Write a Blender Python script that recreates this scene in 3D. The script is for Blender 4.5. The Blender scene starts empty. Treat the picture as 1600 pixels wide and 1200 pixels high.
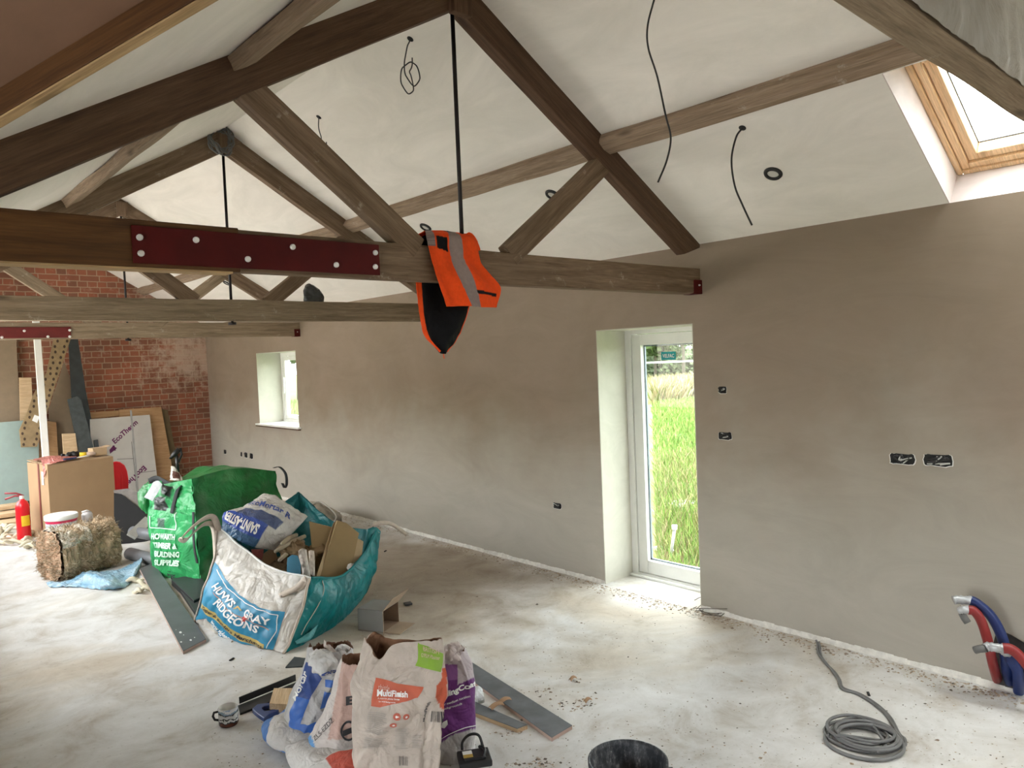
import bpy, bmesh, math, random
from mathutils import Vector, Matrix, noise
from mathutils.bvhtree import BVHTree
C = bpy.context.scene.collection
PI = math.pi
random.seed(7)

# ---------------------------------------------------------------- camera
H = 1.75
YAW, PIT, ROL, FPX = -0.72897183, -0.03661276, 0.04094999, 1157.70617
def rot():
    return Matrix.Rotation(YAW, 3, 'Z') @ Matrix.Rotation(PIT, 3, 'X') @ Matrix.Rotation(ROL, 3, 'Y')
RM = rot()
cam_d = bpy.data.cameras.new('camera'); cam = bpy.data.objects.new('camera', cam_d); C.objects.link(cam)
cam_d.sensor_width = 36; cam_d.lens = FPX/1600*36; cam_d.clip_start = 0.05; cam_d.clip_end = 300
r_, f_, u_ = RM.col[0], RM.col[1], RM.col[2]
m3 = Matrix((r_, u_, -f_)).transposed()
cam.matrix_world = Matrix.Translation((0, 0, H)) @ m3.to_4x4()
bpy.context.scene.camera = cam

# ---------------------------------------------------------------- world, view
w = bpy.data.worlds.new('world'); bpy.context.scene.world = w; w.use_nodes = True
bg = w.node_tree.nodes['Background']; bg.inputs[0].default_value = (0.94, 0.98, 1.0, 1); bg.inputs[1].default_value = 4.2
vs = bpy.context.scene.view_settings
vs.view_transform = 'Standard'; vs.look = 'None'; vs.gamma = 1; vs.use_curve_mapping = False
vs.exposure = 1.75
sun_d = bpy.data.lights.new('sun', 'SUN'); sun_d.energy = 4.0; sun_d.angle = math.radians(50); sun_d.color = (1, .96, .9)
sun = bpy.data.objects.new('sun', sun_d); C.objects.link(sun)
sun.rotation_euler = Vector((.12, .10, .98)).to_track_quat('Z', 'Y').to_euler()
def portal(name, loc, sx, sy, rot_e):
    d = bpy.data.lights.new(name, 'AREA'); d.shape = 'RECTANGLE'; d.size = sx; d.size_y = sy
    d.cycles.is_portal = True
    o = bpy.data.objects.new(name, d); C.objects.link(o); o.location = loc; o.rotation_euler = rot_e

# ---------------------------------------------------------------- picture rays onto real planes
def ray(px, py): return RM @ Vector(((px-800)/FPX, 1, -(py-600)/FPX))
def F(px, py, z=0.0):
    d = ray(px, py); return d*((z-H)/d.z) + Vector((0, 0, H))
def PX(px, py, X):
    d = ray(px, py); return d*(X/d.x) + Vector((0, 0, H))
def PY(px, py, Y):
    d = ray(px, py); return d*(Y/d.y) + Vector((0, 0, H))
SL, EZ, XR, XL, RX = 0.59, 2.435, 4.185, 0.295, 2.24
RZ = EZ+SL*(XR-RX)
def CR(px, py, off=0):
    d = ray(px, py); t = (EZ+SL*XR-H-off)/(d.z+SL*d.x); return d*t+Vector((0, 0, H))
def zR(x): return EZ+SL*(XR-x)
def zL(x): return EZ+SL*(x-XL)

# ---------------------------------------------------------------- materials
MATS = {}
def newmat(name):
    m = bpy.data.materials.new(name); m.use_nodes = True
    nt = m.node_tree; b = nt.nodes['Principled BSDF']
    MATS[name] = m
    return m, nt, b
def N(nt, t, **kw):
    n = nt.nodes.new(t)
    for k, v in kw.items():
        if k.startswith('i_'):
            key = k[2:]
            n.inputs[int(key) if key.isdigit() else key.replace('_', ' ')].default_value = v
        else: setattr(n, k, v)
    return n
def L(nt, a, b): nt.links.new(a, b)
def ramp(nt, fac, stops):
    r = N(nt, 'ShaderNodeValToRGB'); e = r.color_ramp.elements
    while len(e) < len(stops): e.new(0.5)
    for i, (p, c) in enumerate(stops):
        e[i].position = p; e[i].color = tuple(c)+(1,) if len(c) == 3 else c
    L(nt, fac, r.inputs[0]); return r.outputs[0]
def coord(nt, scale=(1, 1, 1), kind='Object'):
    t = N(nt, 'ShaderNodeTexCoord'); mp = N(nt, 'ShaderNodeMapping'); mp.inputs['Scale'].default_value = scale
    L(nt, t.outputs[kind], mp.inputs[0]); return mp.outputs[0]
def noi(nt, vec, scale, detail=4, rough=.55, dist=0):
    n = N(nt, 'ShaderNodeTexNoise'); n.inputs['Scale'].default_value = scale; n.inputs['Detail'].default_value = detail
    n.inputs['Roughness'].default_value = rough; n.inputs['Distortion'].default_value = dist
    L(nt, vec, n.inputs['Vector']); return n.outputs['Fac']
def bump(nt, b, h, s=.3, d=.01):
    bp = N(nt, 'ShaderNodeBump'); bp.inputs['Strength'].default_value = s; bp.inputs['Distance'].default_value = d
    L(nt, h, bp.inputs['Height']); L(nt, bp.outputs[0], b.inputs['Normal'])
def mixc(nt, fac, a, b, mode='MIX'):
    m = N(nt, 'ShaderNodeMix', data_type='RGBA', blend_type=mode)
    for sock, v in ((m.inputs[0], fac), (m.inputs[6], a), (m.inputs[7], b)):
        if isinstance(v, (int, float)): sock.default_value = v
        elif isinstance(v, tuple): sock.default_value = v if len(v) == 4 else v+(1,)
        else: L(nt, v, sock)
    return m.outputs[2]
def plain(name, col, rough=.6, metal=0, var=.12, scale=12, bs=.15, spec=.5):
    m, nt, b = newmat(name)
    v = coord(nt); n = noi(nt, v, scale, 5)
    lo = tuple(c*(1-var) for c in col); hi = tuple(min(1, c*(1+var)) for c in col)
    L(nt, ramp(nt, n, [(.3, lo), (.7, hi)]), b.inputs['Base Color'])
    b.inputs['Roughness'].default_value = rough; b.inputs['Metallic'].default_value = metal
    b.inputs['Specular IOR Level'].default_value = spec
    if bs: bump(nt, b, noi(nt, v, scale*6, 4), bs, .004)
    return m
def wood(name, c1, c2, c3, rough=.75, gs=1.0, splash=0, bs=.4):
    # grain runs along local X
    m, nt, b = newmat(name)
    v = coord(nt, (.9*gs, 14*gs, 14*gs))
    n1 = noi(nt, v, 2.2, 6, .65, .6)
    v2 = coord(nt, (3*gs, 60*gs, 60*gs)); n2 = noi(nt, v2, 3, 4, .6)
    c = ramp(nt, n1, [(.28, c1), (.5, c2), (.75, c3)])
    f = ramp(nt, n2, [(.3, (.72, .72, .72)), (.7, (1.12, 1.12, 1.12))])
    c = mixc(nt, 1.0, c, f, 'MULTIPLY')
    vk = coord(nt, (2.2*gs, 7*gs, 7*gs)); k = N(nt, 'ShaderNodeTexVoronoi', i_Scale=1.0); L(nt, vk, k.inputs['Vector'])
    kk = ramp(nt, k.outputs['Distance'], [(.05, (.38, .36, .34)), (.17, (1, 1, 1))])
    c = mixc(nt, .75, c, kk, 'MULTIPLY')
    if splash:
        vs_ = coord(nt); s = noi(nt, vs_, 9, 8, .75)
        s = ramp(nt, s, [(.62, (0, 0, 0)), (.72, (1, 1, 1))])
        sm = N(nt, 'ShaderNodeMath', operation='MULTIPLY', i_1=splash); L(nt, s, sm.inputs[0])
        c = mixc(nt, sm.outputs[0], c, (.55, .50, .43))
    L(nt, c, b.inputs['Base Color']); b.inputs['Roughness'].default_value = rough
    b.inputs['Specular IOR Level'].default_value = .3
    bump(nt, b, n2, bs, .004)
    return m
def vcol(name, rough=.6, var=.1, scale=20, bs=.25, spec=.3, attr='Col', trans=0, crease=0):
    m, nt, b = newmat(name)
    a = N(nt, 'ShaderNodeAttribute', attribute_name=attr)
    v = coord(nt); n = noi(nt, v, scale, 5)
    f = ramp(nt, n, [(.3, (1-var,)*3), (.7, (1.0,)*3)])
    L(nt, mixc(nt, 1.0, a.outputs['Color'], f, 'MULTIPLY'), b.inputs['Base Color'])
    b.inputs['Roughness'].default_value = rough; b.inputs['Specular IOR Level'].default_value = spec
    if crease:
        a1 = N(nt, 'ShaderNodeMath', operation='SUBTRACT', i_1=.5); L(nt, noi(nt, v, crease, 3, .55, .8), a1.inputs[0]); a2 = N(nt, 'ShaderNodeMath', operation='ABSOLUTE'); L(nt, a1.outputs[0], a2.inputs[0])
        b1 = N(nt, 'ShaderNodeMath', operation='SUBTRACT', i_1=.5); L(nt, noi(nt, v, crease*2.7, 2, .5, 1.2), b1.inputs[0]); b2 = N(nt, 'ShaderNodeMath', operation='ABSOLUTE'); L(nt, b1.outputs[0], b2.inputs[0])
        b3 = N(nt, 'ShaderNodeMath', operation='MULTIPLY_ADD', i_1=.22); L(nt, b2.outputs[0], b3.inputs[0]); L(nt, a2.outputs[0], b3.inputs[2])
        bump(nt, b, b3.outputs[0], 1.0, .035)
    else: bump(nt, b, noi(nt, v, scale*3, 5, .6), bs, .006)
    return m
def sRGB(r, g, b):
    f = lambda c: ((c/255+.055)/1.055)**2.4 if c > 10 else c/255/12.92
    return (f(r), f(g), f(b))

def mat_plaster(name, c1, c2, c3, bs=.12, dry_lit=None):
    m, nt, b = newmat(name)
    v = coord(nt)
    n1 = noi(nt, v, .8, 5, .6, .4); n2 = noi(nt, coord(nt, (1, .35, 1.0)), 3.5, 6, .7, 1.0)
    c = ramp(nt, n1, [(.3, c1), (.5, c2), (.7, c3)])
    f = ramp(nt, n2, [(.25, (.86, .86, .85)), (.75, (1.06, 1.05, 1.05))])
    if dry_lit:
        # paler lower wall: low daylight painted in, plus plaster drying; uneven edge
        t = N(nt, 'ShaderNodeTexCoord'); sx = N(nt, 'ShaderNodeSeparateXYZ'); L(nt, t.outputs['Object'], sx.inputs[0])
        n3 = noi(nt, v, 1.1, 4, .6); ma = N(nt, 'ShaderNodeMath', operation='MULTIPLY_ADD', i_1=1.6, i_2=-.8); L(nt, n3, ma.inputs[0])
        ad = N(nt, 'ShaderNodeMath', operation='ADD'); L(nt, sx.outputs[2], ad.inputs[0]); L(nt, ma.outputs[0], ad.inputs[1])
        mr = N(nt, 'ShaderNodeMapRange', interpolation_type='SMOOTHSTEP', i_1=.35, i_2=1.75, i_3=1.0, i_4=0.0); L(nt, ad.outputs[0], mr.inputs[0])
        c = mixc(nt, mr.outputs[0], c, dry_lit)
    c = mixc(nt, 1.0, c, f, 'MULTIPLY')
    L(nt, c, b.inputs['Base Color']); b.inputs['Roughness'].default_value = .7; b.inputs['Specular IOR Level'].default_value = .25
    bump(nt, b, n2, bs, .01)
    return m
M_wall = mat_plaster('grey_pink_plaster', (.27, .21, .152), (.30, .235, .18), (.325, .255, .202), dry_lit=(.42, .39, .335))
M_reveal = mat_plaster('grass_tinted_reveal_plaster', (.50, .49, .42), (.55, .53, .46), (.58, .56, .50))  # green cast of light off the grass mixed into the plaster
M_ceil = mat_plaster('white_ceiling_paint', (.85, .815, .755), (.87, .835, .775), (.88, .845, .79), .03)
M_brownp = mat_plaster('brown_fresh_plaster', (.20, .115, .075), (.23, .135, .09), (.26, .155, .11), .1)
M_white = plain('white_paint', (.80, .80, .77), .45, var=.03, bs=.03)
M_skyrev = mat_plaster('pinkish_white_lining', (.66, .56, .54), (.72, .64, .62), (.78, .72, .70), .08)
M_crust = plain('white_plaster_crust', (.70, .68, .63), .9, var=.15, scale=30, bs=.6)

def mat_floor():
    m, nt, b = newmat('dusty_concrete_screed')
    v = coord(nt)
    n1 = noi(nt, v, .55, 6, .6, .6); n2 = noi(nt, v, 3.2, 8, .7, .5); n3 = noi(nt, v, 40, 4, .7)
    c = ramp(nt, n1, [(.30, (.60, .60, .60)), (.46, (.62, .61, .595)), (.57, (.53, .48, .41)), (.68, (.46, .385, .30))])
    # trodden brown dirt by the wall, darkened to paint in the bulk bag's shade
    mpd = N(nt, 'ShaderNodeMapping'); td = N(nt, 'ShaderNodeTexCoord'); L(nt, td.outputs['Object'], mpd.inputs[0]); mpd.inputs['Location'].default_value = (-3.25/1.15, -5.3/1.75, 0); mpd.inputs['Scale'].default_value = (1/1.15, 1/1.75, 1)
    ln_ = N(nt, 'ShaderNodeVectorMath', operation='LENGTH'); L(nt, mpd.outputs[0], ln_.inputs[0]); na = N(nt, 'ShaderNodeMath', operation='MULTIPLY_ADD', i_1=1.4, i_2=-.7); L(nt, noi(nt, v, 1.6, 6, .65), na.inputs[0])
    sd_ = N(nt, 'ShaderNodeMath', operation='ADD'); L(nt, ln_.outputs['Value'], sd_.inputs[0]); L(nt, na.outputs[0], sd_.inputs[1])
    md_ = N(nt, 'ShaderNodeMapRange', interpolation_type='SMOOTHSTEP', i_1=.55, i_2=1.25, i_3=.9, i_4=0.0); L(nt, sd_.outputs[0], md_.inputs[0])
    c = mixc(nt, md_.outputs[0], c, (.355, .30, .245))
    f = ramp(nt, n2, [(.30, (.68, .62, .54)), (.47, (.95, .94, .92)), (.70, (1.18, 1.19, 1.20))])
    c = mixc(nt, 1.0, c, f, 'MULTIPLY')
    sp = ramp(nt, n3, [(.30, (.6, .58, .55)), (.38, (1, 1, 1)), (.70, (1, 1, 1)), (.78, (1.25, 1.25, 1.25))])
    c = mixc(nt, .8, c, sp, 'MULTIPLY')
    L(nt, c, b.inputs['Base Color'])
    L(nt, ramp(nt, n2, [(.3, (.55,)*3), (.7, (.8,)*3)]), b.inputs['Roughness'])
    b.inputs['Specular IOR Level'].default_value = .35
    bump(nt, b, n2, .25, .01)
    return m
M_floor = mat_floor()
def mat_brick():
    m, nt, b = newmat('old_red_brick')
    t = N(nt, 'ShaderNodeTexCoord'); sx = N(nt, 'ShaderNodeSeparateXYZ'); L(nt, t.outputs['Object'], sx.inputs[0])
    cb = N(nt, 'ShaderNodeCombineXYZ'); L(nt, sx.outputs[0], cb.inputs[0]); L(nt, sx.outputs[2], cb.inputs[1])
    nz = N(nt, 'ShaderNodeTexNoise', i_Scale=6.0, i_Detail=3.0); L(nt, cb.outputs[0], nz.inputs['Vector'])
    ds = N(nt, 'ShaderNodeVectorMath', operation='SCALE'); ds.inputs['Scale'].default_value = .016; L(nt, nz.outputs['Color'], ds.inputs[0])
    ad = N(nt, 'ShaderNodeVectorMath', operation='ADD'); L(nt, cb.outputs[0], ad.inputs[0]); L(nt, ds.outputs[0], ad.inputs[1])
    br = N(nt, 'ShaderNodeTexBrick', offset=.25, offset_frequency=2, squash=.5, squash_frequency=2)
    br.inputs['Scale'].default_value = 1; br.inputs['Mortar Size'].default_value = .0075; br.inputs['Mortar Smooth'].default_value = .25
    br.inputs['Brick Width'].default_value = .25; br.inputs['Row Height'].default_value = .083; br.inputs['Bias'].default_value = -.1
    br.inputs['Color1'].default_value = (.30, .115, .07, 1); br.inputs['Color2'].default_value = (.19, .10, .07, 1); br.inputs['Mortar'].default_value = (.36, .26, .185, 1)
    L(nt, ad.outputs[0], br.inputs['Vector'])
    v = coord(nt); n1 = noi(nt, v, 1.2, 5, .6); n2 = noi(nt, v, 7, 7, .75)
    f = ramp(nt, n1, [(.3, (.75, .72, .70)), (.7, (1.25, 1.15, 1.1))])
    c = mixc(nt, 1.0, br.outputs['Color'], f, 'MULTIPLY')
    # lime wash left on part of the face
    gx = N(nt, 'ShaderNodeMapRange', i_1=2.9, i_2=3.9); L(nt, sx.outputs[0], gx.inputs[0])
    gz = N(nt, 'ShaderNodeMapRange', i_1=1.25, i_2=1.9); L(nt, sx.outputs[2], gz.inputs[0])
    mm = N(nt, 'ShaderNodeMath', operation='MULTIPLY'); L(nt, gx.outputs[0], mm.inputs[0]); L(nt, gz.outputs[0], mm.inputs[1])
    pw = N(nt, 'ShaderNodeMath', operation='MULTIPLY', i_1=.28); L(nt, mm.outputs[0], pw.inputs[0])
    a2 = N(nt, 'ShaderNodeMath', operation='ADD'); L(nt, n2, a2.inputs[0]); L(nt, pw.outputs[0], a2.inputs[1])
    s = ramp(nt, a2.outputs[0], [(.56, (0, 0, 0)), (.78, (.7,)*3)])
    c = mixc(nt, s, c, (.58, .45, .36))
    L(nt, c, b.inputs['Base Color']); b.inputs['Roughness'].default_value = .9; b.inputs['Specular IOR Level'].default_value = .2
    inv = N(nt, 'ShaderNodeMath', operation='SUBTRACT', i_0=1.0); L(nt, br.outputs['Fac'], inv.inputs[1])
    bump(nt, b, inv.outputs[0], .7, .01)
    return m
M_brick = mat_brick()
W_new = wood('dark_new_timber', (.06, .024, .007), (.10, .042, .012), (.15, .068, .022), .6, bs=.15)
W_newlit = wood('lit_timber_underside', (.38, .25, .12), (.46, .31, .16), (.54, .38, .21), .7)  # paler copy of the new timber, light from below put in
W_dark = wood('dark_brown_old_timber', (.065, .034, .018), (.105, .058, .034), (.155, .092, .058), .75)
W_old = wood('weathered_brown_timber', (.12, .078, .048), (.20, .135, .088), (.29, .205, .14), .85, splash=.5)
W_grey = wood('weathered_grey_timber', (.19, .14, .092), (.29, .22, .15), (.39, .305, .22), .88, splash=.6)
W_purl = wood('pale_brown_purlin_timber', (.20, .14, .092), (.31, .225, .155), (.41, .31, .23), .88, splash=.8)
W_pine = wood('varnished_pine', (.72, .46, .25), (.82, .56, .33), (.88, .66, .42), .4, bs=.1)
W_pale = wood('pale_sawn_softwood', (.50, .34, .19), (.60, .43, .26), (.68, .51, .33), .75)
W_mdf = plain('brown_chipboard', (.30, .205, .125), .8, var=.15, scale=30)
W_ply = wood('warm_plywood', (.36, .20, .09), (.44, .26, .13), (.52, .33, .18), .7)
M_redox = plain('dark_red_oxide_steel', (.07, .004, .004), .65, var=.25, scale=6, bs=.1, spec=.2)
M_redox2 = plain('red_oxide_steel', (.13, .012, .012), .5, var=.25, scale=6, bs=.1)
M_zinc = plain('zinc_bolt_metal', (.75, .75, .75), .4, .2, var=.1, bs=0)
M_black = plain('black_plastic', (.012, .012, .013), .45, var=.2, bs=.05)
M_blacksoft = plain('matt_black', (.010, .010, .011), .8, var=.2, bs=.1)
M_rod = plain('black_iron_rod', (.014, .010, .012), .5, .3, var=.2, bs=.1)
M_wire = plain('black_cable_sheath', (.022, .020, .022), .4, var=.1, bs=0)
M_lens = plain('white_diffuser', (.62, .60, .55), .4, var=.02, bs=0)

def mat_glass(name, tint=(.97, 1, .99), refl=.06):
    m, nt, b = newmat(name); nt.nodes.remove(b)
    tr = N(nt, 'ShaderNodeBsdfTransparent'); tr.inputs[0].default_value = tint+(1,)
    gl = N(nt, 'ShaderNodeBsdfGlossy'); gl.inputs['Roughness'].default_value = .02
    mx = N(nt, 'ShaderNodeMixShader'); lw = N(nt, 'ShaderNodeLayerWeight', i_Blend=.25)
    mu = N(nt, 'ShaderNodeMath', operation='MULTIPLY_ADD', i_1=.35, i_2=refl*.5); L(nt, lw.outputs['Fresnel'], mu.inputs[0])
    L(nt, mu.outputs[0], mx.inputs[0]); L(nt, tr.outputs[0], mx.inputs[1]); L(nt, gl.outputs[0], mx.inputs[2])
    L(nt, mx.outputs[0], nt.nodes['Material Output'].inputs[0]); return m
M_glass = mat_glass('clear_window_glass')

# ---------------------------------------------------------------- mesh helpers
class MB:
    """collects geometry, build() links it as one mesh object"""
    def __init__(s): s.v = []; s.f = []; s.m = []; s.c = []; s.sm = []
    def add(s, vs_, fs, mi=0, smooth=False, cols=None):
        o = len(s.v); s.v += [tuple(p) for p in vs_]; s.f += [tuple(i+o for i in f) for f in fs]
        s.m += [mi]*len(fs); s.sm += [smooth]*len(fs)
        s.c += list(cols) if cols else [(1, 1, 1)]*len(vs_)
        return s
    def box(s, lo, hi, mi=0, mat=None):
        x0, y0, z0 = lo; x1, y1, z1 = hi
        vv = [Vector(p) for p in ((x0,y0,z0),(x1,y0,z0),(x1,y1,z0),(x0,y1,z0),(x0,y0,z1),(x1,y0,z1),(x1,y1,z1),(x0,y1,z1))]
        if mat: vv = [mat @ p for p in vv]
        return s.add(vv, [(0,3,2,1),(4,5,6,7),(0,1,5,4),(1,2,6,5),(2,3,7,6),(3,0,4,7)], mi)
    def quad(s, a, b, c, d, mi=0): return s.add([a, b, c, d], [(0, 1, 2, 3)], mi)
    def prism(s, pts, off, mi=0):
        """polygon pts swept by vector off"""
        n = len(pts); off = Vector(off); pts = [Vector(p) for p in pts]
        vv = pts+[p+off for p in pts]
        fs = [tuple(range(n))[::-1], tuple(range(n, 2*n))]+[(i, (i+1) % n, (i+1) % n+n, i+n) for i in range(n)]
        return s.add(vv, fs, mi)
    def tube(s, pts, r, seg=8, mi=0, cap=True, radii=None, smooth=True):
        pts = [Vector(p) for p in pts]; n = len(pts); vv = []; fs = []
        up = Vector((0, 0, 1)); prev = None
        for i, p in enumerate(pts):
            t = (pts[min(i+1, n-1)]-pts[max(i-1, 0)]).normalized()
            if prev is None:
                a = t.cross(up)
                if a.length < .1: a = t.cross(Vector((1, 0, 0)))
                a.normalize()
            else:
                a = prev-t*prev.dot(t)
                if a.length < 1e-4: a = t.orthogonal()
                a.normalize()
            prev = a; b_ = t.cross(a); rr = radii[i] if radii else r
            for k in range(seg):
                an = 2*PI*k/seg; vv.append(p+(a*math.cos(an)+b_*math.sin(an))*rr)
        for i in range(n-1):
            for k in range(seg):
                fs.append((i*seg+k, i*seg+(k+1) % seg, (i+1)*seg+(k+1) % seg, (i+1)*seg+k))
        if cap: fs += [tuple(range(seg))[::-1], tuple(range((n-1)*seg, n*seg))]
        return s.add(vv, fs, mi, smooth)
    def lathe(s, prof, center=(0, 0, 0), seg=32, mi=0, mat=None, smooth=True, cap=False, sx=1, sy=1):
        vv = []; fs = []; n = len(prof); c = Vector(center)
        for (r, z) in prof:
            for k in range(seg):
                a = 2*PI*k/seg; p = Vector((r*math.cos(a)*sx, r*math.sin(a)*sy, z)); p = mat @ p if mat else p
                vv.append(p+c)
        for i in range(n-1):
            for k in range(seg): fs.append((i*seg+k, i*seg+(k+1) % seg, (i+1)*seg+(k+1) % seg, (i+1)*seg+k))
        if cap: fs += [tuple(range(seg))[::-1], tuple(range((n-1)*seg, n*seg))]
        return s.add(vv, fs, mi, smooth)
    def grid(s, nu, nv, fn, mi=0, smooth=True, closed=False, colfn=None):
        vv = []; fs = []; cc = []
        for j in range(nv+1):
            for i in range(nu+(0 if closed else 1)):
                u = i/nu; v = j/nv; vv.append(fn(u, v)); cc.append(colfn(u, v) if colfn else (1, 1, 1))
        W = nu if closed else nu+1
        for j in range(nv):
            for i in range(nu):
                i2 = (i+1) % W if closed else i+1
                fs.append((j*W+i, j*W+i2, (j+1)*W+i2, (j+1)*W+i))
        return s.add(vv, fs, mi, smooth, cc)
    def build(s, name, mats, parent=None, loc=None, mw=None, smooth=None, solid=None):
        me = bpy.data.meshes.new(name); me.from_pydata([tuple(v) for v in s.v], [], s.f)
        mats = mats if isinstance(mats, (list, tuple)) else [mats]
        for m in mats: me.materials.append(m)
        for i, p in enumerate(me.polygons):
            p.material_index = s.m[i]; p.use_smooth = s.sm[i] if smooth is None else smooth
        ca = me.color_attributes.new('Col', 'FLOAT_COLOR', 'POINT')
        for i, c in enumerate(s.c): ca.data[i].color = tuple(c)+(1,) if len(c) == 3 else c
        me.update()
        o = bpy.data.objects.new(name, me); C.objects.link(o)
        if mw is not None:
            inv = mw.inverted(); me.transform(inv)
            o.matrix_world = mw
        elif loc is not None:
            me.transform(Matrix.Translation(-Vector(loc))); o.location = loc
            mw = Matrix.Translation(loc)
        else: mw = Matrix.Identity(4)
        if parent is not None:
            o.parent = parent; o.matrix_local = wm(parent).inverted() @ mw
        WM[o.name] = mw
        if solid:
            md = o.modifiers.new('thickness', 'SOLIDIFY'); md.thickness = solid; md.offset = 0
        return o
WM = {}
def wm(o): return WM[o.name]
def bevel(o, wd=.004, seg=2):
    md = o.modifiers.new('bevel', 'BEVEL'); md.width = wd; md.segments = seg; md.limit_method = 'ANGLE'; md.angle_limit = math.radians(40)
    return o
def tag(o, label=None, cat=None, group=None, kind=None):
    if label: o['label'] = label
    if cat: o['category'] = cat
    if group: o['group'] = group
    if kind: o['kind'] = kind
    return o
def struct(o): o['kind'] = 'structure'; return o
def empty(name, loc, label=None, cat=None, group=None, rz=0):
    o = bpy.data.objects.new(name, None); C.objects.link(o); o.location = loc; o.rotation_euler = (0, 0, rz)
    o.empty_display_size = .05
    WM[o.name] = Matrix.Translation(loc) @ Matrix.Rotation(rz, 4, 'Z')
    return tag(o, label, cat, group)
def copy_tree(o, parent=None, off=Vector((0, 0, 0))):
    c = o.copy(); C.objects.link(c)
    if parent: c.parent = parent
    else: c.location = o.location+off
    WM[c.name] = Matrix.Translation(off) @ wm(o)
    for ch in [x for x in list(C.objects) if x.parent == o]:
        copy_tree(ch, c, off)
    return c
def timber(name, p0, p1, w_, h_, mat, parent=None, up=(0, 0, 1), jit=.0035, seg=.12, ends=None, bv=.004):
    """sawn timber from p0 to p1 (centre line); w_ across, h_ in the up direction; local X along the length"""
    p0 = Vector(p0); p1 = Vector(p1); x = (p1-p0); Ln = x.length; x.normalize()
    y = Vector(up).cross(x).normalized(); z = x.cross(y)
    mw = Matrix.Translation(p0) @ Matrix((x, y, z)).transposed().to_4x4()
    n = max(1, int(Ln/seg)); vv = []; fs = []; sd = random.random()*50
    ring = [(-1, -1), (0, -1), (1, -1), (1, 0), (1, 1), (0, 1), (-1, 1), (-1, 0)]
    for i in range(n+1):
        t = Ln*i/n
        for k, (a, b_) in enumerate(ring):
            q = Vector((t*1.7+sd, k*3.1, sd))
            j = Vector((0, noise.noise(q), noise.noise(q+Vector((9, 9, 9)))))*jit*2
            dx = 0
            if ends: dx = (ends[0]*b_*h_/2 if i == 0 else ends[1]*b_*h_/2 if i == n else 0)
            vv.append(mw @ (Vector((t+dx, a*w_/2, b_*h_/2))+j))
    for i in range(n):
        for k in range(8): fs.append((i*8+k, i*8+(k+1) % 8, (i+1)*8+(k+1) % 8, (i+1)*8+k))
    fs += [tuple(range(8))[::-1], tuple(range(n*8, n*8+8))]
    mb = MB(); mb.add(vv, fs); o = mb.build(name, mat, parent, mw=mw)
    if bv: bevel(o, bv, 2)
    return o
def board(name, p0, p1, w_, t_, mat, parent=None, up=(0, 0, 1), bv=.0015):
    return timber(name, p0, p1, w_, t_, mat, parent, up, jit=.0006, seg=.4, bv=bv)
def orient(origin, x, z):
    x = Vector(x).normalized(); z = Vector(z); z = (z-x*z.dot(x)).normalized(); y = z.cross(x)
    return Matrix.Translation(origin) @ Matrix((x, y, z)).transposed().to_4x4()

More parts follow.
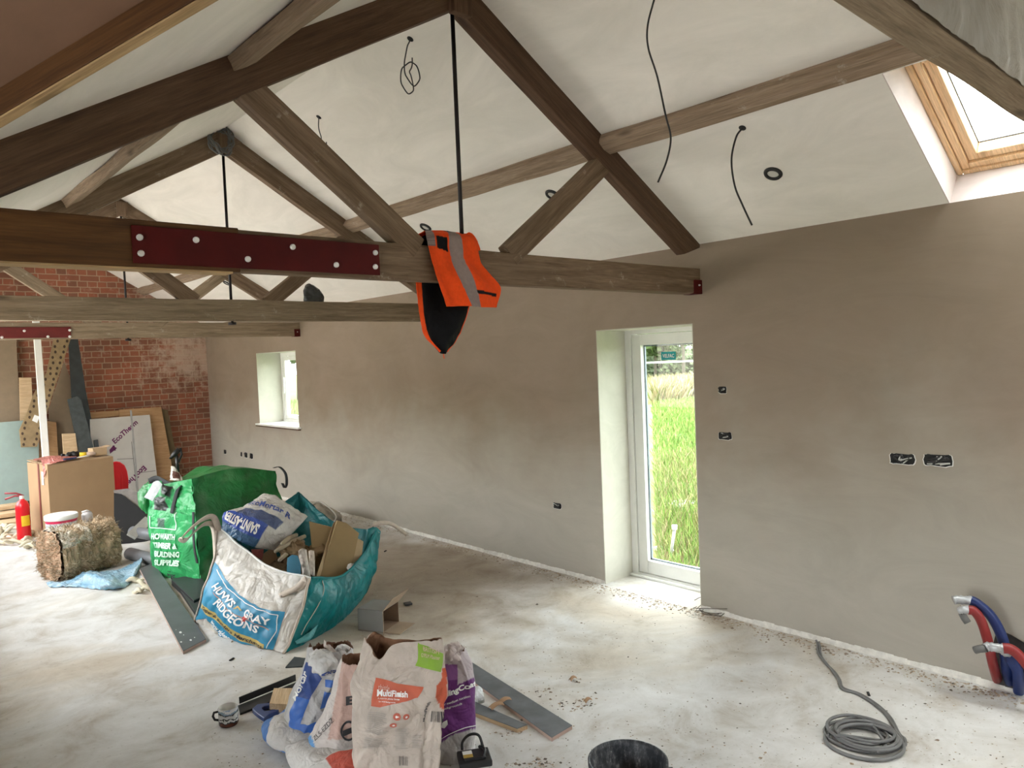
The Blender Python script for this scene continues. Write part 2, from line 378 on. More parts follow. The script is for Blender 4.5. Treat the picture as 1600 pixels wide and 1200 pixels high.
# ================================================================= ROOM SHELL
YF, YN = 11.83, -3.4
def build_shell():
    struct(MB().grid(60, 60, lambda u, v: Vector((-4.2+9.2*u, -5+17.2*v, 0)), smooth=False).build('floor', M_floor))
    # right wall, openings cut
    mb = MB(); T = .42
    def wallrect(y0, y1, z0, z1): mb.box((XR, y0, z0), (XR+T, y1, z1))
    DY0, DY1, DZ = 2.865, 3.72, 1.922
    WY0, WY1, WZ0, WZ1 = 8.735, 9.94, .955, 1.942
    ztop = 2.5
    wallrect(YN, DY0, 0, EZ); wallrect(DY0, DY1, DZ, EZ); wallrect(DY1, WY0, 0, EZ)
    wallrect(WY0, WY1, 0, WZ0); wallrect(WY0, WY1, WZ1, EZ); wallrect(WY1, YF+.3, 0, EZ)
    struct(mb.build('wall_right', M_wall))
    # reveal linings (thin paler plaster skins, green grass bounce put into the colour)
    mb = MB()
    e = .006
    mb.box((XR+.001, DY1-e, 0), (XR+.33, DY1+.001, DZ)); mb.box((XR+.001, DY0-.001, 0), (XR+.33, DY0+e, DZ)); mb.box((XR+.001, DY0, DZ-e), (XR+.33, DY1, DZ+.001))
    mb.box((XR+.001, WY1-e, WZ0), (XR+.36, WY1+.001, WZ1)); mb.box((XR+.001, WY0-.001, WZ0), (XR+.36, WY0+e, WZ1)); mb.box((XR+.001, WY0, WZ1-e), (XR+.36, WY1, WZ1+.001))
    struct(mb.build('trim_1', M_reveal))
    # far brick gable
    mb = MB(); pts = [(XL-.3, YF, 0), (XR, YF, 0), (XR, YF, EZ), (RX, YF, RZ+.02), (XL-.3, YF, EZ-.17)]
    mb.prism(pts, (0, .3, 0)); struct(mb.build('wall_far', M_brick))
    # left wall with a wide glazed opening beyond the picture
    mb = MB(); x0, x1 = XL-.35, XL
    mb.box((x0-.3, 2.72, 0), (x1-.3, 3.9, EZ)); mb.box((x0, 3.9, 0), (x1, 4.8, EZ)); mb.box((x0, 4.8, 2.08), (x1, 11.3, EZ)); mb.box((x0, 4.8, 0), (x1-.1, 8.8, .92)); mb.box((x0, 8.8, 0), (x1, 9.05, EZ)); mb.box((x0, 9.05, 0), (x1-.1, 11.3, .6)); mb.box((x0, 11.3, 0), (x1, YF, EZ))
    struct(mb.build('wall_left', M_wall))
    # near gable and the wing; unseen gable opening added to light the right wall
    mb = MB(); mb.prism([(-4, YN, 2.3), (XR, YN, 2.3), (XR, YN, EZ), (RX, YN, RZ), (-4, YN, 2.43)], (0, -.3, 0)); mb.box((-4, YN-.3, 0), (2.9, YN, 2.3)); mb.box((3.9, YN-.3, 0), (XR, YN, 2.3)); mb.box((2.9, YN-.3, 0), (3.9, YN, .9)); struct(mb.build('wall_near', M_wall))
    # ceilings: right slope with rooflight hole
    hy0, hy1, hx0, hx1 = .15, 1.315, 3.39, XR
    mb = MB()
    def slab(xa, xb, ya, yb):
        n = 1
        mb.prism([(xa, ya, zR(xa)), (xb, ya, zR(xb)), (xb, ya, zR(xb)+.10), (xa, ya, zR(xa)+.10)], (0, yb-ya, 0))
    slab(RX, hx0, YN, YF); slab(hx0, XR+.3, hy1+.005, YF); slab(hx0, XR+.3, -.55, hy0-.005); slab(hx0, XR+.3, YN, -1.75)  # last gap: unseen roof opening added to brighten the near wall and floor
    # left slope, cut by the valley of the wing
    vy = lambda x: 2.69-(x-XL)*SL/.379
    def slope_poly(p): 
        mb.prism([(x, y, zL(x)) for x, y in p], (0, 0, .1))
    slope_poly([(XL-.3, 2.69), (XL, 2.69), (RX, vy(RX)), (RX, YF), (XL-.3, YF)])
    slope_poly([(RX, YN), (RX, vy(RX)), (1.0, YN)])
    struct(mb.build('ceiling', M_ceil))
    mb = MB(); zw = lambda y: 2.435+.379*(2.69-y); yr = vy(RX)
    mb.prism([(x, y, zw(y)) for x, y in [(-4, 2.69), (-4, yr), (RX, yr), (XL, 2.69)]], (0, 0, .1))
    zs = lambda y: zw(yr)-.379*(yr-y)
    mb.prism([(x, y, zs(y)) for x, y in [(-4, yr), (-4, YN), (1.0, YN), (RX, yr)]], (0, 0, .1))
    o = struct(mb.build('ceiling.001', M_brownp))
    # wing walls: plastered piers with wide glazed openings behind the camera
    mb = MB()
    mb.box((-4, 2.72, 0), (XL-.35, 2.95, 2.43))
    mb.box((-2.65, YN, 0), (-2.4, .5, 3.6)); mb.box((-2.65, 2.3, 0), (-2.4, 2.95, 3.6)); mb.box((-2.65, .5, 2.0), (-2.4, 2.3, 3.6))
    struct(mb.build('wall_wing', M_wall))
    # plaster crust along the foot of the right wall
    mb = MB()
    def crust(ya, yb, x=XR, dirx=-1):
        n = int((yb-ya)/.035)
        for i in range(n):
            y = ya+(yb-ya)*i/n; y2 = ya+(yb-ya)*(i+1.05)/n
            a = .016+.012*noise.noise(Vector((y*3, 0, 0)))+random.uniform(-.004, .004); hh = .010+.008*noise.noise(Vector((y*5, 7, 0)))+random.uniform(0, .006)
            mb.add([(x+.002, y, 0), (x-a, y, 0), (x-a*.6, y, hh*.55), (x+.002, y, hh+.02), (x+.002, y2, 0), (x-a, y2, 0), (x-a*.6, y2, hh*.55), (x+.002, y2, hh+.02)],
                   [(0, 1, 5, 4), (1, 2, 6, 5), (2, 3, 7, 6), (0, 3, 2, 1), (4, 5, 6, 7), (0, 4, 7, 3)])
    crust(.3, 2.865); crust(3.72, YF)
    struct(mb.build('baseboard_right', M_crust))
build_shell()

# ---------------------------------------------------------------- door, window, rooflight
def door():
    x = XR+.325; y0, y1, z1 = 2.865, 3.72, 1.92
    fr = MB(); j = .06
    fr.box((x, y1-j, 0.0), (x+.09, y1, z1)); fr.box((x, y0, 0), (x+.09, y0+j, z1)); fr.box((x, y0+j, z1-.035), (x+.09, y1-j, z1)); fr.box((x, y0+j, 0), (x+.09, y1-j, .03))
    fr.box((x-.03, y0, 0.0), (x, y1, .018))
    o = struct(bevel(fr.build('door_1', M_white), .003))
    s = MB(); a0, a1, b0, b1 = y0+j+.004, y1-j-.004, .034, z1-.039; wdt = .085; xs = x+.012
    s.box((xs, a1-wdt, b0), (xs+.062, a1, b1)); s.box((xs, a0, b0), (xs+.062, a0+wdt, b1)); s.box((xs, a0+wdt, b1-.082), (xs+.062, a1-wdt, b1)); s.box((xs, a0+wdt, b0), (xs+.062, a1-wdt, b0+.10))
    sash = bevel(s.build('door_sash', M_white, o), .004)
    g = MB(); xg = xs+.03
    g.box((xg, a0+wdt-.005, b0+.095), (xg+.004, a1-wdt+.005, b1-.077)); g.build('glass_pane', M_glass, o)
    s = MB(); q = .012  # dark-edged glazing spacer
    yy1 = a1-wdt; yy0 = a0+wdt; zz0 = b0+.10; zz1 = b1-.082
    for X_ in (xg+.006,):
        s.box((X_, yy1-q, zz0), (X_+.014, yy1+.002, zz1)); s.box((X_, yy0, zz0), (X_+.014, yy0+q, zz1)); s.box((X_, yy0, zz0), (X_+.014, yy1, zz0+q)); s.box((X_, yy0, zz1-q), (X_+.014, yy1, zz1))
    s.build('glazing_spacer', plain('dark_glazing_spacer', (.09, .11, .14), .4, var=.05, bs=0), o)
    return xg
XG = door()
def window():
    x = XR+.345; y0, y1, z0, z1 = 8.735, 9.94, .955, 1.942; j = .055
    fr = MB(); fr.box((x, y1-j, z0), (x+.07, y1, z1)); fr.box((x, y0, z0), (x+.07, y0+j, z1)); fr.box((x, y0+j, z1-j), (x+.07, y1-j, z1)); fr.box((x, y0+j, z0), (x+.07, y1-j, z0+j))
    ym = (y0+y1)/2; fr.box((x, ym-.03, z0+j), (x+.07, ym+.03, z1-j))
    o = struct(bevel(fr.build('window_1', M_white), .003))
    for a, b_ in ((ym+.03, y1-j), (y0+j, ym-.03)):
        s = MB(); k = .06
        s.box((x+.008, a+.003, z0+j+.003), (x+.06, a+k, z1-j-.003)); s.box((x+.008, b_-k, z0+j+.003), (x+.06, b_-.003, z1-j-.003))
        s.box((x+.008, a+k, z0+j+.003), (x+.06, b_-k, z0+j+k)); s.box((x+.008, a+k, z1-j-k), (x+.06, b_-k, z1-j-.003))
        bevel(s.build('window_sash', M_white, o), .003)
        MB().box((x+.03, a+k-.004, z0+j+k-.004), (x+.034, b_-k+.004, z1-j-k+.004)).build('glass_pane', M_glass, o)
    h = MB(); h.box((x-.012, y1-j-.04, z0+.42), (x+.008, y1-j-.025, z0+.64)); h.build('window_handle', M_zinc, o)
    s = MB(); s.box((XR-.04, y0-.05, z0-.002), (x, y1+.06, z0+.022)); bevel(s.build('window_sill', M_white, o), .004)
    s = MB(); s.box((XR-.036, y0-.045, z0-.018), (XR+.002, y1+.055, z0-.003)); s.build('sill_edge', W_dark, o)
window()
def rooflight():
    n = Vector((SL, 0, 1)).normalized(); dn = Vector((1, 0, -SL)).normalized()   # outward, downhill
    y0, y1 = .15, 1.315
    top_c = Vector((3.39, 0, zR(3.39))); bot_c = Vector((XR, 0, EZ))
    base = lambda x: Vector((x, 0, zR(x)))
    # frame rectangle at n=.2 : from x(ceiling ref) a to b downhill
    ft = Vector((3.50, 0, zR(3.39)+.19)); 
    fb = Vector((4.307, 0, 2.590)); fu = fb-dn*.83
    mb = MB()
    Y = lambda v, y: Vector((v.x, y, v.z))
    # lining: sides, head, foot
    for yy, s in ((y1, 1), (y0, -1)):
        mb.prism([Y(top_c, yy), Y(bot_c, yy), Y(fb, yy), Y(fu, yy)], (0, .005*s, 0))
    mb.prism([Y(bot_c, y0-.03), Y(fb, y0-.03), Y(fb, y0-.03)+Vector((.03, 0, -.02)), Y(bot_c, y0-.03)+Vector((.03, 0, -.02))], (0, y1-y0+.06, 0))
    mb.prism([Y(top_c, y0-.03), Y(fu, y0-.03), Y(fu, y0-.03)+Vector((-.02, 0, .03)), Y(top_c, y0-.03)+Vector((-.02, 0, .03))], (0, y1-y0+.06, 0))
    o = struct(mb.build('window_2', M_skyrev))
    def rect(a, b_, ya, yb, wd, n0, n1, name, mat):
        mb = MB()
        def bar(u0, u1, v0, v1):
            pts = [fu+dn*u0+n*n0, fu+dn*u1+n*n0, fu+dn*u1+n*n1, fu+dn*u0+n*n1]
            mb.prism([Vector((p.x, v0, p.z)) for p in pts], (0, v1-v0, 0))
        bar(a, b_, yb-wd, yb); bar(a, b_, ya, ya+wd); bar(a, a+wd, ya+wd, yb-wd); bar(b_-wd, b_, ya+wd, yb-wd)
        q = mb.build(name, mat, o, mw=orient(fu, dn, n)); bevel(q, .005, 2); return q
    Lf = .83
    rect(0, Lf, y0, y1, .028, -.005, .05, 'outer_frame', W_pine)
    rect(.03, Lf-.03, y0+.03, y1-.03, .035, .004, .08, 'window_frame', W_pine)
    rect(.067, Lf-.067, y0+.067, y1-.067, .045, .02, .10, 'sash', W_pine)
    rect(.108, Lf-.108, y0+.108, y1-.108, .008, .084, .0925, 'gasket', M_black)
    mb = MB(); pts = [fu+dn*.10+n*.094, fu+dn*(Lf-.10)+n*.094, fu+dn*(Lf-.10)+n*.098, fu+dn*.10+n*.098]
    mb.prism([Vector((p.x, y0+.10, p.z)) for p in pts], (0, y1-y0-.2, 0)); mb.build('glass_pane', M_glass, o)
rooflight()

# ---------------------------------------------------------------- trusses
def rod_bolts(parent, pts, y, r=.0115):
    for (x, z) in pts:
        mb = MB(); mt = Matrix.Rotation(PI/2, 4, 'X')
        mb.lathe([(0, .010), (r*.75, .010), (r, .006), (r, 0)], (x, y, z), 10, mat=mt, smooth=False); mb.build('bolt', M_zinc, parent)
def truss(y, mt_tie, mt_raf, mt_str, label, kind):
    """y = front face"""
    t = empty('roof_truss', (RX, y, 0), label, 'roof truss')
    w_ = .075; yc = y+w_/2
    zb, zt = 2.115, 2.278
    if kind == 1:
        # tie beam: newer dark piece scarfed to the old one
        timber('tie_beam', (1.09, yc+.004, (zb+zt)/2), (XR+.0, yc+.004, (zb+zt)/2-.004), w_, zt-zb, W_old, t)
        timber('new_tie_section', (XL-.02, yc-.003, (zb+zt)/2), (1.13, yc-.003, (zb+zt)/2), w_+.006, zt-zb+.004, W_new, t, jit=.001)
        MB().box((XL-.02, y-.006, zb-.008), (1.10, y+w_-.004, zb-.001)).build('lit_soffit_strip', W_newlit, t)  # bounce light on the underside painted in as a pale strip
        tag([x for x in C.objects if x.parent == t][-1], 'pale sawn strip under the new section')  # the pale strip stands in for bounce light on the underside
        pl = MB(); a = PY(205, 358, y-.012); b_ = PY(594, 430, y-.012)
        pl.box((a.x, y-.014, zb+.012), (b_.x, y-.006, zt-.02)); p = bevel(pl.build('steel_plate', M_redox, t), .002)
        tag(p, 'dark red painted steel plate')
        rod_bolts(p, [(q.x, q.z) for q in [PY(a_, b2, y-.014) for a_, b2 in ((218, 371), (220, 396), (306, 375), (387, 405), (457, 386), (525, 414), (586, 395), (586, 417))]], y-.014)
    else:
        timber('tie_beam', (XL-.02, yc, (zb+zt)/2), (XR, yc, (zb+zt)/2), w_, zt-zb, mt_tie, t)
        if kind == 3:
            pl = MB(); pl.box((.85, y-.012, 2.128), (1.70, y-.002, 2.235)); p = bevel(pl.build('steel_plate', M_redox2, t), .002)
            tag(p, 'red painted steel plate')
            rod_bolts(p, [(q.x, q.z) for q in [PY(a_, b2, y-.014) for a_, b2 in ((38, 517), (3, 527), (75, 526), (109, 516), (109, 526))]]+[(.9, 2.2), (.9, 2.15)], y-.012, .013)
    if kind in (1, 3):
        br = MB(); br.box((XR-.075, y-.010, zb-.006), (XR-.001, y+w_+.012, zb+.085)); q = bevel(br.build('end_shoe', M_redox, t), .003)
        rod_bolts(q, [(XR-.04, zb+.05)], y-.010, .006)
    # rafters: upper edge on the ceiling plane
    th = .148; nR = Vector((SL, 0, 1)).normalized(); nL = Vector((-SL, 0, 1)).normalized()
    cR = lambda x: Vector((x, yc, zR(x)))-nR*(th/2-.004)
    cL = lambda x: Vector((x, yc, zL(x)))-nL*(th/2-.004)
    e = SL
    timber('rafter', cL(XL-.12), cL(RX+.045), w_, th, mt_raf, t, ends=(0, -e))
    timber('rafter', cR(RX-.045), cR(XR-.03), w_, th, mt_raf, t, ends=(e, .9))
    # raking struts
    timber('strut', (1.20, yc, 2.83), (1.965, yc, zt-.02), w_*.9, .115, mt_str, t)
    timber('strut', (3.28, yc, 2.83), (2.53, yc, zt-.02), w_*.9, .115, mt_str, t)
    rd = MB(); rd.tube([(RX, yc, 3.47), (RX, yc, zb-.02)], .0105, 10); rd.lathe([(0, zb-.028), (.03, zb-.028), (.03, zb-.008), (0, zb-.008)], (RX, yc, 0), 12)
    rd.build('hanging_rod', M_rod, t)
    hb = timber('apex_block', (RX+.005, y-.022, 3.37+(.03 if kind > 1 else 0)), (RX+.005, y-.022, 3.545), .11, .04, mt_raf, t, up=(0, 1, 0))
    return t
TY = (2.79, 5.70, 8.58)
truss(TY[0], None, W_dark, W_old, 'nearest roof truss with dark new timber, dark red plate and hi-vis jacket over its tie', 1)
truss(TY[1], W_grey, W_old, W_old, 'middle roof truss of weathered grey-brown timber with a plain tie beam', 2)
truss(TY[2], W_grey, W_old, W_grey, 'furthest roof truss, its tie beam in front of the brick wall carrying a red plate', 3)

# purlins
def purlin(side, label):
    n = Vector((-SL, 0, -1)).normalized() if side > 0 else Vector((SL, 0, -1)).normalized()
    up_ = Vector((-1, 0, SL)).normalized() if side > 0 else Vector((1, 0, SL)).normalized()
    x = 3.345 if side > 0 else 1.12; base = Vector((x, 0, zR(x) if side > 0 else zL(x)))
    c = base+up_*.055+n*.030
    o = timber('purlin', (c.x, -.6 if side > 0 else .95, c.z), (c.x, YF-.01, c.z), .11, .056, W_purl, None, up=n, jit=.006, seg=.10)
    tag(o, label, 'purlin')
    return c
cpR = purlin(1, 'long brown purlin along the right ceiling slope, running towards the rooflight')
cpL = purlin(-1, 'long plaster-splashed purlin along the left ceiling slope behind the nearest truss')

# valley timber between the wing roof and the main roof, rough beam over the near right corner
def valley():
    d = Vector((.405, -.631, .239)).normalized(); hor = Vector((d.x, d.y, 0)).normalized(); nw = Vector((-.8416, -.5402, 0))
    t = empty('valley_beam', (XL, 2.69, 2.43), 'dark new timber beam crossing the top left corner beneath brown plaster', 'beam')
    zw = lambda q: 2.435+.379*(2.69-q.y)
    A = Vector((XL, 2.69, 0))-hor*.25; B = Vector((XL, 2.69, 0))+hor*2.2
    def pr(o0, o1, dz0, dz1, name, mat):
        a0 = A+nw*o0; b0 = B+nw*o0; a1 = A+nw*o1; b1 = B+nw*o1
        za = zw(a0); zb = zw(b0)
        v = []
        for (p, zz) in ((a0, za), (a1, za), (b1, zb), (b0, zb)):
            v.append(Vector((p.x, p.y, zz+dz0))); v.append(Vector((p.x, p.y, zz+dz1)))
        mb = MB(); mb.add(v, [(0, 2, 4, 6), (1, 7, 5, 3), (0, 1, 3, 2), (2, 3, 5, 4), (4, 5, 7, 6), (6, 7, 1, 0)])
        return bevel(mb.build(name, mat, t, mw=orient(a0+Vector((0, 0, za)), d, (0, 0, 1))), .002)
    pr(.10, .062, -.072, .0, 'beam_body', W_new)
    tag(pr(.099, .0625, -.078, -.0725, 'lit_underside_strip', W_newlit), 'pale sawn underside')  # pale strip stands in for light bounced from below
valley()
def rough_beam():
    t = empty('rough_beam', (2, .57, 2.42), 'rough old beam daubed with grey mortar crossing the top right corner in front of the rooflight', 'beam')
    timber('beam_body', (.62, .617, 2.565), (3.90, .617, 2.565), .085, .29, W_grey, t, ends=(.8, -1.7), jit=.005, seg=.05)
    mb = MB()
    def fn(u, v):
        x = .5+3.4*u; z = 2.418+.30*v
        x = min(x, 4.15-(z-2.42)*1.75); x = max(x, .42+(z-2.42)*1.6)
        n_ = noise.noise(Vector((x*14, z*14, 0)))*.006+noise.noise(Vector((x*40, z*40, 3)))*.003
        edge = max(0, 1-(v-.04*noise.noise(Vector((x*9, 0, 0))))/.10)
        return Vector((x, .558-n_+edge*.006, z))
    mb.grid(260, 26, fn); mb.build('mortar_face', mat_plaster('rough_grey_mortar', (.24, .21, .175), (.33, .295, .25), (.42, .385, .335), .9), t)
rough_beam()

# ================================================================= helpers for objects
def Aat(px, py, x, y):
    d = ray(px, py); t = math.hypot(x, y)/math.hypot(d.x, d.y); return d*t+Vector((0, 0, H))
def PP(px, py, P0, n):
    d = ray(px, py); o = Vector((0, 0, H)); n = Vector(n); P0 = Vector(P0)
    return o+d*(n.dot(P0-o)/n.dot(d))
def crom(p, t):
    n = len(p)-1; f = min(max(t*n, 0), n-1e-6); i = int(f); f -= i
    g = lambda k: p[max(0, min(n, k))]
    a, b_, c, d = g(i-1), g(i), g(i+1), g(i+2)
    if i-1 < 0: a = b_*2-c
    if i+2 > n: d = c*2-b_
    return (b_*2+(c-a)*f+(a*2-b_*5+c*4-d)*f*f+(b_*3-a-c*3+d)*f*f*f)*.5
def patch(ctrl): return lambda u, v: crom([crom(r, u) for r in ctrl], v)
def crump(p, f=6, a=.008, sd=0):
    q = p*f+Vector((sd, sd*.7, sd*1.3))
    return a*((abs(noise.noise(q))-.25)*1.0+(abs(noise.noise(q*2.1+Vector((5, 1, 2))))-.25)*.6+(abs(noise.noise(q*4.1))-.2)*.16)
def inpoly(x, y, P):
    c = False; j = len(P)-1
    for i in range(len(P)):
        if (P[i][1] > y) != (P[j][1] > y) and x < (P[j][0]-P[i][0])*(y-P[i][1])/(P[j][1]-P[i][1])+P[i][0]: c = not c
        j = i
    return c
_TX = {}
def text_mesh(txt, bold=0.0):
    """glyph triangles normalised to 0..1 in x and y; returns verts, faces, aspect"""
    k = (txt, bold)
    if k in _TX: return _TX[k]
    cu = bpy.data.curves.new('t', 'FONT'); cu.body = txt; cu.size = 1; cu.resolution_u = 3; cu.offset = bold
    o = bpy.data.objects.new('t', cu); C.objects.link(o); dg = bpy.context.evaluated_depsgraph_get(); dg.update()
    me = bpy.data.meshes.new_from_object(o.evaluated_get(dg))
    bm = bmesh.new(); bm.from_mesh(me); bmesh.ops.triangulate(bm, faces=bm.faces)
    bmesh.ops.remove_doubles(bm, verts=bm.verts, dist=1e-5)
    for _ in range(3 if bold >= .03 else 1):
        es = [e for e in bm.edges if e.calc_length() > .16]
        if es: bmesh.ops.subdivide_edges(bm, edges=es, cuts=1); bmesh.ops.triangulate(bm, faces=bm.faces)
    vv = [v.co.copy() for v in bm.verts]; bm.verts.index_update(); ff = [tuple(v.index for v in f.verts) for f in bm.faces]; bm.free()
    x0 = min(v.x for v in vv); x1 = max(v.x for v in vv); y0 = min(v.y for v in vv); y1 = max(v.y for v in vv)
    r = ([((v.x-x0)/(x1-x0), (v.y-y0)/(y1-y0)) for v in vv], ff, (x1-x0)/(y1-y0))
    bpy.data.objects.remove(o); bpy.data.curves.remove(cu); bpy.data.meshes.remove(me)
    _TX[k] = r; return r
def put_text(mb, txt, fn, mi=1, bold=.0, col=None):
    """fn(a,b) maps text unit square (a right, b up) to 3D"""
    vv, ff, _ = text_mesh(txt, bold); mb.add([fn(a, b_) for a, b_ in vv], ff, mi, False, [col]*len(vv) if col else None)
def quadmap(p00, p10, p01, p11):
    """bilinear in picture pixels: text baseline left, right, top left, top right"""
    def f(a, b_):
        return tuple((p00[i]*(1-a)+p10[i]*a)*(1-b_)+(p01[i]*(1-a)+p11[i]*a)*b_ for i in (0, 1))
    return f
M_inkw = plain('white_print_ink', (.80, .80, .78), .6, var=.04, bs=0)
M_inkk = plain('black_print_ink', (.03, .03, .035), .6, var=.04, bs=0)
M_inkb = plain('blue_print_ink', (.04, .08, .30), .6, var=.04, bs=0)
V_paper = vcol('paper_sack', .72, .10, 25, .35, crease=6.5)
V_plastic = vcol('woven_plastic_sack', .42, .12, 30, .25, .5, crease=5)
V_film = vcol('plastic_film_sack', .25, .08, 20, .2, .6, crease=12)
V_cloth = vcol('fabric', .85, .12, 60, .3, .2)
V_flat = vcol('painted_detail', .55, .05, 20, .05, .4)

def pillow(mb, ctrl, thick, nu=40, nv=40, crf=8, cra=.006, sd=0, colfn=None, mi=0, pw=.5, inv=False):
    P = patch(ctrl)
    def nrm(u, v):
        e = .01; a = P(min(u+e, 1), v)-P(max(u-e, 0), v); b_ = P(u, min(v+e, 1))-P(u, max(v-e, 0)); n = a.cross(b_)
        n = n.normalized() if n.length > 1e-9 else Vector((0, 0, 1))
        c = P(u, v)-Vector((0, 0, H))
        return -n if n.dot(c) > 0 else n
    def side(sg):
        def f(u, v):
            p = P(u, v); n = nrm(u, v); k = (max(0, math.sin(PI*u))*max(0, math.sin(PI*v)))**pw
            return p+n*(sg*thick*.5*k+(crump(p, crf, cra, sd)))
        return f
    mb.grid(nu, nv, side(1), mi, True, colfn=colfn)
    mb.grid(nu, nv, lambda u, v: side(-1)(1-u, v), mi, True, colfn=(lambda u, v: colfn(1-u, v)) if colfn else None)
    return lambda u, v, off=.002: side(1)(u, v)+nrm(u, v)*off
def slab_px(name, pxs, P0, n, th, mat, parent=None, label=None, cat=None, group=None, bv=.002, mi=0):
    """board with the outline seen in the picture lying in the plane P0,n ; thickness away from the camera"""
    n = Vector(n).normalized()
    pts = [PP(a, b_, P0, n) for a, b_ in pxs]
    if n.dot(Vector((0, 0, H))-Vector(P0)) < 0: n = -n
    mb = MB(); mb.prism(pts, -n*th)
    x = (pts[1]-pts[0]); o = mb.build(name, mat, parent, mw=orient(pts[0], x, n)); bevel(o, bv)
    bmesh_fix(o)
    return tag(o, label, cat, group)
def bmesh_fix(o):
    bm = bmesh.new(); bm.from_mesh(o.data); bmesh.ops.recalc_face_normals(bm, faces=bm.faces); bm.to_mesh(o.data); bm.free()
def setz(o):
    """drop a top-level thing so its lowest point rests on the floor"""
    pass

def proj(p):
    c = RM.transposed() @ (Vector(p)-Vector((0, 0, H))); return 800+FPX*c.x/c.y, 600-FPX*c.z/c.y
class Inv:
    """finds the surface parameters (u,v) of a printed spot from where it shows"""
    def __init__(s, fn, u0, u1, v0=0, v1=1, n=28, real=None):
        s.fn = fn; s.real = real or fn; s.b = (u0, u1, v0, v1); s.g = []
        for j in range(n+1):
            for i in range(n+1):
                u = u0+(u1-u0)*i/n; v = v0+(v1-v0)*j/n; a, b_ = proj(fn(u, v)); s.g.append((a, b_, u, v))
    def uv(s, px, py):
        g = min(s.g, key=lambda q: (q[0]-px)**2+(q[1]-py)**2); u, v = g[2], g[3]; u0, u1, v0, v1 = s.b
        for _ in range(3):
            a, b_ = proj(s.fn(u, v)); du = (u1-u0)*.01; dv = (v1-v0)*.01
            a1, b1 = proj(s.fn(u+du, v)); a2, b2 = proj(s.fn(u, v+dv))
            A, B_, C_, D = (a1-a)/du, (a2-a)/dv, (b1-b_)/du, (b2-b_)/dv; det = A*D-B_*C_
            if abs(det) < 1e-6: break
            ex, ey = px-a, py-b_; su = (ex*D-ey*B_)/det; sv = (A*ey-C_*ex)/det
            lim = .15
            su = max(-lim*(u1-u0), min(lim*(u1-u0), su)); sv = max(-lim*(v1-v0), min(lim*(v1-v0), sv))
            u = min(max(u+su, u0), u1); v = min(max(v+sv, v0), v1)
        return u, v
    def at(s, px, py, off=.003):
        u, v = s.uv(px, py); e = .01*(s.b[1]-s.b[0]); p = s.fn(u, v); q = s.fn(min(u+e, s.b[1]), v)-s.fn(u-e, v); r = s.fn(u, min(v+.01, 1))-s.fn(u, v-.01)
        n = q.cross(r); n = n.normalized() if n.length > 1e-12 else Vector((0, 0, 1))
        if n.dot(Vector((0, 0, H))-p) < 0: n = -n
        return s.real(u, v)+n*off
def band(mb, inv, top, bot, mi, nu=40, nv=14, off=.0022):
    """printed colour field between two edge lines"""
    T_ = [Vector((a, b_, 0)) for a, b_ in top]; B_ = [Vector((a, b_, 0)) for a, b_ in bot]
    def lin(P, t):
        n = len(P)-1; f = min(t*n, n-1e-6); i = int(f); return P[i].lerp(P[i+1], f-i)
    def f(u, v):
        q = lin(T_, u).lerp(lin(B_, u), v); return inv.at(q.x, q.y, off)
    mb.grid(nu, nv, f, mi, True)
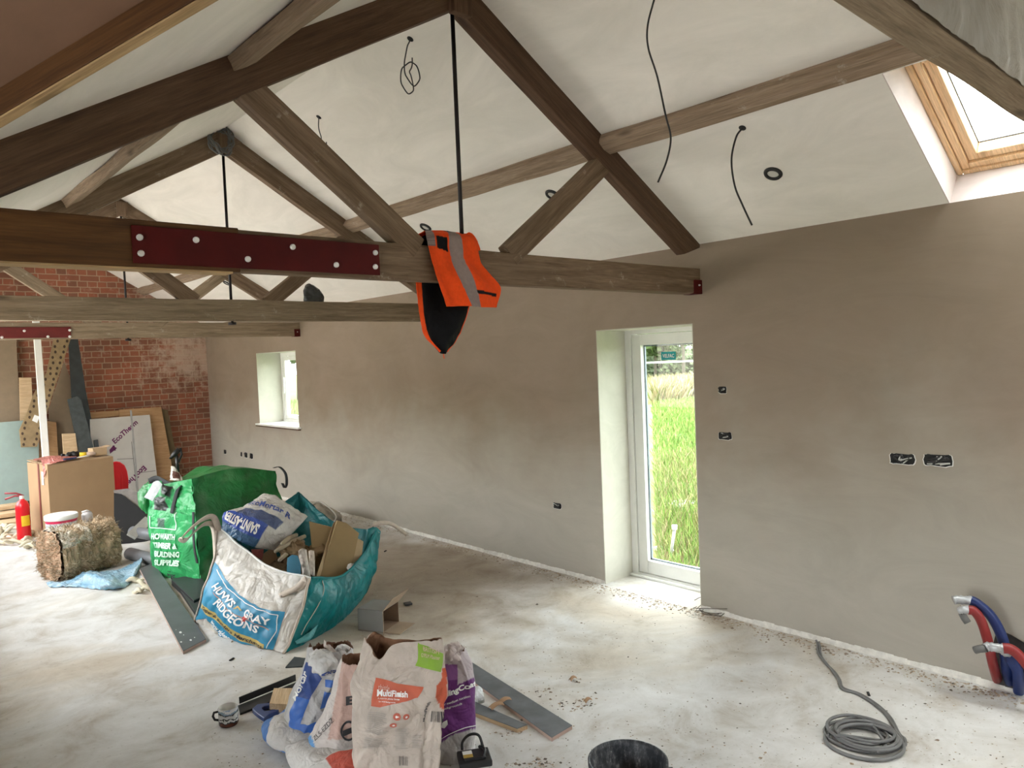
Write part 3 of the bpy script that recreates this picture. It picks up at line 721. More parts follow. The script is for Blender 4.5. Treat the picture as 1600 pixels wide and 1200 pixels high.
class Sack:
    """upright sack whose silhouette is given at picture heights; levels bottom to top: (py, xl, xr, half depth)"""
    def __init__(s, xy, levels, ang=0, e=2.6):
        s.P0 = Vector((xy[0], xy[1], 0)); d = Vector((xy[0], xy[1], 0)).normalized(); s.n = Matrix.Rotation(math.radians(ang), 3, 'Z') @ d
        s.lv = levels; s.e = e
        s.L = [PP(xl, py, s.P0, s.n) for py, xl, xr, hd in levels]; s.R = [PP(xr, py-.041*(xr-xl), s.P0, s.n) for py, xl, xr, hd in levels]
        s.hd = [Vector((l[3], 0, 0)) for l in levels]; s.py = [l[0] for l in levels]
        s.XL = [Vector((l[1], 0, 0)) for l in levels]; s.XR = [Vector((l[2], 0, 0)) for l in levels]
        s.dep = -s.n   # toward the camera
        s.cr = (8, .008, 0); s.folds = []
    def raw(s, sx, sd, v):
        l = crom(s.L, v); r = crom(s.R, v); h = crom(s.hd, v).x
        c = (l+r)/2; w_ = (r-l)/2
        return c+w_*sx+s.dep*(h*sd)
    def pt(s, th, v, shrink=1.0, dz=0, smooth=False):
        # th 0..1 : front mid at .25
        a = 2*PI*th; c_, s_ = math.cos(a), math.sin(a); e = 2/s.e
        sx = -math.copysign(abs(c_)**e, c_)*shrink; sd = math.copysign(abs(s_)**e, s_)*shrink
        p = s.raw(sx, sd, v); out = (s.raw(sx*1.1, sd*1.1, v)-p)
        out = out.normalized() if out.length > 1e-6 else Vector((0, 0, 1))
        if not smooth:
            k = crump(p, *s.cr)
            for u0, v0, u1, v1, am, wd in s.folds:
                dx, dy = u1-u0, v1-v0; L2 = dx*dx+dy*dy; t = max(0, min(1, ((th-u0)*dx+(v-v0)*dy)/L2)); d = math.hypot((th-u0-dx*t)*1.3, (v-v0-dy*t)*1.0)
                k += am*max(0, 1-abs(d)/wd)**1.5*min(1, t*5+.2, (1-t)*5+.2)
            p = p+out*k
        p.z += dz
        if p.z < .003: p.z = .003+abs(noise.noise(p*30))*.002
        return p
    def geti(s):
        if not hasattr(s, 'inv'): s.inv = Inv(lambda u, v: s.pt(u, v, smooth=True), .02, .48, 0, 1, 40, lambda u, v: s.pt(u, v))
        return s.inv
    def front(s, px, py, off=.0025):
        if not hasattr(s, 'inv'): s.inv = Inv(lambda u, v: s.pt(u, v, smooth=True), .02, .48, 0, 1, 40, lambda u, v: s.pt(u, v))
        return s.inv.at(px, py, off)
    def pix(s, th, v):
        px, py = proj(s.pt(th, v)); return px, py, math.sin(2*PI*th) > -.02
    def mesh(s, colfn, nu=150, nv=90, top='open', incol=(.20, .10, .06), rim=.03, depth=.10, rimfn=None):
        mb = MB()
        rf = rimfn or (lambda th: rim*(noise.noise(Vector((math.cos(2*PI*th)*2.3, math.sin(2*PI*th)*2.3, s.cr[2])))+.4*noise.noise(Vector((math.cos(2*PI*th)*9, math.sin(2*PI*th)*9, s.cr[2])))))
        def fn(u, v):
            return s.pt(u, v, dz=(rf(u)*max(0, (v-.82)/.18) if top == 'open' else 0))
        def cf(u, v):
            a, b_, fr = s.pix(u, v); return colfn(a, b_, fr)
        mb.grid(nu, nv, fn, 0, True, True, cf)
        if top == 'open':
            def inn(u, v): 
                return s.pt(u, 1-.35*v, .955-.1*v, dz=rf(u)*(1-v))
            mb.grid(nu, 14, inn, 0, True, True, lambda u, v: tuple(c*(.8+.4*noise.random()) for c in incol) if False else incol)
            # stitch the rim
            o = len(mb.v); base = nv*nu; ib = (nv+1)*nu
            mb.f += [(base+i, base+(i+1) % nu, ib+(i+1) % nu, ib+i) for i in range(nu)]; mb.m += [0]*nu; mb.sm += [True]*nu
            c = s.raw(0, 0, .62); mb.add([s.pt(i/nu, .65, .85) for i in range(nu)], [tuple(range(nu))], 0, True, [(.22, .2, .18)]*nu)
        mb.add([s.pt(i/nu, 0) for i in range(nu)], [tuple(range(nu))[::-1]], 0, False, [colfn(s.pix(.25, 0)[0], s.pix(.25, 0)[1], True)]*nu)
        if top == 'closed': mb.add([s.pt(i/nu, 1) for i in range(nu)], [tuple(range(nu))], 0, True, [colfn(s.pix(.25, 1)[0], s.pix(.25, 1)[1], True)]*nu)
        return mb
    def center(s): return (s.P0.x, s.P0.y, 0)

# ================================================================= CEILING: downlights and hanging cables
def downlight(p, side, label):
    n = Vector((-SL, 0, -1)).normalized(); t = orient(p, (0, 1, 0), n)
    e = bpy.data.objects.new('downlight', None); C.objects.link(e); e.location = p; WM[e.name] = Matrix.Translation(p)
    tag(e, label, 'downlight', 'recessed downlights in the right slope')
    mb = MB(); mb.lathe([(.030, .0), (.030, .008), (.034, .012), (.046, .010), (.050, .002), (.050, -.002)], seg=28)
    mb.v = [tuple(t @ Vector(v)) for v in mb.v]; mb.build('trim_ring', M_black, e, mw=t)
    mb = MB(); mb.lathe([(.0, .004), (.024, .004), (.030, .002)], seg=24); mb.v = [tuple(t @ Vector(v)) for v in mb.v]; mb.build('lens', M_lens, e, mw=t)
for (a, b_, lb) in ((1208, 271, 'black-rimmed downlight right of the nearest truss, beside a hanging cable'), (863, 304, 'black-rimmed downlight seen above the right strut of the nearest truss'),
                    (665, 355, 'black-rimmed downlight just above the left edge of the hi-vis jacket'), (354, 442, 'black-rimmed downlight glimpsed inside the furthest truss, under the nearest tie beam'), (275, 461, 'furthest black-rimmed downlight, near the brick gable')):
    downlight(CR(a, b_, .001), 1, lb)
def cable_px(name, pts, label, P0y, r=.0035, group=None, mat=None, hook=None, cat='cable', wob=0):
    """hanging cable: first point on the ceiling, the rest in the vertical plane y=const below it"""
    P = [CR(*pts[0])]+[PP(a, b_, P[0] if False else (0, P0y, 0), (.25, 1, 0)) if False else None for a, b_ in []]
    base = CR(*pts[0]); d = Vector((base.x, base.y, 0)).normalized()
    P = [base]+[PP(a, b_, base, d) for a, b_ in pts[1:]]
    n = 14*len(P); Q = [crom(P, i/n) for i in range(n+1)]
    if wob: Q = [q+d*math.sin(i*.35)*wob for i, q in enumerate(Q)]
    mb = MB(); mb.tube(Q, r, 8); o = mb.build(name, mat or M_wire, loc=base); tag(o, label, cat, group); return o
g = 'loose cables hanging from the ceiling'
cable_px('hanging_cable', [(1023, -4), (1012, 40), (1013, 75), (1027, 120), (1040, 180), (1048, 215), (1042, 250), (1028, 285)], 'long single black cable hanging in front of the purlin', 0, .0042, g)
cable_px('hanging_cable', [(1160, 200), (1150, 215), (1143, 250), (1148, 290), (1160, 320), (1175, 352)], 'doubled black cable hanging beside the downlight right of the nearest truss', 0, .0048, g)
cable_px('hanging_cable', [(641, 61), (636, 75), (632, 98), (634, 118), (647, 134), (656, 122), (650, 102), (640, 98), (628, 108), (627, 130), (638, 146), (646, 140), (642, 118), (640, 112), (644, 102), (644, 90)], 'black cable looped into a small coil above the nearest truss rod', 0, .0036, g, wob=.006)
cable_px('hanging_cable', [(498, 183), (498, 200), (502, 216), (499, 222), (496, 220), (499, 230), (506, 240), (510, 232), (510, 222)], 'short black cable dangling behind the left strut of the nearest truss', 0, .0034, g, wob=.004)
def cable_roses():
    for (a, b_) in ((1160, 200), (641, 61), (498, 183)):
        p = CR(a, b_, .001); n = Vector((-SL, 0, -1)).normalized(); t = orient(p, (0, 1, 0), n)
        mb = MB(); pr = [(0, .003), (.014, .003), (.019, .0)]; mb.lathe(pr, seg=14); mb.v = [tuple(t @ Vector(v)) for v in mb.v]
        o = mb.build('cable_hole', M_blacksoft, mw=t); struct(o); o.name = 'trim_2'
cable_roses()

# coil of wire on the middle truss apex, black bag behind its tie
def wire_coil_truss():
    mb = MB(); c = PY(345, 219, 5.66)
    pts = []
    for i in range(150):
        a = i/150*2*PI*6; r = .085+.022*math.sin(i*.7)+.012*math.sin(i*.23)
        pts.append(c+Vector((r*math.cos(a)*.95, -.02+.016*math.sin(i*.31), r*math.sin(a)*1.05)))
    mb.tube(pts, .006, 6); o = mb.build('wire_coil', plain('grey_wire', (.14, .14, .14), .5, var=.2), loc=c)
    tag(o, 'loose coil of grey wire hung on the apex of the middle truss', 'wire coil')
wire_coil_truss()
def black_bag():
    Y = 5.85
    c = [[PY(a, b_, Y) for a, b_ in r] for r in (
        [(476, 447), (482, 443), (492, 447), (500, 454)], [(474, 456), (484, 454), (496, 458), (506, 463)], [(475, 470), (484, 471), (496, 472), (506, 473)], [(476, 484), (484, 484), (494, 484), (504, 484)])]
    mb = MB(); pillow(mb, c, .10, 30, 30, 14, .02, 3, lambda u, v: (.035, .04, .045)); o = mb.build('plastic_wrap', V_film, loc=c[3][0])
    tag(o, 'bunched dark grey plastic wrap tucked behind the middle truss tie', 'plastic wrap')
black_bag()

# ================================================================= HI-VIS JACKET
def jacket():
    y0 = 2.79; OR = (.90, .085, .012); GR = (.30, .23, .22); BK = (.006, .006, .008)
    T = empty('hi_vis_jacket', PY(715, 360, y0+.03), 'orange hi-vis jacket with reflective bands thrown over the tie beam of the nearest truss', 'jacket')
    rows = [
        [PY(664, 361, y0+.055), PY(690, 361, y0+.055), PY(714, 364, y0+.055), PY(737, 367, y0+.055)],
        [PY(667, 372, y0-.012), PY(695, 371, y0-.018), PY(722, 372, y0-.016), PY(745, 378, y0-.014)],
        [PY(673, 405, y0-.018), PY(700, 408, y0-.024), PY(725, 408, y0-.026), PY(752, 412, y0-.018)],
        [PY(682, 438, y0-.020), PY(710, 440, y0-.040), PY(742, 442, y0-.045), PY(783, 448, y0-.04)],
        [PY(697, 479, y0-.020), PY(725, 478, y0-.045), PY(752, 480, y0-.05), PY(778, 480, y0-.05)]]
    def col(u, v):
        if .42 < u-.03*v < .63: return GR
        if u < .13 and v < .36: return GR if v < .2 or int(v*120) % 2 else (.18, .15, .15)
        if .15 < u < .40 and .21+.1*u < v < .36+.12*u: return BK
        if .62 < u < .95 and .800 < v-.04*u < .835: return BK
        k = 1-.15*noise.noise(Vector((u*4, v*4, 0)))
        return (OR[0]*k, OR[1]*k, OR[2]*k)
    P = patch(rows)
    def fn(off):
        def f(u, v):
            p = P(u, v); fold = (.008*math.sin(u*9+v*3)+.006*math.sin(u*17-v*6))*min(1, v*3)
            return p+Vector((0, -fold+off+crump(p, 14, .006, 2), 0))
        return f
    mb = MB(); mb.grid(90, 100, fn(0), 0, True, colfn=col); o = mb.build('front_panel', V_cloth, T); md = o.modifiers.new('t', 'SOLIDIFY'); md.thickness = .006; md.offset = 0
    yb = y0+.095
    rows = [
        [PY(664, 361, y0+.05), PY(690, 361, y0+.05), PY(714, 364, y0+.05), PY(737, 367, y0+.05)],
        [Vector((1.99, yb+.01, 2.30)), Vector((2.06, yb+.01, 2.30)), Vector((2.2, yb+.01, 2.30)), Vector((2.32, yb+.01, 2.30))],
        [PY(652, 444, yb), PY(668, 442, yb), PY(702, 441, yb), PY(738, 441, yb)],
        [PY(655, 475, yb-.01), PY(668, 475, yb-.03), PY(702, 480, yb-.01), PY(733, 482, yb)],
        [PY(659, 505, yb-.02), PY(670, 506, yb-.04), PY(700, 510, yb-.02), PY(723, 514, yb-.01)],
        [PY(664, 526, yb-.02), PY(674, 530, yb-.03), PY(694, 536, yb-.02), PY(712, 536, yb-.01)],
        [PY(685, 548, yb-.02), PY(689, 551, yb-.02), PY(694, 553, yb-.02), PY(700, 549, yb-.02)]]
    P2 = patch(rows)
    def col2(u, v): return OR if u < .16+.22*max(0, v-.62) or u > .975 else BK
    def f2(u, v):
        p = P2(u, v); return p+Vector((0, .010*math.sin(u*11+v*4)+crump(p, 12, .008, 5), 0))
    mb = MB(); mb.grid(70, 110, f2, 0, True, colfn=col2); o = mb.build('back_panel', V_cloth, T); md = o.modifiers.new('t', 'SOLIDIFY'); md.thickness = .006; md.offset = 0
    tag(o, 'black-lined back of the jacket hanging below the beam')
    # bunched collar beside the rod
    c = [[PY(a, b_, y0+.02) for a, b_ in r] for r in ([(727, 366), (733, 363), (739, 367), (744, 376)], [(730, 375), (736, 374), (743, 380), (749, 392)], [(734, 390), (740, 390), (746, 396), (751, 405)])]
    mb = MB(); pillow(mb, c, .04, 20, 20, 20, .006, 1, lambda u, v: OR); mb.build('sleeve', V_cloth, T)
    mb = MB(); p = PY(693, 553, yb-.02); mb.tube([p, p+Vector((0, 0, -.012)), p+Vector((.004, 0, -.022))], .003, 6); mb.build('drawstring', plain('orange_cord', (.7, .1, .03), .7), T)
jacket()

# ================================================================= WALL OPENINGS FOR SOCKETS
def backbox(px, py, w_, h_, label, wires=5, sd=0, X=XR):
    c = PX(px, py, X); rnd = random.Random(sd)
    t = empty('socket_cutout', c, label, 'socket cut-out', 'unfinished socket cut-outs in the grey wall')
    mb = MB()
    n = 22; ring = []
    for i in range(n):
        a = 2*PI*i/n; sx = math.copysign(abs(math.cos(a))**.35, math.cos(a)); sz = math.copysign(abs(math.sin(a))**.35, math.sin(a))
        ring.append(c+Vector((-.0015, sx*(w_/2+rnd.uniform(-.003, .003)), sz*(h_/2+rnd.uniform(-.003, .003)))))
    mb.prism(ring, (-.0015, 0, 0)); mb.build('recess', M_blacksoft, t)
    mb = MB()
    ring2 = [c+(p-c)*1.07+Vector((.001, 0, -.002)) for p in ring]
    mb.prism(ring2, (-.0012, 0, 0)); mb.build('broken_plaster_edge', M_white if h_ > .05 else M_crust, t)
    for k in range(wires):
        p = [c+Vector((-.004-rnd.random()*.012, rnd.uniform(-.42, .42)*w_, rnd.uniform(-.4, .4)*h_)) for _ in range(4)]
        mb = MB(); mb.tube([crom(p, i/16) for i in range(17)], min(w_, h_)*.07, 6)
        mb.build('loose_wire', [M_wire, M_black, plain('white_wire_core', (.5, .5, .48), .5) if 'white_wire_core' not in MATS else MATS['white_wire_core']][k % 3], t)
backbox(1410, 717, .125, .058, 'left of the two wide socket cut-outs right of the door', 6, 1)
backbox(1466, 719, .135, .060, 'right of the two wide socket cut-outs right of the door', 6, 2)
backbox(1129, 609, .058, .042, 'small round-edged cut-out, upper of two beside the door', 3, 3)
backbox(1133, 681, .095, .048, 'double cut-out, lower of two beside the door', 4, 4)
backbox(871, 790, .090, .046, 'low cut-out left of the door near the floor', 4, 5)
backbox(352, 706, .10, .060, 'leftmost tiny cut-out, next to the brick gable', 2, 6)
backbox(377.5, 710, .06, .068, 'narrow tiny cut-out beneath the small window, first of three', 1, 7)
backbox(384.5, 711, .11, .075, 'tiny cut-out beneath the small window, middle of three', 2, 8)
backbox(393, 712.5, .11, .078, 'tiny cut-out beneath the small window, third of three', 2, 9)
for o in list(C.objects):
    if o.name.startswith('trim_2'): o['kind'] = 'structure'

# ================================================================= OUTSIDE, seen through the door and window
def outside():
    m, nt, b = newmat('meadow_grass_ground'); v = coord(nt)
    n1 = noi(nt, v, .35, 6, .7); n2 = noi(nt, v, 6, 6, .75)
    c = ramp(nt, n1, [(.35, (.09, .15, .03)), (.5, (.13, .18, .045)), (.65, (.20, .20, .09))])
    c = mixc(nt, 1.0, c, ramp(nt, n2, [(.3, (.6, .6, .6)), (.7, (1.3, 1.3, 1.3))]), 'MULTIPLY')
    L(nt, c, b.inputs['Base Color']); b.inputs['Roughness'].default_value = .95; b.inputs['Specular IOR Level'].default_value = .1
    mb = MB(); x0 = XR+.42
    for lo, hi in (((x0, -60), (140, 140)), ((-60, YF+.3), (x0, 140)), ((-60, -60), (x0, YN-.3)), ((-60, YN-.3), (-4.25, YF+.3)), ((-4.25, 2.95), (XL-.35, YF+.3))):
        mb.quad((lo[0], lo[1], -.06), (hi[0], lo[1], -.06), (hi[0], hi[1], -.06), (lo[0], hi[1], -.06))
    struct(mb.build('ground', m))
    mb = MB(); mb.quad((-14, 2.96, -.05), (XL-.36, 2.96, -.05), (XL-.36, 18, -.05), (-14, 18, -.05)); mb.quad((-14, -6, -.05), (-2.66, -6, -.045), (-2.66, 2.96, -.045), (-14, 2.96, -.05)); struct(mb.build('ground', plain('pale_bounce_ground', (.58, .56, .52), .9, scale=8)))  # unseen pale ground added to bounce daylight up to the ceiling
    struct(MB().box((-9.5, 3.0, -.06), (-8.5, 22, 3.6)).build('wall_sky_block', plain('cream_sky_block', (.42, .38, .32), .9)))  # unseen wall added to block low sky from the left openings
    # tufts, thick where the door and the window look out
    rnd = random.Random(3)
    V_gr = vcol('grass_blade', .8, .2, 5, 0, .15)
    def blades(name, label, n, area, hs, cols, wd):
        mb = MB(); cc = []
        vv = []; fs = []
        for i in range(n):
            x, y = area(rnd); hgt = rnd.uniform(*hs); a = rnd.random()*PI; w_ = wd*rnd.uniform(.6, 1.3)*(1+x*.05)
            lx, ly = rnd.gauss(0, .35)*hgt, rnd.gauss(0, .35)*hgt; c = rnd.choice(cols); k = rnd.uniform(.7, 1.25); c = tuple(q*k for q in c)
            dx, dy = math.cos(a)*w_, math.sin(a)*w_; o = len(vv)
            vv += [(x-dx, y-dy, -.06), (x+dx, y+dy, -.06), (x+lx*.5-dx*.7, y+ly*.5-dy*.7, hgt*.55-.06), (x+lx*.5+dx*.7, y+ly*.5+dy*.7, hgt*.55-.06), (x+lx, y+ly, hgt-.06)]
            fs += [(o, o+1, o+3, o+2), (o+2, o+3, o+4)]; cc += [c]*5
        mb.add(vv, fs, 0, False, cc); o = mb.build(name, V_gr); tag(o, label, 'grass', kind='stuff')
    GREEN = [(.11, .19, .035), (.14, .23, .045), (.09, .15, .03), (.20, .22, .07)]
    DRY = [(.26, .22, .12), (.22, .17, .085), (.15, .17, .055), (.30, .26, .16)]
    def door_area(a, b_):
        def f(r):
            y = r.uniform(a, b_); d = y; k = r.uniform(1.30, 1.62); return y*k, y
        return f
    blades('rough_grass', 'rough green and straw grass just outside the glazed door', 16000, door_area(3.5, 7.5), (.05, .22), GREEN+DRY[:2], .004)
    blades('rough_grass', 'lush green grass in the middle of the field outside the door', 9000, door_area(7.5, 15.4), (.08, .22), GREEN, .008)
    blades('dry_grass', 'tall dry straw-coloured grass towards the fence outside the door', 9000, door_area(15.6, 19), (.35, .9), DRY, .016)
    def win_area(r):
        y = r.uniform(11, 34); return y*r.uniform(.42, .56), y
    blades('rough_grass', 'green grass beyond the small window', 4000, win_area, (.1, .35), GREEN+DRY, .012)
    # trees and hedge
    M_bark = plain('dark_bark', (.07, .055, .045), .9)
    V_leaf = vcol('leaves', .7, .3, 4, 0, .2)
    def crown(mb, c, R, n, s, cols):
        vv = []; fs = []; cc = []
        for i in range(n):
            p = Vector((rnd.gauss(0, 1), rnd.gauss(0, 1), rnd.gauss(0, 1))).normalized()*(rnd.random()**.4)
            q = noise.noise(p*2.5+c*.1); p = Vector((p.x*R[0], p.y*R[1], p.z*R[2]))*(1+.35*q)+c
            a = Vector((rnd.gauss(0, 1), rnd.gauss(0, 1), rnd.gauss(0, 1))).normalized()*s; b_ = a.orthogonal().normalized()*s*.7; o = len(vv)
            vv += [p-a, p-b_, p+a, p+b_]; fs.append((o, o+1, o+2, o+3)); k = rnd.uniform(.7, 1.3); c_ = rnd.choice(cols); cc += [tuple(z*k for z in c_)]*4
        mb.add(vv, fs, 0, False, cc)
    def tree(x, y, h_, lab, R, n=6000, s=.26, cols=((.07, .12, .035), (.10, .15, .05), (.13, .18, .07))):
        t = empty('tree', (x, y, -.06), lab, 'tree', 'trees along the far edge of the field')
        mb = MB(); mb.tube([(x, y, -.06), (x+.1, y, h_*.3), (x-.1, y+.2, h_*.6), (x, y, h_*.85)], .25, 8, radii=[.10, .08, .05, .02])
        for k in range(7):
            z = h_*(.35+.07*k); a = k*2.1; mb.tube([(x, y, z), (x+math.cos(a)*R[0]*.4, y+math.sin(a)*R[0]*.4, z+h_*.1), (x+math.cos(a)*R[0]*.75, y+math.sin(a)*R[0]*.75, z+h_*.22)], .06, 6, radii=[.05, .03, .012])
        mb.build('trunk', M_bark, t)
        mb = MB(); crown(mb, Vector((x, y, h_*.68)), R, n, s, cols); mb.build('foliage', V_leaf, t)
    def dirpt(px, dist):
        d = ray(px, 541); d = Vector((d.x, d.y, 0)).normalized()*dist; return d.x, d.y
    x, y = dirpt(1022, 44); tree(x, y, 5.2, 'leafy tree at the left of the door view, behind the sticker', (2.6, 2.6, 2.1))
    x, y = dirpt(1066, 40); tree(x, y, 5.6, 'thin-branched open tree at the right of the door view', (1.9, 1.9, 1.8), 1600, .16)
    x, y = dirpt(1080, 58); tree(x, y, 6.2, 'distant pale tree at the right edge of the door view', (2.6, 2.6, 2.2), 1200)
    x, y = dirpt(462, 40); tree(x, y, 7.5, 'dense tree outside the small window', (4.5, 3, 3.2), 3200, .25)
    mb = MB()
    for px in range(985, 1120, 7):
        x, y = dirpt(px, 50+rnd.uniform(-3, 3)); crown(mb, Vector((x, y, .75)), (2.1, 2.1, rnd.uniform(.9, 1.3)), 700, .16, ((.08, .12, .05), (.13, .17, .08)))
    tag(mb.build('hedge', V_leaf), 'low hedge along the end of the field beyond the white fence rail', 'hedge')
    # white rail fence
    M_r = plain('white_rail', (.75, .75, .72), .6)
    x0_, y0_ = dirpt(985, 34); x1_, y1_ = dirpt(1115, 34)
    t = empty('rail_fence', (x0_, y0_, -.06), 'white rail fence crossing the field outside the door', 'fence')
    zr = H+(553.5-566)/FPX*33*.98
    MB().prism([(x0_, y0_, zr-.20), (x0_, y0_, zr-.13), (x1_, y1_, zr-.13), (x1_, y1_, zr-.20)], (.05, .05, 0)).build('rail', M_r, t)
    for k in (0, 6):
        a = k/6; x = x0_+(x1_-x0_)*a; y = y0_+(y1_-y0_)*a; mb = MB(); mb.box((x-.05, y-.05, -.06), (x+.05, y+.05, zr-.08)); mb.build('fence_post', M_r, t)
    # things lying in the near grass
    g = F(1045, 884, -.06); mt = Matrix.Translation(g)
    t = empty('metal_stake', g, 'grey metal stake leaning in the grass just outside the door', 'stake')
    top = Aat(1054, 826, g.x, g.y)
    mb = MB(); mb.tube([g-Vector((0, 0, .03)), top], .013, 8); mb.build('shaft', plain('grey_galvanised', (.22, .22, .22), .5, .4), t)
    mb = MB(); mb.tube([top-Vector((0, 0, .005)), top+Vector((0, 0, .03))], .022, 8); mb.build('cap', M_zinc, t)
    a = F(1024, 856, -.04); b_ = F(1072, 864, -.04); o = board('white_batten', a, b_, .07, .03, M_white); tag(o, 'white batten lying in the grass behind the leaning stake', 'batten')
    a = F(1048, 786, -.02); b_ = F(1080, 790, -.02); o = board('paving_offcut', a, b_, .35, .04, plain('pale_grey_stone', (.35, .36, .33), .9)); tag(o, 'pale grey slab offcut further out in the grass', 'slab')
    a = PX(1035, 545, XG-.001); 
    t = MB(); c0 = PX(1033, 550, XG-.002); c1 = PX(1056, 562, XG-.002)
    vv = [Vector((XG-.002, c0.y, c0.z)), Vector((XG-.002, c1.y, c0.z)), Vector((XG-.002, c1.y, c1.z)), Vector((XG-.002, c0.y, c1.z))]
    t.quad(*vv); mid = lambda a, b_: Vector((XG-.0035, vv[0].y*(1-a)+vv[1].y*a, c1.z*(1-b_)+c0.z*b_))
    put_text(t, 'VELFAC', lambda a, b_: mid(.10+.8*a, .28+.45*b_), 1, .02)
    o = t.build('window_sticker', [plain('teal_sticker', (.0, .32, .36), .5, var=.03, bs=0), M_inkw]); tag(o, 'small teal sticker with white lettering on the door glass', 'sticker')
outside()

# ================================================================= FAR END: materials leaning on the brick gable
def plane_lean(y0, k=.05): return (0, y0, 0), (0, 1, -k)
def merge_ink(o, mb, mat):
    """printed marks become faces of the printed part's own mesh"""
    me = o.data; me.materials.append(mat); k = len(me.materials)-1; inv = wm(o).inverted() if o.name in WM else Matrix.Identity(4)
    bm = bmesh.new(); bm.from_mesh(me); vs_ = [bm.verts.new(inv @ Vector(v)) for v in mb.v]
    for f in mb.f:
        try: q = bm.faces.new([vs_[i] for i in f]); q.material_index = k
        except ValueError: pass
    bm.to_mesh(me); bm.free()
    for m_ in list(o.modifiers):
        if m_.type == 'BEVEL': o.modifiers.remove(m_)
def facing(px, py_floor, ang=0):
    p = F(px, py_floor); d = Vector((p.x, p.y, 0)).normalized(); return p, Matrix.Rotation(math.radians(ang), 3, 'Z') @ d
BR = plain('brown_board_face', (.235, .175, .115), .8, var=.06)
TE = plain('pale_green_plasterboard', (.27, .345, .32), .85, var=.04, bs=.05)
P, n = plane_lean(11.60); slab_px('chipboard_sheet', [(-40, 520), (25, 520), (32, 658), (31, 790), (-40, 790)], P, n, .02, BR, None, 'tall brown board leaning on the gable behind the pale green plasterboard', 'board')
P, n = plane_lean(11.30); slab_px('plasterboard_sheet', [(-45, 668), (0, 660), (60, 655), (62, 778), (0, 793), (-45, 800)], P, n, .0125, TE, None, 'pale green plasterboard sheet standing at the far left', 'plasterboard')
P, n = plane_lean(11.50); slab_px('softwood_plank', [(30, 590), (49, 590), (52, 640), (44, 780), (35, 780)], P, n, .03, W_pale, None, 'pale softwood plank standing against the bricks beside the brown board', 'plank')
P, n = plane_lean(11.45, .07); slab_px('fibreboard_sheet', [(76, 640), (100, 565), (108, 585), (122, 650), (130, 770), (84, 775)], P, n, .012, BR, None, 'narrow brown board leaning between the white batten and the dark boards', 'board')
P, n = plane_lean(11.35, .07); slab_px('osb_offcut', [(56, 655), (88, 660), (95, 780), (60, 780)], P, n, .02, W_ply, None, 'orange-brown timber offcut behind the white batten', 'board')
P, n = plane_lean(11.20, .04); slab_px('timber_offcut', [(97, 678), (118, 677), (124, 730), (101, 730)], P, n, .03, W_pale, None, 'rough pale timber offcut standing behind the cardboard box', 'timber')
def dotted():
    P, n = plane_lean(11.15, .10); n = Vector(n).normalized()
    out = [(84, 528), (111, 528), (80, 622), (58, 698), (33, 699), (30, 672), (41, 648), (53, 615), (73, 582)]
    o = slab_px('spotted_board', out, P, n, .02, plain('tan_pressed_board', (.27, .19, .10), .8, var=.2), None, 'diagonal tan board printed with rows of dark spots', 'board')
    mb = MB()
    def edges(y):
        xs = []
        for i in range(len(out)):
            (x1, y1), (x2, y2) = out[i], out[(i+1) % len(out)]
            if (y1 > y) != (y2 > y): xs.append(x1+(x2-x1)*(y-y1)/(y2-y1))
        return min(xs), max(xs)
    y = 533; k = 0
    while y < 697:
        l, r = edges(y); c_ = (l+r)/2
        for x in ((l+4.5, r-6) if k % 2 else (l+7, r-4.5)):
            if inpoly(x, y, out): mb.add([PP(x+math.cos(q*PI/4)*2.1, y+math.sin(q*PI/4)*2.5, P, n)-n*.0015 for q in range(8)], [tuple(range(8))])
        y += 8.5; k += 1
    merge_ink(o, mb, plain('brown_spot_ink', (.055, .032, .018), .8))
    o2 = slab_px('paper_tag', [(54, 648), (62, 651), (58, 661), (50, 657)], Vector(P)-n*.004, n, .001, M_inkw, o)
dotted()
P, n = plane_lean(11.0, .0)
o = timber('white_batten', PY(78, 802, 10.7), PY(56, 500, 11.0), .075, .05, M_white, None, up=(0, -1, 0), jit=.001); tag(o, 'long white batten standing upright before the leaning boards', 'batten')
DK = plain('dark_slate_board', (.033, .040, .043), .7, var=.25, scale=9)
DK2 = plain('dark_grey_film_wrap', (.05, .06, .062), .35, var=.3, scale=14)
P, n = plane_lean(11.40, .06); slab_px('slate_grey_board', [(107, 530), (122, 530), (134, 610), (153, 705), (154, 770), (142, 770), (130, 700), (112, 620)], P, n, .03, DK, None, 'tall slate-grey board leaning on the brick gable', 'board')
P, n = plane_lean(11.2, .06); slab_px('slate_grey_board', [(106, 624), (121, 619), (127, 626), (147, 702), (152, 806), (136, 806), (123, 702)], P, n, .05, DK2, None, 'shorter film-wrapped dark board in front of the tall slate-grey one', 'board')
P, n = plane_lean(11.25, .02); slab_px('slate_grey_board', [(147, 688), (153, 687), (156, 705), (158, 760), (150, 760)], P, n, .03, DK, None, 'small black offcut beside the white insulation board', 'board')
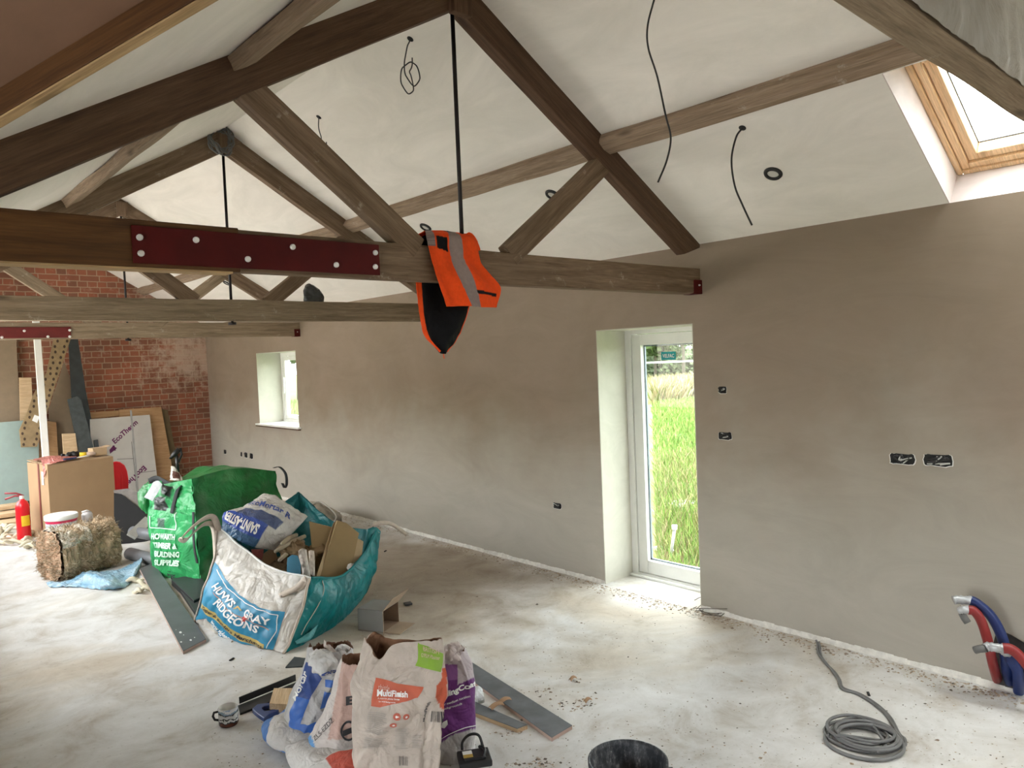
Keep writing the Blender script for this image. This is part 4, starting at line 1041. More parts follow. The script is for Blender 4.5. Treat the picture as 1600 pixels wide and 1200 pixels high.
# insulation boards and sheets
P, n = plane_lean(11.55, .05); slab_px('plywood_sheet', [(248, 638), (262, 641), (281, 740), (282, 800), (258, 800)], P, n, .04, plain('olive_wood_edge', (.12, .085, .04), .8), None, 'dark olive-edged sheet furthest right of the leaning stack', 'board')
P, n = plane_lean(11.48, .05); slab_px('plywood_sheet', [(186, 640), (252, 636), (270, 735), (273, 800), (190, 800)], P, n, .018, W_ply, None, 'warm brown plywood sheet showing right of the white insulation board', 'plywood')
P, n = plane_lean(11.52, .05); slab_px('timber_batten', [(140, 644), (187, 641), (187, 650), (140, 655)], P, n, .05, W_ply, None, 'short brown timber above the white insulation board', 'timber')
def ecotherm():
    P, n = plane_lean(11.38, .05); n = Vector(n).normalized()
    m = plain('white_foil_facing', (.50, .475, .44), .6, var=.06, scale=5)
    o = slab_px('insulation_board', [(141, 655), (234, 648), (249, 775), (250, 800), (146, 800)], P, n, .06, m, None, 'white insulation board with purple diagonal lettering leaning on the gable', 'insulation board')
    Q = Vector(P)-n*.003
    mb = MB(); f = quadmap((180, 694), (216, 661.5), (174.5, 687.5), (211, 655))
    put_text(mb, 'EcoTherm', lambda a, b_: PP(*f(a, b_), Q, n), 0, .03)
    mb.add([PP(a, b_, Q, n) for a, b_ in ((171, 703), (176, 697), (183, 700), (172, 709))], [(0, 1, 2, 3)])
    mb.add([PP(a, b_, Q, n) for a, b_ in ((176, 696), (179, 696), (181, 704), (177, 704))], [(0, 1, 2, 3)])
    f2 = quadmap((224, 727), (188, 762), (230, 733), (194, 768)); put_text(mb, 'EcoTherm', lambda a, b_: PP(*f2(a, b_), Q, n), 0, .03)
    merge_ink(o, mb, plain('purple_print_ink', (.13, .012, .09), .6))
    mb = MB()
    for a, b_, c, d in (((183, 717), (209, 716), (209, 717), (183, 718)), ((219, 738), (243, 735), (243, 736), (219, 739)), ((205, 690), (206, 690), (217, 790), (216, 790))):
        mb.add([PP(*q, Q+n*.001, n) for q in (a, b_, c, d)], [(0, 1, 2, 3)])
    merge_ink(o, mb, plain('grey_joint_line', (.2, .19, .18), .8))
    P2, n2 = plane_lean(11.25, .03)
    slab_px('metal_strip', [(203, 641), (206, 641), (219, 790), (216, 790)], P2, n2, .008, plain('dull_grey_metal', (.30, .29, .28), .5), None, 'thin grey metal strip leaning across the white insulation board', 'metal strip')
ecotherm()
# timber stack on the floor at the far left
for i, (y_, lb) in enumerate(((10.9, 'top'), (10.7, 'middle'), (10.45, 'lowest'))):
    z = .17-.06*i if i < 2 else .045
    a = PY(-60, 800, y_); b_ = PY(42-i*3, 800, y_)
    o = board('sawn_plank', (a.x, y_, z), (b_.x, y_, z), .20+.05*i, .045, W_pale); tag(o, '%s pale plank of the pile beneath the pale green plasterboard' % lb, 'plank', 'pale planks at the far left')
mbx = board('sawn_plank', (PY(-60, 800, 10.8).x, 10.85, .055), (PY(30, 800, 10.8).x, 10.85, .055), .3, .11, W_pale); tag(mbx, 'thick bearer timber under the pale planks at the far left', 'timber')

# ---------------------------------------------------------------- tall cardboard box with clutter on top
M_card = plain('brown_cardboard', (.34, .215, .115), .85, var=.06, scale=5, bs=.05)
M_card2 = plain('pale_cardboard', (.46, .32, .19), .85, var=.06, scale=5, bs=.05)
B0 = Vector((1.495, 9.03, 0)); bx = Vector((.985, .17, 0)).normalized(); by = Vector((-.17, .985, 0)).normalized(); BW, BD, BH = .665, .56, .815
def BP(a, b_, z): return B0+bx*a+by*b_+Vector((0, 0, z))
def card_box():
    t = empty('cardboard_box', B0, 'tall brown cardboard box with pink film and tools on top', 'cardboard box')
    mw = orient(B0, bx, (0, 0, 1))
    mb = MB(); e = .008
    mb.prism([BP(0, 0, 0), BP(BW, 0, 0), BP(BW, BD, 0), BP(0, BD, 0)], (0, 0, BH)); bevel(mb.build('carton', M_card, t, mw=mw), .004)
    mb = MB()
    mb.prism([BP(-.004, .22, .02), BP(-.004, .26, .02), BP(-.004, .26, BH), BP(-.004, .22, BH)], -bx*.0015); mb.build('tape_strip', plain('dark_red_tape', (.16, .03, .02), .5), t, mw=mw)
    mb = MB(); mb.prism([BP(-.007, .10, .60), BP(-.007, .15, .60), BP(-.007, .15, .74), BP(-.007, .10, .74)], -bx*.001); mb.build('paper_label', M_inkw, t, mw=mw)
    for (a0, a1, b0, b1, lift) in ((0, .665, 0, .27, .012), (0, .665, .29, BD, .02)):
        mb = MB(); mb.prism([BP(a0, b0, BH+.002), BP(a1, b0, BH+.002), BP(a1, b1, BH+lift), BP(a0, b1, BH+lift)], (0, 0, .004)); mb.build('flap', M_card2, t, mw=mw)
card_box()
def clutter():
    z = BH+.024
    c = [[BP(a, b_, z+dz) for a, b_, dz in r] for r in (
        [(.02, .45, .01), (.14, .42, .03), (.28, .38, .02), (.40, .32, .01)], [(-.02, .25, .015), (.12, .22, .03), (.24, .2, .02), (.36, .18, .01)], [(-.015, .10, .012), (.10, .06, .02), (.2, .06, .015), (.3, .05, .008)], [(-.02, .06, -.18), (-.012, .03, -.1), (.03, -.008, -.02), (.12, -.006, -.0)])]
    mb = MB(); pillow(mb, c, .012, 40, 40, 14, .012, 4, lambda u, v: (.55, .20, .17)); o = mb.build('pink_film', V_film, loc=BP(.1, .2, z)); tag(o, 'crumpled pink plastic film draped over the left corner of the tall cardboard box', 'plastic film')
    # black drill-like tool / strap bundle
    mb = MB(); pts = [BP(.24+.2*i/20, .25+.03*math.sin(i*.9), z+.03+.012*math.sin(i*1.3)) for i in range(21)]
    mb.tube(pts, .028, 8, radii=[.012+.018*math.sin(PI*i/20) for i in range(21)]); o = mb.build('strap_bundle', M_black, loc=pts[0]); tag(o, 'bundled black straps on top of the tall cardboard box', 'strap')
    t = empty('scraper', BP(.22, .08, z), 'flat scraper with dark blue handle on the front edge of the tall cardboard box', 'tool')
    timber('handle', BP(.17, .03, z+.012), BP(.30, .04, z+.014), .03, .02, plain('navy_plastic', (.02, .03, .09), .5), t, seg=.03, jit=.001)
    mb = MB(); mb.prism([BP(.30, .02, z+.012), BP(.42, .0, z+.02), BP(.42, .09, z+.02), BP(.30, .06, z+.012)], (0, 0, .002)); mb.build('blade', M_zinc, t)
    t = empty('filler_tube', BP(.42, .12, z), 'yellow-capped tube lying on the tall cardboard box', 'tube')
    mb = MB(); mb.tube([BP(.37, .13, z+.03), BP(.43, .11, z+.03)], .027, 14); mb.build('cap', plain('yellow_plastic', (.75, .50, .02), .5), t)
    mb = MB(); mb.tube([BP(.43, .11, z+.03), BP(.50, .09, z+.03), BP(.52, .085, z+.03)], .024, 14, radii=[.025, .024, .008]); mb.build('barrel', plain('beige_tube_label', (.45, .33, .25), .5), t)
    t = empty('small_carton', BP(.50, .2, z), 'small open cardboard carton on the right of the tall cardboard box', 'cardboard box')
    mw = orient(BP(.46, .12, z), bx, (0, 0, 1))
    mb = MB(); zz = z+.0; h_ = .085; a0, a1, b0, b1, w_ = .50, .645, .10, .24, .004
    def B2(a, b_, c_, d, e, f): mb.prism([BP(a, c_, e), BP(b_, c_, e), BP(b_, d, e), BP(a, d, e)], (0, 0, f-e))
    B2(a0, a1, b0, b1, zz, zz+w_); B2(a0, a1, b0, b0+w_, zz, zz+h_); B2(a0, a1, b1-w_, b1, zz, zz+h_); B2(a0, a0+w_, b0, b1, zz, zz+h_); B2(a0, a1, b0, b1, zz+h_-w_, zz+h_)
    mb.build('carton', M_card2, t, mw=mw)
    mb = MB(); mb.prism([BP(a1, b0, zz+h_), BP(a1+.05, b0, zz+h_+.01), BP(a1+.05, b1, zz+h_+.01), BP(a1, b1, zz+h_)], (0, 0, .003)); mb.build('flap', M_card2, t, mw=mw)
clutter()

# ---------------------------------------------------------------- fire extinguisher
def extinguisher():
    c = F(39, 846)+Vector((0, .02, 0)); c.z = 0; R = .066
    M_r = plain('glossy_red_paint', (.62, .012, .02), .25, var=.03, bs=0)
    t = empty('fire_extinguisher', c, 'red fire extinguisher with yellow label beside the tall cardboard box', 'fire extinguisher')
    mb = MB(); mb.lathe([(0, .0), (R*.95, .0), (R*.98, .01), (R*.98, .05), (0, .05)], c, 28); mb.build('base_ring', M_black, t)
    mb = MB(); mb.lathe([(R, .03), (R, .36), (R*.94, .39), (R*.7, .425), (R*.35, .445), (R*.3, .46)], c, 32); mb.build('cylinder', M_r, t)
    mb = MB(); mb.lathe([(R*.32, .455), (R*.32, .49), (0, .49)], c, 16); mb.build('valve', M_zinc, t)
    d = Vector((-.75, -.66, 0)).normalized(); s = Vector((-.75, .66, 0)).normalized()
    e = Vector((-.9, .3, 0)).normalized()
    q = c+Vector((0, 0, .485))
    mb = MB(); mb.tube([q+e*-.02, q+e*.05+Vector((0, 0, .035)), q+e*.15+Vector((0, 0, .045))], .010, 6); mb.build('carry_handle', plain('dark_red_lever', (.28, .02, .03), .4), t)
    mb = MB(); mb.tube([q+e*-.02, q+e*.06+Vector((0, 0, .008)), q+e*.15+Vector((0, 0, -.018))], .010, 6); mb.build('lever', MATS['dark_red_lever'], t)
    mb = MB(); mb.tube([q+d*.02, q+d*.07-Vector((0, 0, .03)), q+d*.085-Vector((0, 0, .1)), q+d*.075-Vector((0, 0, .25)), q+d*.072-Vector((0, 0, .33))], .009, 8); 
    mb = MB(); a0 = math.atan2(-c.y, -c.x)+.35
    mb.grid(10, 4, lambda u, v: c+Vector(((R+.0015)*math.cos(a0-.6+1.3*u), (R+.0015)*math.sin(a0-.6+1.3*u), .17+.11*v)), 0, True); mb.build('yellow_label', plain('yellow_label', (.85, .55, .02), .5, bs=0), t)
extinguisher()

# ---------------------------------------------------------------- red plastic piece behind the box
def red_plastic():
    P0 = Vector((2.30, 9.75, 0)); n = Vector((.05, 1, 0)).normalized()
    M_r = plain('red_moulded_plastic', (.75, .008, .02), .35, var=.04, bs=0)
    out = [(177, 722), (182, 721), (188, 722), (195, 727), (199, 736), (201, 748), (201, 845), (177, 845)]
    t = slab_px('plastic_chair_back', out, P0, n, .03, M_r, None, 'bright red rounded plastic chair back showing behind the tall cardboard box', 'chair', bv=.012)
    tag(slab_px('moulded_rib', [(188, 750), (190, 738), (192, 750), (192, 830), (188, 830)], P0-n*.006, n, .008, M_r, t, bv=.003))
red_plastic()

# ---------------------------------------------------------------- dark slab, pipes and junk between bale and green bag
def dark_junk():
    t = empty('fridge_panel', F(205, 860), 'dark dusty slab lying tilted between the cardboard box and the green sack', 'panel')
    P0 = Vector((2.1, 8.3, 0)); n = Vector((.3, .8, -.9)).normalized()
    slab_px('dusty_top', [(177, 766), (200, 763), (232, 776), (240, 812), (236, 832), (226, 806), (196, 776)], P0+Vector((0, .0, .0)), n, .05, plain('dusty_grey_slab', (.20, .18, .165), .8, var=.3, scale=8), t)
    slab_px('black_side', [(178, 770), (190, 772), (226, 800), (236, 838), (222, 850), (178, 848)], P0-n*.03, n, .12, M_blacksoft, t)
    M_pipe = plain('grey_plastic_pipe', (.17, .175, .19), .4, var=.1)
    for i, (a, b_) in enumerate((((205, 842), (250, 852)), ((203, 858), (250, 872)))):
        p = F(a[0], a[1]+16); q = F(b_[0]+6, b_[1]+16); z = .055+.1*(1-i)
        p.z = q.z = .056 if i == 1 else .15
        if i == 0: p += Vector((.05, .10, 0)); q += Vector((.05, .1, 0))
        mb = MB(); mb.tube([p, q], .055, 16); o = mb.build('plastic_pipe', M_pipe, loc=p); tag(o, ['upper', 'lower'][i]+' grey plastic pipe stub between the insulation bale and the green sack', 'pipe')
    a = Aat(205, 838, 1.95, 7.9); b_ = Aat(232, 812, 2.3, 8.1)
    o = board('white_channel', a, b_, .09, .03, plain('pale_grey_channel', (.42, .41, .38), .5), up=(.2, -.6, .7)); tag(o, 'pale grey channel resting on the dark slab by the bale', 'channel')
dark_junk()

# ---------------------------------------------------------------- tub with white lid, clear jar
def tub():
    c = F(96, 872); c = Vector((1.475, 8.25, 0)); d1 = Aat(68, 806, c.x, c.y); d2 = Aat(122, 804, c.x, c.y); R = (d1-d2).length/2; mid = (d1+d2)/2
    c = Vector((mid.x, mid.y, 0)); z = mid.z
    t = empty('plaster_tub', c, 'round tub with white lid and pink band standing behind the insulation bale', 'tub')
    mb = MB(); mb.lathe([(0, 0), (R*.8, 0), (R*.93, z-.06)], c, 36); mb.build('tub_body', plain('pale_translucent_plastic', (.50, .55, .58), .4, var=.03, bs=0), t)
    mb = MB(); mb.lathe([(R*.915, z-.075), (R*.94, z-.03)], c, 36); mb.build('label_band', plain('crimson_band', (.55, .02, .08), .5, bs=0), t)
    mb = MB(); mb.lathe([(R*.96, z-.035), (R, z-.03), (R, z+.005), (R*.97, z+.012), (R*.9, z+.008), (0, z+.008)], c, 40); mb.build('lid', M_white, t)
    c = Vector((1.70, 8.30, 0)); d1 = Aat(127, 806, c.x, c.y); d2 = Aat(145, 806, c.x, c.y); R = (d1-d2).length/2; mid = (d1+d2)/2; c = Vector((mid.x, mid.y, 0)); z = mid.z
    t = empty('drinks_bottle', c, 'small grey flip-top bottle beside the round tub', 'bottle')
    mb = MB(); mb.lathe([(0, 0), (R*.9, 0), (R*.95, .02), (R*.95, z-.06), (R*.9, z-.03)], c, 20); mb.build('bottle_body', plain('grey_translucent_bottle', (.36, .34, .33), .3, var=.08), t)
    mb = MB(); mb.lathe([(R*1.0, z-.03), (R*1.0, z+.015), (R*.8, z+.035), (0, z+.04)], c, 20); mb.build('cap', plain('pale_grey_cap', (.55, .53, .53), .4), t)
    mb = MB(); mb.tube([c+Vector((R*.6, 0, z+.035)), c+Vector((0, 0, z+.055)), c+Vector((-R*.9, 0, z+.045))], .008, 8); mb.build('flip_lid', MATS['pale_grey_cap'], t)
tub()

# ---------------------------------------------------------------- insulation bale
def bale():
    V = vcol('mineral_wool', .95, .25, 18, .9, .1)
    A = F(66, 906); Bc = F(97, 913); Cc = F(205, 908)
    ax = Vector((.94, .33, 0)); Ln = .52; ax.normalize(); sd = (A-Bc); sd.z = 0; 
    sd = Vector((-ax.y, ax.x, 0))
    Wd, Ht = .36, .42
    O = Bc+Vector((.03, .04, 0))
    rnd = random.Random(5)
    def fn(u, v):
        a = 2*PI*u; e = .62; cx = math.copysign(abs(math.cos(a))**e, math.cos(a)); cz = math.copysign(abs(math.sin(a))**e, math.sin(a))
        k = 1-.10*math.exp(-((v-.72)/.06)**2)-.06*math.exp(-((v-.3)/.05)**2)
        p = O+ax*(Ln*v)+sd*(Wd/2+Wd/2*cx*k)+Vector((0, 0, Ht/2+Ht/2*cz*k))
        out = (sd*cx+Vector((0, 0, cz))).normalized()
        p = p+out*(crump(p, 9, .035, 2)+crump(p, 24, .018, 7)); p.z = max(p.z, .004); return p
    def col(u, v):
        q = noise.noise(Vector((u*9, v*7, 1))); q2 = noise.noise(Vector((u*30, v*20, 4)))
        base = Vector((.44, .32, .205))*(1+.35*q+.35*q2)
        if v < .52 and .14 < u < .47 and q > -.22+.3*v: base = Vector((.66, .60, .51))*(1+.2*q2)
        return tuple(max(.02, c) for c in base)
    mb = MB(); mb.grid(110, 90, fn, 0, False, True, col)
    # pink-tan cut end towards the camera
    def endf(u, r):
        p = fn(u, 0); c = O+sd*(Wd/2)+Vector((0, 0, Ht/2)); q = c+(p-c)*r; q = q-ax*(.02+.02*noise.noise(q*20)+.012*noise.noise(q*55)); return q
    mb.grid(110, 26, lambda u, v: endf(u, 1-v), 0, False, True, lambda u, v: tuple(c*(1+.35*noise.noise(Vector((u*40, v*14, 0)))) for c in (.66, .44, .30)))
    mb.grid(110, 3, lambda u, v: O+ax*Ln+sd*Wd/2+Vector((0, 0, Ht/2))+(fn(u, 1)-(O+ax*Ln+sd*Wd/2+Vector((0, 0, Ht/2))))*(1-v), 0, False, True, lambda u, v: (.25, .18, .11))
    # loose fibres
    vv = []; fs = []; cc = []
    for i in range(5200):
        u = rnd.random(); v = rnd.random()
        if rnd.random() < .25: p = endf(u, rnd.random()**.5); out = -ax
        else: p = fn(u, v); a = 2*PI*u; out = (sd*math.cos(a)+Vector((0, 0, math.sin(a))))
        t = Vector((rnd.gauss(0, 1), rnd.gauss(0, 1), rnd.gauss(0, 1))).normalized(); s_ = rnd.uniform(.012, .05)
        q = p+(t*.9+out*.5)*s_; m_ = p+t*s_*.4+out*s_*.5; w_ = t.orthogonal().normalized()*rnd.uniform(.0008, .0028)
        for z_ in (q, m_): z_.z = max(z_.z, .003)
        o = len(vv); vv += [p-w_, p+w_, m_-w_, m_+w_, q]; fs += [(o, o+1, o+3, o+2), (o+2, o+3, o+4)]
        c = rnd.choice([(.52, .39, .26), (.38, .28, .17), (.66, .57, .44), (.28, .20, .12)]); cc += [c]*5
    mb.add(vv, fs, 0, False, cc)
    o = mb.build('insulation_bale', V, loc=O); tag(o, 'fluffy brown mineral wool bale on the floor in front of the tall cardboard box', 'insulation')
bale()
def blue_sheet():
    pts = [[(70, 905), (95, 908), (125, 905), (150, 898)], [(85, 910), (118, 906), (140, 888), (165, 902)], [(150, 880), (158, 880), (175, 895), (195, 890)], [(105, 915), (140, 915), (175, 918), (205, 903)], [(190, 900), (205, 895), (215, 880), (225, 872)]]
    rows = [[(72, 911, .01), (108, 906, .02), (135, 893, .05), (160, 893, .03), (195, 886, .03), (222, 871, .07)],
            [(75, 914, .01), (110, 909, .03), (138, 897, .08), (165, 901, .09), (195, 897, .03), (222, 876, .09)],
            [(78, 917, .005), (115, 915, .02), (142, 912, .03), (170, 913, .07), (198, 908, .03), (220, 884, .05)],
            [(82, 918, .004), (115, 917, .004), (145, 920, .006), (172, 921, .006), (197, 917, .004), (216, 893, .02)]]
    c = [[F(a, b_, z) for a, b_, z in r] for r in rows]
    mb = MB()
    def col(u, v):
        k = noise.noise(Vector((u*5, v*5, 0))); return (.34+.25*k, .52+.2*k, .66+.14*k)
    P = patch(c)
    def fn(u, v):
        p = P(u, v)+Vector((0, 0, .5*crump(P(u, v), 14, .05, 3))); p.z = max(.004, p.z); return p
    mb.grid(90, 40, fn, 0, True, colfn=col); o = mb.build('plastic_sheet', V_film, loc=c[3][2], solid=.002); tag(o, 'crumpled pale blue plastic sheet on the floor in front of the insulation bale', 'plastic sheet')
blue_sheet()
def offcuts():
    m = plain('cream_foam', (.62, .56, .42), .8); rnd = random.Random(11)
    spots = [(rnd.uniform(-8, 46), rnd.uniform(826, 858)) for _ in range(34)]+[(216, 908), (222, 915), (208, 912), (226, 925), (214, 928)]
    for i, (a, b_) in enumerate(spots):
        p = F(a, b_); s_ = rnd.uniform(.10, .24) if i < 34 else rnd.uniform(.08, .14); an = rnd.uniform(0, PI); d = Vector((math.cos(an), math.sin(an), 0)); z = .02+(rnd.random()*.04 if i < 34 else 0)
        pts = [p+d*(s_*(k/6-.5))+Vector((0, 0, z+.02*math.sin(k*.9+i))) for k in range(7)]
        mb = MB(); mb.tube(pts, .018, 6, radii=[.008, .016, .02, .018, .02, .015, .006]); o = mb.build('foam_offcut', m, loc=p)
        tag(o, 'cream foam sliver scattered by the fire extinguisher' if i < 34 else 'cream foam sliver beside the long grey planks', 'foam offcut', 'foam slivers by the extinguisher' if i < 34 else 'foam slivers by the grey planks')
offcuts()

# ================================================================= GREY PLANKS
M_gp = plain('dark_grey_coated_board', (.085, .09, .098), .45, var=.18, scale=5, bs=.05)
M_gpe = plain('pinkish_mdf_edge', (.42, .30, .25), .8)
def floor_plank(name, quad, th, label, z=0.0, mat=None, edge=None, group=None, tilt=(0, 0, 0, 0)):
    P = [F(a, b_, z+th+t) for (a, b_), t in zip(quad, tilt)]
    t = empty(name, (P[0].x, P[0].y, z), label, 'plank', group)
    mb = MB(); mb.prism([p-Vector((0, 0, th*.15)) for p in P], (0, 0, -th*.85)); mb.build('board_core', edge or M_gpe, t, mw=orient(P[0], P[1]-P[0], (0, 0, 1)))
    bmesh_fix([o for o in C.objects if o.parent == t][-1])
    mb = MB(); mb.prism(P, (0, 0, -th*.16)); o = mb.build('dark_face', mat or M_gp, t, mw=orient(P[0], P[1]-P[0], (0, 0, 1))); bmesh_fix(o); bevel(o, .001)
    return t
t = floor_plank('grey_plank', [(286, 1017), (218, 888), (240, 879), (322, 998)], .022, 'long dark grey plank pointing at the camera beneath the sacks, nearest of its pair', .0, tilt=(.0, .04, .04, .0))
mb = MB(); rnd = random.Random(2)
for (a, b_, s_) in ((282, 988, 3.5), (287, 992, 1.5), (283, 1003, 2.5), (298, 1000, 3), (304, 996, 1.5), (275, 984, 1)):
    r = [F(a+math.cos(k)*s_*.7, b_+math.sin(k)*s_*.5, .0245+.006) for k in (0, 1.2, 2.4, 3.6, 4.9)]; mb.add(r, [(0, 1, 2, 3, 4)])
o = mb.build('paint_splash', M_inkw, t)
floor_plank('grey_plank', [(313, 968), (246, 868), (262, 862), (330, 945)], .03, 'dark plank lying behind the long grey one, partly under the green sack', .0, mat=plain('black_board_face', (.03, .032, .035), .5), edge=M_blacksoft)
floor_plank('grey_plank', [(303, 938), (268, 905), (310, 895), (330, 925)], .05, 'short dark board wedged between the green and white sacks', .0, mat=MATS['black_board_face'], edge=M_blacksoft)
SLT = plain('blue_grey_stone_board', (.115, .125, .135), .5, var=.3, scale=8, bs=.1)
t = floor_plank('grey_plank', [(862, 1152), (742, 1066), (735, 1033), (894, 1133)], .020, 'wide blue-grey plank right of the plaster bags, longest of the two there', .0, mat=SLT)
floor_plank('grey_plank', [(808, 1138), (742, 1113), (742, 1096), (824, 1132)], .022, 'narrow blue-grey plank tucked against the wide one right of the purple bag', .0, mat=SLT, edge=W_pale)
# thin strips on the floor
floor_plank('slate_offcut', [(446, 1042), (460, 1026), (485, 1029), (488, 1040)], .008, 'small flat slate-grey offcut on the floor behind the blue mortar bag', .0, mat=DK, edge=DK)
o = board('black_strip', F(632, 944, .008), F(643, 942, .008), .05, .012, M_black); tag(o, 'tiny black strip on the floor beyond the open grey box', 'strip')

# ================================================================= BULK BAGS
class Bulk:
    def __init__(s, corners, bulge, sag, r=.1, cr=(5, .02, 0)):
        """corners[i] = list of 3D points bottom to top"""
        s.K = corners; s.bulge = bulge; s.sag = sag; s.cr = cr
        s.c = sum((k[0] for k in corners), Vector())/4
    def pt(s, side, t, v, off=0, raw=False):
        a = crom(s.K[side], v); b_ = crom(s.K[(side+1) % 4], v)
        p = a.lerp(b_, t); d = (b_-a); out = Vector((d.y, -d.x, 0)).normalized()
        if out.dot(p-Vector((s.c.x, s.c.y, p.z))) < 0: out = -out
        w_ = math.sin(PI*t)**.8 if 0 < t < 1 else 0
        p = p+out*(s.bulge[side]*w_*math.sin(PI*min(1, .25+.75*v)))
        p.z -= s.sag[side]*math.sin(PI*t)**1.2*v**3 if 0 < t < 1 else 0
        p = p+out*((0 if raw else crump(p, *s.cr))+off); p.z = max(p.z, .004+.004*noise.random()*0)
        return p
    def mesh(s, mb, colfn, n=44, nv=60, top=1.0):
        for sd in range(4):
            mb.grid(n, nv, lambda u, v, sd=sd: s.pt(sd, u, v), 0, True, colfn=lambda u, v, sd=sd: colfn(sd, u, v))
            mb.grid(n, 24, lambda u, v, sd=sd: s.pt(sd, u, 1-.5*v, -.012), 0, True, colfn=lambda u, v, sd=sd: colfn(sd, u, 2))
        bot = [s.pt(sd, i/10, 0) for sd in range(4) for i in range(10)]
        mb.add(bot, [tuple(range(len(bot)))], 0, False, [colfn(0, .5, 0)]*len(bot))
def ribbon(mb, pts, wdir, w_, th=.004, mi=0, n=40, col=(1, 1, 1)):
    Q = [crom(pts, i/n) for i in range(n+1)]; vv = []; fs = []
    for i, q in enumerate(Q):
        t = (Q[min(i+1, n)]-Q[max(i-1, 0)]).normalized(); wd = wdir[min(len(wdir)-1, int(i/(n+1)*len(wdir)))] if isinstance(wdir, list) else wdir
        wd = (wd-t*wd.dot(t)).normalized(); nn = t.cross(wd)
        for a, b_ in ((-1, -1), (1, -1), (1, 1), (-1, 1)): vv.append(q+wd*a*w_/2+nn*b_*th/2)
    for i in range(n):
        for k in range(4): fs.append((i*4+k, i*4+(k+1) % 4, (i+1)*4+(k+1) % 4, (i+1)*4+k))
    fs += [(3, 2, 1, 0), (n*4, n*4+1, n*4+2, n*4+3)]
    mb.add(vv, fs, mi, True, [col]*len(vv))

